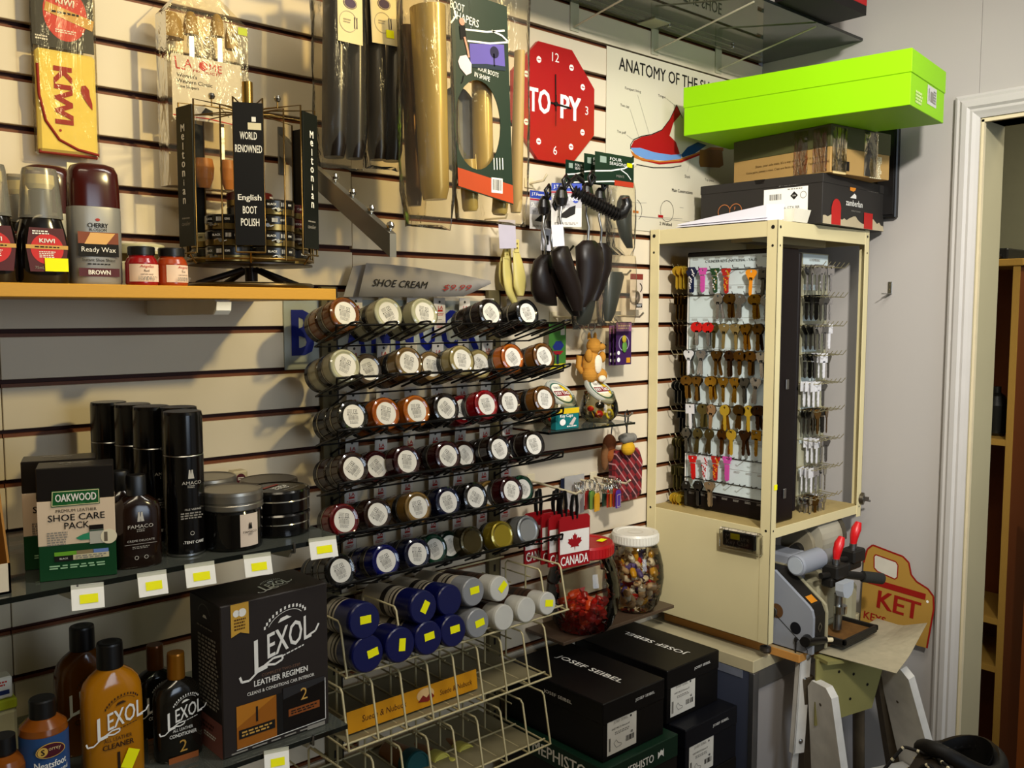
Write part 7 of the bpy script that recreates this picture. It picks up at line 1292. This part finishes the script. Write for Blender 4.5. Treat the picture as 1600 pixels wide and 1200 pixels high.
a, b = atY(858, 506, -.045), atY(884, 576, -.045); w_, h = b.x - a.x, a.z - b.z; t = thing('carded_toy', 'green and yellow carded toy behind the right end of the second jar row', 'carded toy', ((a.x + b.x) / 2, -.045, b.z)); F = face(0, 0, 0); m = MB(); m.box(-w_ / 2, 0, -.0008, w_ / 2, h, 0, mat('#3a6a2a', .5), F); m.rect(0, h * .06, w_, h * .12, mat('#c9b81c', .5), F, z=.0004); m.rect(w_ * .3, h * .82, w_ * .25, h * .14, mat('#b5b0a0', .6), F, z=.0004); m.poly([(-w_ * .3, h * .50), (-w_ * .1, h * .62), (w_ * .2, h * .62), (w_ * .38, h * .52), (w_ * .2, h * .42), (-w_ * .2, h * .42)], mat('#1c2a6a', .5), F, z=.0006); m.poly([(-w_ * .3, h * .40), (w_ * .36, h * .40), (w_ * .16, h * .32), (-w_ * .14, h * .32)], mat('#8a1420', .5), F, z=.0008); m.rect(0, h * .22, w_ * .14, h * .22, mat('#1c2238', .5), F, z=.0008); m.build('card', t)
a = atY(873, 503, -.02); peg_hook('cream slat hook carrying the green carded toy', a.x, a.z + .012, .075, CREAMW)
# tartan pouch with soft toys
TRT = bpy.data.materials.new('tartan_cloth'); TRT.use_nodes = True; nt = TRT.node_tree; bs = nt.nodes['Principled BSDF']; bs.inputs['Roughness'].default_value = .9; tc = nt.nodes.new('ShaderNodeTexCoord'); mp = nt.nodes.new('ShaderNodeMapping'); mp.inputs['Rotation'].default_value = (0, .75, 0); mp.inputs['Scale'].default_value = (46, 46, 46); nt.links.new(tc.outputs['Object'], mp.inputs[0]); ck = nt.nodes.new('ShaderNodeTexChecker'); ck.inputs['Scale'].default_value = 1.0; ck.inputs['Color1'].default_value = lin('#3d0a10'); ck.inputs['Color2'].default_value = lin('#7a0f16'); nt.links.new(mp.outputs[0], ck.inputs[0])
wv = nt.nodes.new('ShaderNodeTexWave'); wv.bands_direction = 'X'; wv.inputs['Scale'].default_value = .32; nt.links.new(mp.outputs[0], wv.inputs[0]); rp = nt.nodes.new('ShaderNodeValToRGB'); rp.color_ramp.elements[0].position = .93; rp.color_ramp.elements[1].position = .97; nt.links.new(wv.outputs[0], rp.inputs[0]); mx = nt.nodes.new('ShaderNodeMix'); mx.data_type = 'RGBA'; nt.links.new(rp.outputs[0], mx.inputs[0]); nt.links.new(ck.outputs[0], mx.inputs[6]); mx.inputs[7].default_value = lin('#b07a78'); nt.links.new(mx.outputs[2], bs.inputs[0])
c = atY(975, 742, -.055); t = thing('tartan_pouch', 'red and black tartan pouch hanging by the cabinet post with soft toys above it', 'pouch', (c.x, -.055, c.z)); m = MB(); m.loft([[(-.050 * f + .006, -.010 * g, z), (.050 * f + .006, -.010 * g, z), (.050 * f + .006, .010 * g, z), (-.050 * f + .006, .010 * g, z)] for z, f, g in ((-.064, .70, .4), (-.052, .98, 1), (.030, 1.02, 1.1), (.058, .86, .7), (.064, .80, .4))], TRT, smooth=False); m.build('pouch_body', t)
c = atY(978, 692, -.075); t = thing('plush_toy', 'small grey and yellow plush bird clipped above the tartan pouch', 'plush toy', (c.x, -.078, c.z)); GRP = mat('#77736a', .9, var=.1, scale=120, bump=.3); m = MB(); ell(m, (0, 0, .012), (.026, .018, .013), GRP); ell(m, (-.014, -.004, .012), (.010, .012, .012), GRP); ell(m, (.016, -.004, .012), (.010, .012, .012), GRP); m.build('head', t); m = MB(); ell(m, (0, -.004, -.012), (.020, .015, .018), mat('#c9981c', .9, var=.1, scale=100, bump=.3)); m.build('body', t); m = MB(); m.tube([(.0, 0, .024), (-.001, 0, .040), (-.006, 0, .046), (-.008, 0, .072), (.000, 0, .080), (.004, 0, .070), (.003, 0, .050), (-.001, 0, .040)], .0022, BLACK, n=6); m.build('clip', t)
c = atY(957, 694, -.045); t = thing('plush_toy', 'small brown plush animal half hidden behind the plush bird', 'plush toy', (c.x, -.035, c.z)); m = MB(); ell(m, (0, 0, 0), (.020, .014, .024), mat('#6b3a1c', .9, var=.15, scale=120, bump=.3)); ell(m, (.004, -.008, -.030), (.022, .014, .018), mat('#8a4a1e', .9, var=.15, scale=120, bump=.3)); ell(m, (-.016, 0, -.030), (.010, .010, .034), mat('#7a5230', .9, var=.15, scale=120, bump=.3)); m.build('body', t); m = MB(); m.tube([(.006, 0, .020), (.010, 0, .050)], .0016, BLACK, n=6); m.build('cord', t)
a = atY(972, 645, -.06); peg_hook('slat hook carrying the plush bird and tartan pouch', a.x - .008, a.z - .004, .10)
# key tags on rings
TCOL = [('red', '#8a1a1a'), ('green', '#1f6a3a'), ('pale green', '#6a8a3a'), ('yellow', '#c9941c'), ('dark green', '#1a4a3a'), ('scarlet', '#a82a14'), ('orange', '#c96a14'), ('crimson', '#8a1420'), ('purple', '#4a2a8a')]
TPX = [(918, 780), (924, 780), (926, 781), (933, 784), (945, 776), (952, 778), (957, 777), (962, 777), (966, 779)]
for k, ((nm, cl), (u, v)) in enumerate(zip(TCOL, TPX)):
    y = -.050 - .011 * (k if k < 4 else k - 4); c = atY(u, v, y); t = thing('key_tag', '%s plastic key tag hanging from a ring, %s' % (nm, 'in the left bunch' if k < 4 else 'in the right bunch'), 'key tag', (c.x, y, c.z), .25, 'coloured key tags on the hooks')
    F = face(0, 0, 0); m = MB(); mt = mat(cl, .35); m.prism([(-.011, -.022), (.011, -.022), (.011, .015), (.006, .021), (-.006, .021), (-.011, .015)], -.0015, .0015, mt, F); m.line([(-.0085, -.019), (.0085, -.019), (.0085, .010), (-.0085, .010), (-.0085, -.019)], .0012, mat('#c9b8a0', .5), F, z=.0018) if k == 8 else None; m.build('tag_body', t); m = MB(); m.tube([(0, .007 * math.cos(2*PI*q/18), .025 + .010 + .012 * math.sin(2*PI*q/18)) for q in range(18)], .0011, CHROME, n=5, closed=True); m.tube([(0, .0, .018), (0, 0, .026)], .0012, CHROME, n=5); m.build('split_ring', t)
rg = atY(905, 757, -.07)
for k in range(14):
    y = -.030 - .0068 * k; u = (896 if k < 5 else 925) + 0; c = atY((898 + k * 2) if k < 6 else 930 + k * 2, 757, y); m = MB(); m.tube([(.0, .003 * math.sin(k) , 0)] and [(.013 * math.cos(2*PI*q/20), .004 * math.cos(2*PI*q/20 + k), .013 * math.sin(2*PI*q/20) - .008) for q in range(20)], .0012, CHROME, n=5, closed=True); o = m.build('split_ring', label='plain steel split ring on the key tag hook', cat='key ring', group='loose split rings on the key tag hooks'); o.location = c; o.rotation_euler = (0, 0, .6 + .3 * math.sin(k * 2.3))
a = atY(948, 762, -.10); peg_hook('cream slat hook carrying the left key tags', atY(930, 752, -.06).x, atY(930, 752, -.05).z, .11, CREAMW); peg_hook('cream slat hook carrying the right key tags', atY(955, 748, -.06).x, atY(955, 748, -.05).z, .12, CREAMW)
# luggage tags
LT = None; LRED = mat('#8f1218', .4, var=.03); STRAP = mat('#0c0b0b', .6)
for k, (u, v, y, lab) in enumerate(((841, 838, -.100, 'rearmost red luggage tag, mostly hidden behind the others'), (868, 838, -.128, 'third red luggage tag from the front'), (880, 842, -.150, 'second red luggage tag from the front'), (897, 845, -.172, 'front red luggage tag with a maple leaf'))):
    c = atY(u, v, y)
    if LT is None:
        t = thing('luggage_tag', lab, 'luggage tag', (c.x, y, c.z), 0, 'red luggage tags'); F = face(0, 0, 0); m = MB(); m.prism([(-.0425, -.056), (.0425, -.056), (.0425, .050), (.036, .056), (-.036, .056), (-.0425, .050)], -.002, .002, LRED, F); m.rect(0, .0, .081, .050, mat('#ded8d0', .5), F, z=.0023); m.text('CANADA', 0, -.0405, WINK, F, w=.076, h=.020, bold=.02, z=.0024)
        lf = [(0, -.022), (.0015, -.012), (.012, -.013), (.010, -.009), (.020, -.001), (.017, .001), (.018, .007), (.011, .006), (.0095, .009), (.005, .004), (.006, .015), (.003, .013), (0, .019)]; m.poly(lf + [(-a_, b_) for a_, b_ in lf[-2:0:-1]], LRED, F, z=.0027); m.build('tag_body', t); m = MB(); m.tube([(-.006, 0, .050), (-.010, -.002, .075), (-.004, 0, .100), (.006, .002, .104), (.008, 0, .075), (.006, 0, .050)], .0065, STRAP, n=8, flat=.35); m.build('strap', t, label='black strap'); LT = t
    else: t = dup(LT, lab, (c.x, y, c.z), -.04 * k)
a = atY(868, 752, -.02); m = MB(); q0 = atY(838, 753, -.02); q1 = atY(908, 772, -.190); m.box(q0.x - .012, -.003, q0.z - .006, q0.x + .012, 0, q0.z + .016, CREAMW, bev=.001); m.tube([(q0.x, -.002, q0.z), (q1.x - .006, -.182, q1.z), (q1.x, -.19, q1.z + .008)], .0028, CREAMW, n=8); m.build('slat_hook', label='cream slat hook carrying the red luggage tags', cat='hook')
m = MB(); a, b = atY(882, 745, -.012), atY(912, 800, -.012); m.box(a.x, -.013, b.z, b.x, -.012, a.z, mat('#a9a5a0', .7)); m.build('backing_card', label='grey backing card behind the split rings', cat='card')
m = MB(); a, b = atY(876, 748, -.010), atY(884, 775, -.010); m.box(a.x, -.011, b.z, b.x, -.010, a.z, mat('#141a30', .6)); m.build('backing_card', label='narrow navy card left of the grey backing card', cat='card')
# ================================================================ back room furniture and the boot in front
WB = mat('#6b3514', .55, var=.22, wood=(20, 20, 2)); WBE = mat('#a8813a', .5, var=.12, wood=(20, 20, 2)); PLY = mat('#8a4a1c', .55, var=.2, wood=(2, 12, 12))
t = thing('wood_shelf_unit', 'brown wooden shelf unit in the room beyond the doorway', 'shelf unit', (3.05, -.72, 0))
bx_ = 3.05; p = atX(1595, 415, bx_); q = atX(1556, 415, bx_)
H_ = p.z; yl, yr = -.50, p.y
m = MB(); m.box(0, yr + .72, 0, .30, yr + .72 + .02, H_, WB); m.box(-.0015, yr + .7195, 0, .0, yr + .7405, H_, WBE); m.build('side_panel', t)
m = MB(); m.box(.28, yr + .74, 0, .30, .715, H_, WB); m.build('back_panel', t)
m = MB(); m.box(-.01, yr + .71, H_, .31, .715, H_ + .022, WBE, bev=.002); m.build('top', t)
for v in (685, 965, 1040): z = atX(1562, v, bx_ + .02).z; m = MB(); m.box(.0, yr + .741, z - .02, .28, .715, z, WBE); m.build('shelf', t)
m = MB(); m.box(.06, yr + .78, H_ + .024, .28, .55, H_ + .06, mat('#1c1c1a', .4), bev=.004); 
m.build('black_tool', t)
for k in range(3): m = MB(); m.cyl((.02, yr + .80 + k * .06, H_ + .034), (.07, yr + .80 + k * .06, H_ + .034), .006, BLACK, n=8); m.build('tool_knob', t)
m = MB(); a = atX(1565, 880, bx_); m.box(3.0, atX(1596, 900, 3.0).y - .01, 0, 3.02, -3.0, atX(1596, 800, 3.0).z, PLY); m.build('plywood_cabinet', label='brown plywood cabinet side behind the doorway edge', cat='cabinet')
m = MB(); m.lathe([(.02, 0), (.035, .01), (.04, .10), (.025, .13), (.012, .14), (.012, .16), (0, .16)], mat('#12130f', .3), T(3.14, yr + .085, atX(1562, 685, bx_ + .02).z), n=20); m.build('dark_bottle', label='dark bottle on the wooden shelf beyond the doorway', cat='bottle')
# ---- hiking boot in the foreground, standing on a small table
def rp(u, v, d): r = _ray(u, v); return CAMP + r * d
HB = rp(1488, 1165, 1.32); LEA = mat('#4e4436', .7, var=.25, scale=30, bump=.3); SUE = mat('#8a6f4e', .85, var=.15, scale=60, bump=.3); BKL = mat('#0d0b0a', .6, bump=.2, scale=80); SOLE = mat('#14120f', .7)
bz = HB.z - .160; bd = Vector((-.93, .10, 0)).normalized()           # toe direction
Mb = frame((HB.x, HB.y, bz), bd, (-bd.y, bd.x, 0))
bt = thing('hiking_boot', 'brown suede hiking boot with a black padded collar at the bottom right', 'boot', mat4=Mb)
# x runs to the toe, z up; rings across the boot
def ringx(x, hw, z0, z1, n=20, e=2.4):
    o = []
    for k in range(n): a = 2 * PI * k / n; c, s = math.cos(a), math.sin(a); o.append((x, hw * math.copysign(abs(c) ** (2 / e), c), (z0 + z1) / 2 + (z1 - z0) / 2 * math.copysign(abs(s) ** (2 / e), s)))
    return o
m = MB(); m.loft([ringx(-.085, .020, .015, .07), ringx(-.078, .034, .012, .10), ringx(-.04, .040, .012, .115), ringx(.02, .043, .012, .128), ringx(.08, .047, .012, .128), ringx(.13, .050, .012, .112), ringx(.17, .046, .012, .088), ringx(.20, .032, .014, .062), ringx(.213, .012, .02, .038)], LEA); m.build('upper', bt)
m = MB(); m.loft([ringx(-.094, .022, 0, .022, e=4), ringx(-.08, .038, 0, .024, e=4), ringx(0, .042, 0, .020, e=4), ringx(.12, .054, 0, .020, e=4), ringx(.19, .046, .002, .024, e=4), ringx(.222, .014, .008, .026, e=4)], SOLE); m.build('sole', bt)
# shaft and padded collar
def ell_ring(cx_, z, a, b, tilt, n=28): return [(cx_ + a * math.cos(2*PI*k/n), b * math.sin(2*PI*k/n), z + tilt * math.cos(2*PI*k/n)) for k in range(n)]
m = MB(); m.loft([ell_ring(-.020, .085, .066, .042, 0), ell_ring(-.022, .112, .066, .043, -.004), ell_ring(-.026, .134, .067, .045, -.012)], LEA, cap=False); m.build('shaft', bt)
m = MB(); n = 36; pts = [(-.026 + .070 * math.cos(2*PI*k/n), .046 * math.sin(2*PI*k/n), .138 + .018 * math.cos(2*PI*k/n) + .010 * math.cos(4*PI*k/n)) for k in range(n)]; m.tube(pts, .0115, BKL, n=12, closed=True); m.build('collar', bt, label='black padded collar')
m = MB(); m.loft([ell_ring(-.026, .136, .060, .036, -.012), ell_ring(-.024, .09, .058, .034, 0), ell_ring(-.022, .05, .054, .030, 0), ell_ring(-.022, .05, .001, .001, 0)], BKL, cap=False); m.build('lining', bt)
m = MB(); m.loft([[(.035 + .075 * f, -.026 + .006 * f, (.158 - .036 * f)), (.035 + .075 * f, .026 - .006 * f, (.158 - .036 * f)), (.030 + .075 * f, .026 - .006 * f, (.150 - .036 * f)), (.030 + .075 * f, -.026 + .006 * f, (.150 - .036 * f))] for f in (0, .3, .6, 1)], mat('#2e271f', .8, var=.2, scale=60)); m.build('tongue', bt)
m = MB(); m.loft([[( -.09, -.03, .03), (-.09, .03, .03), (-.094, .02, .10), (-.094, -.02, .10)], [(-.08, -.042, .03), (-.08, .042, .03), (-.086, .034, .104), (-.086, -.034, .104)]], SUE, smooth=False)
for s in (-1, 1): m.loft([[(.02, s * .0445, .06), (.02, s * .046, .06), (.02, s * .042, .118), (.02, s * .040, .118)], [(.09, s * .047, .05), (.09, s * .049, .05), (.075, s * .036, .106), (.075, s * .034, .106)]], SUE, smooth=False)
m.build('suede_panel', bt)
LACE = mat('#171412', .7); LACEW = mat('#c9bfa0', .7)
def lace(pts):
    m = MB(); P = [Vector(p) for p in pts]; fine = []
    for i in range(len(P) - 1):
        for k in range(10): fine.append(P[i].lerp(P[i + 1], k / 10))
    fine.append(P[-1])
    for i in range(1, len(fine) - 1): fine[i] = (fine[i - 1] + fine[i] * 2 + fine[i + 1]) / 4
    m.tube(fine, .0024, LACE, n=6)
    for i in range(0, len(fine) - 1, 5): m.tube([fine[i], fine[i].lerp(fine[i + 1], .8)], .00252, LACEW, n=6)
    m.build('lace', bt)
for k in range(4): x = .040 + k * .018; z = .150 - k * .010; lace([(x, -.034, z - .012), (x + .006, 0, z + .010), (x + .018, .034, z - .024)]); lace([(x, .034, z - .012), (x + .006, 0, z + .012), (x + .018, -.034, z - .024)])
lace([(.045, .0, .156), (.075, .035, .165), (.105, .050, .150), (.14, .062, .132)]); lace([(.045, .0, .156), (.060, -.04, .160), (.085, -.055, .125), (.11, -.058, .098)])
tb = thing('side_table', 'small wooden table under the hiking boot at the bottom right', 'table', (HB.x, HB.y, bz - .0005)); m = MB(); m.box(-.26, -.12, -.025, .14, .10, 0, PINE, bev=.002); m.build('table_top', tb)
for a_, b_ in ((-.24, -.10), (.12, -.10), (-.24, .08), (.12, .08)): m = MB(); m.box(a_ - .015, b_ - .015, -(bz - .0005), a_ + .015, b_ + .015, -.025, PINE); m.build('leg', tb)
a = rp(1592, 1190, 1.28); m = MB(); m.box(0, -.06, 0, .05, .03, .02, mat('#c9a21c', .5), T(a.x, a.y, bz) , bev=.001)
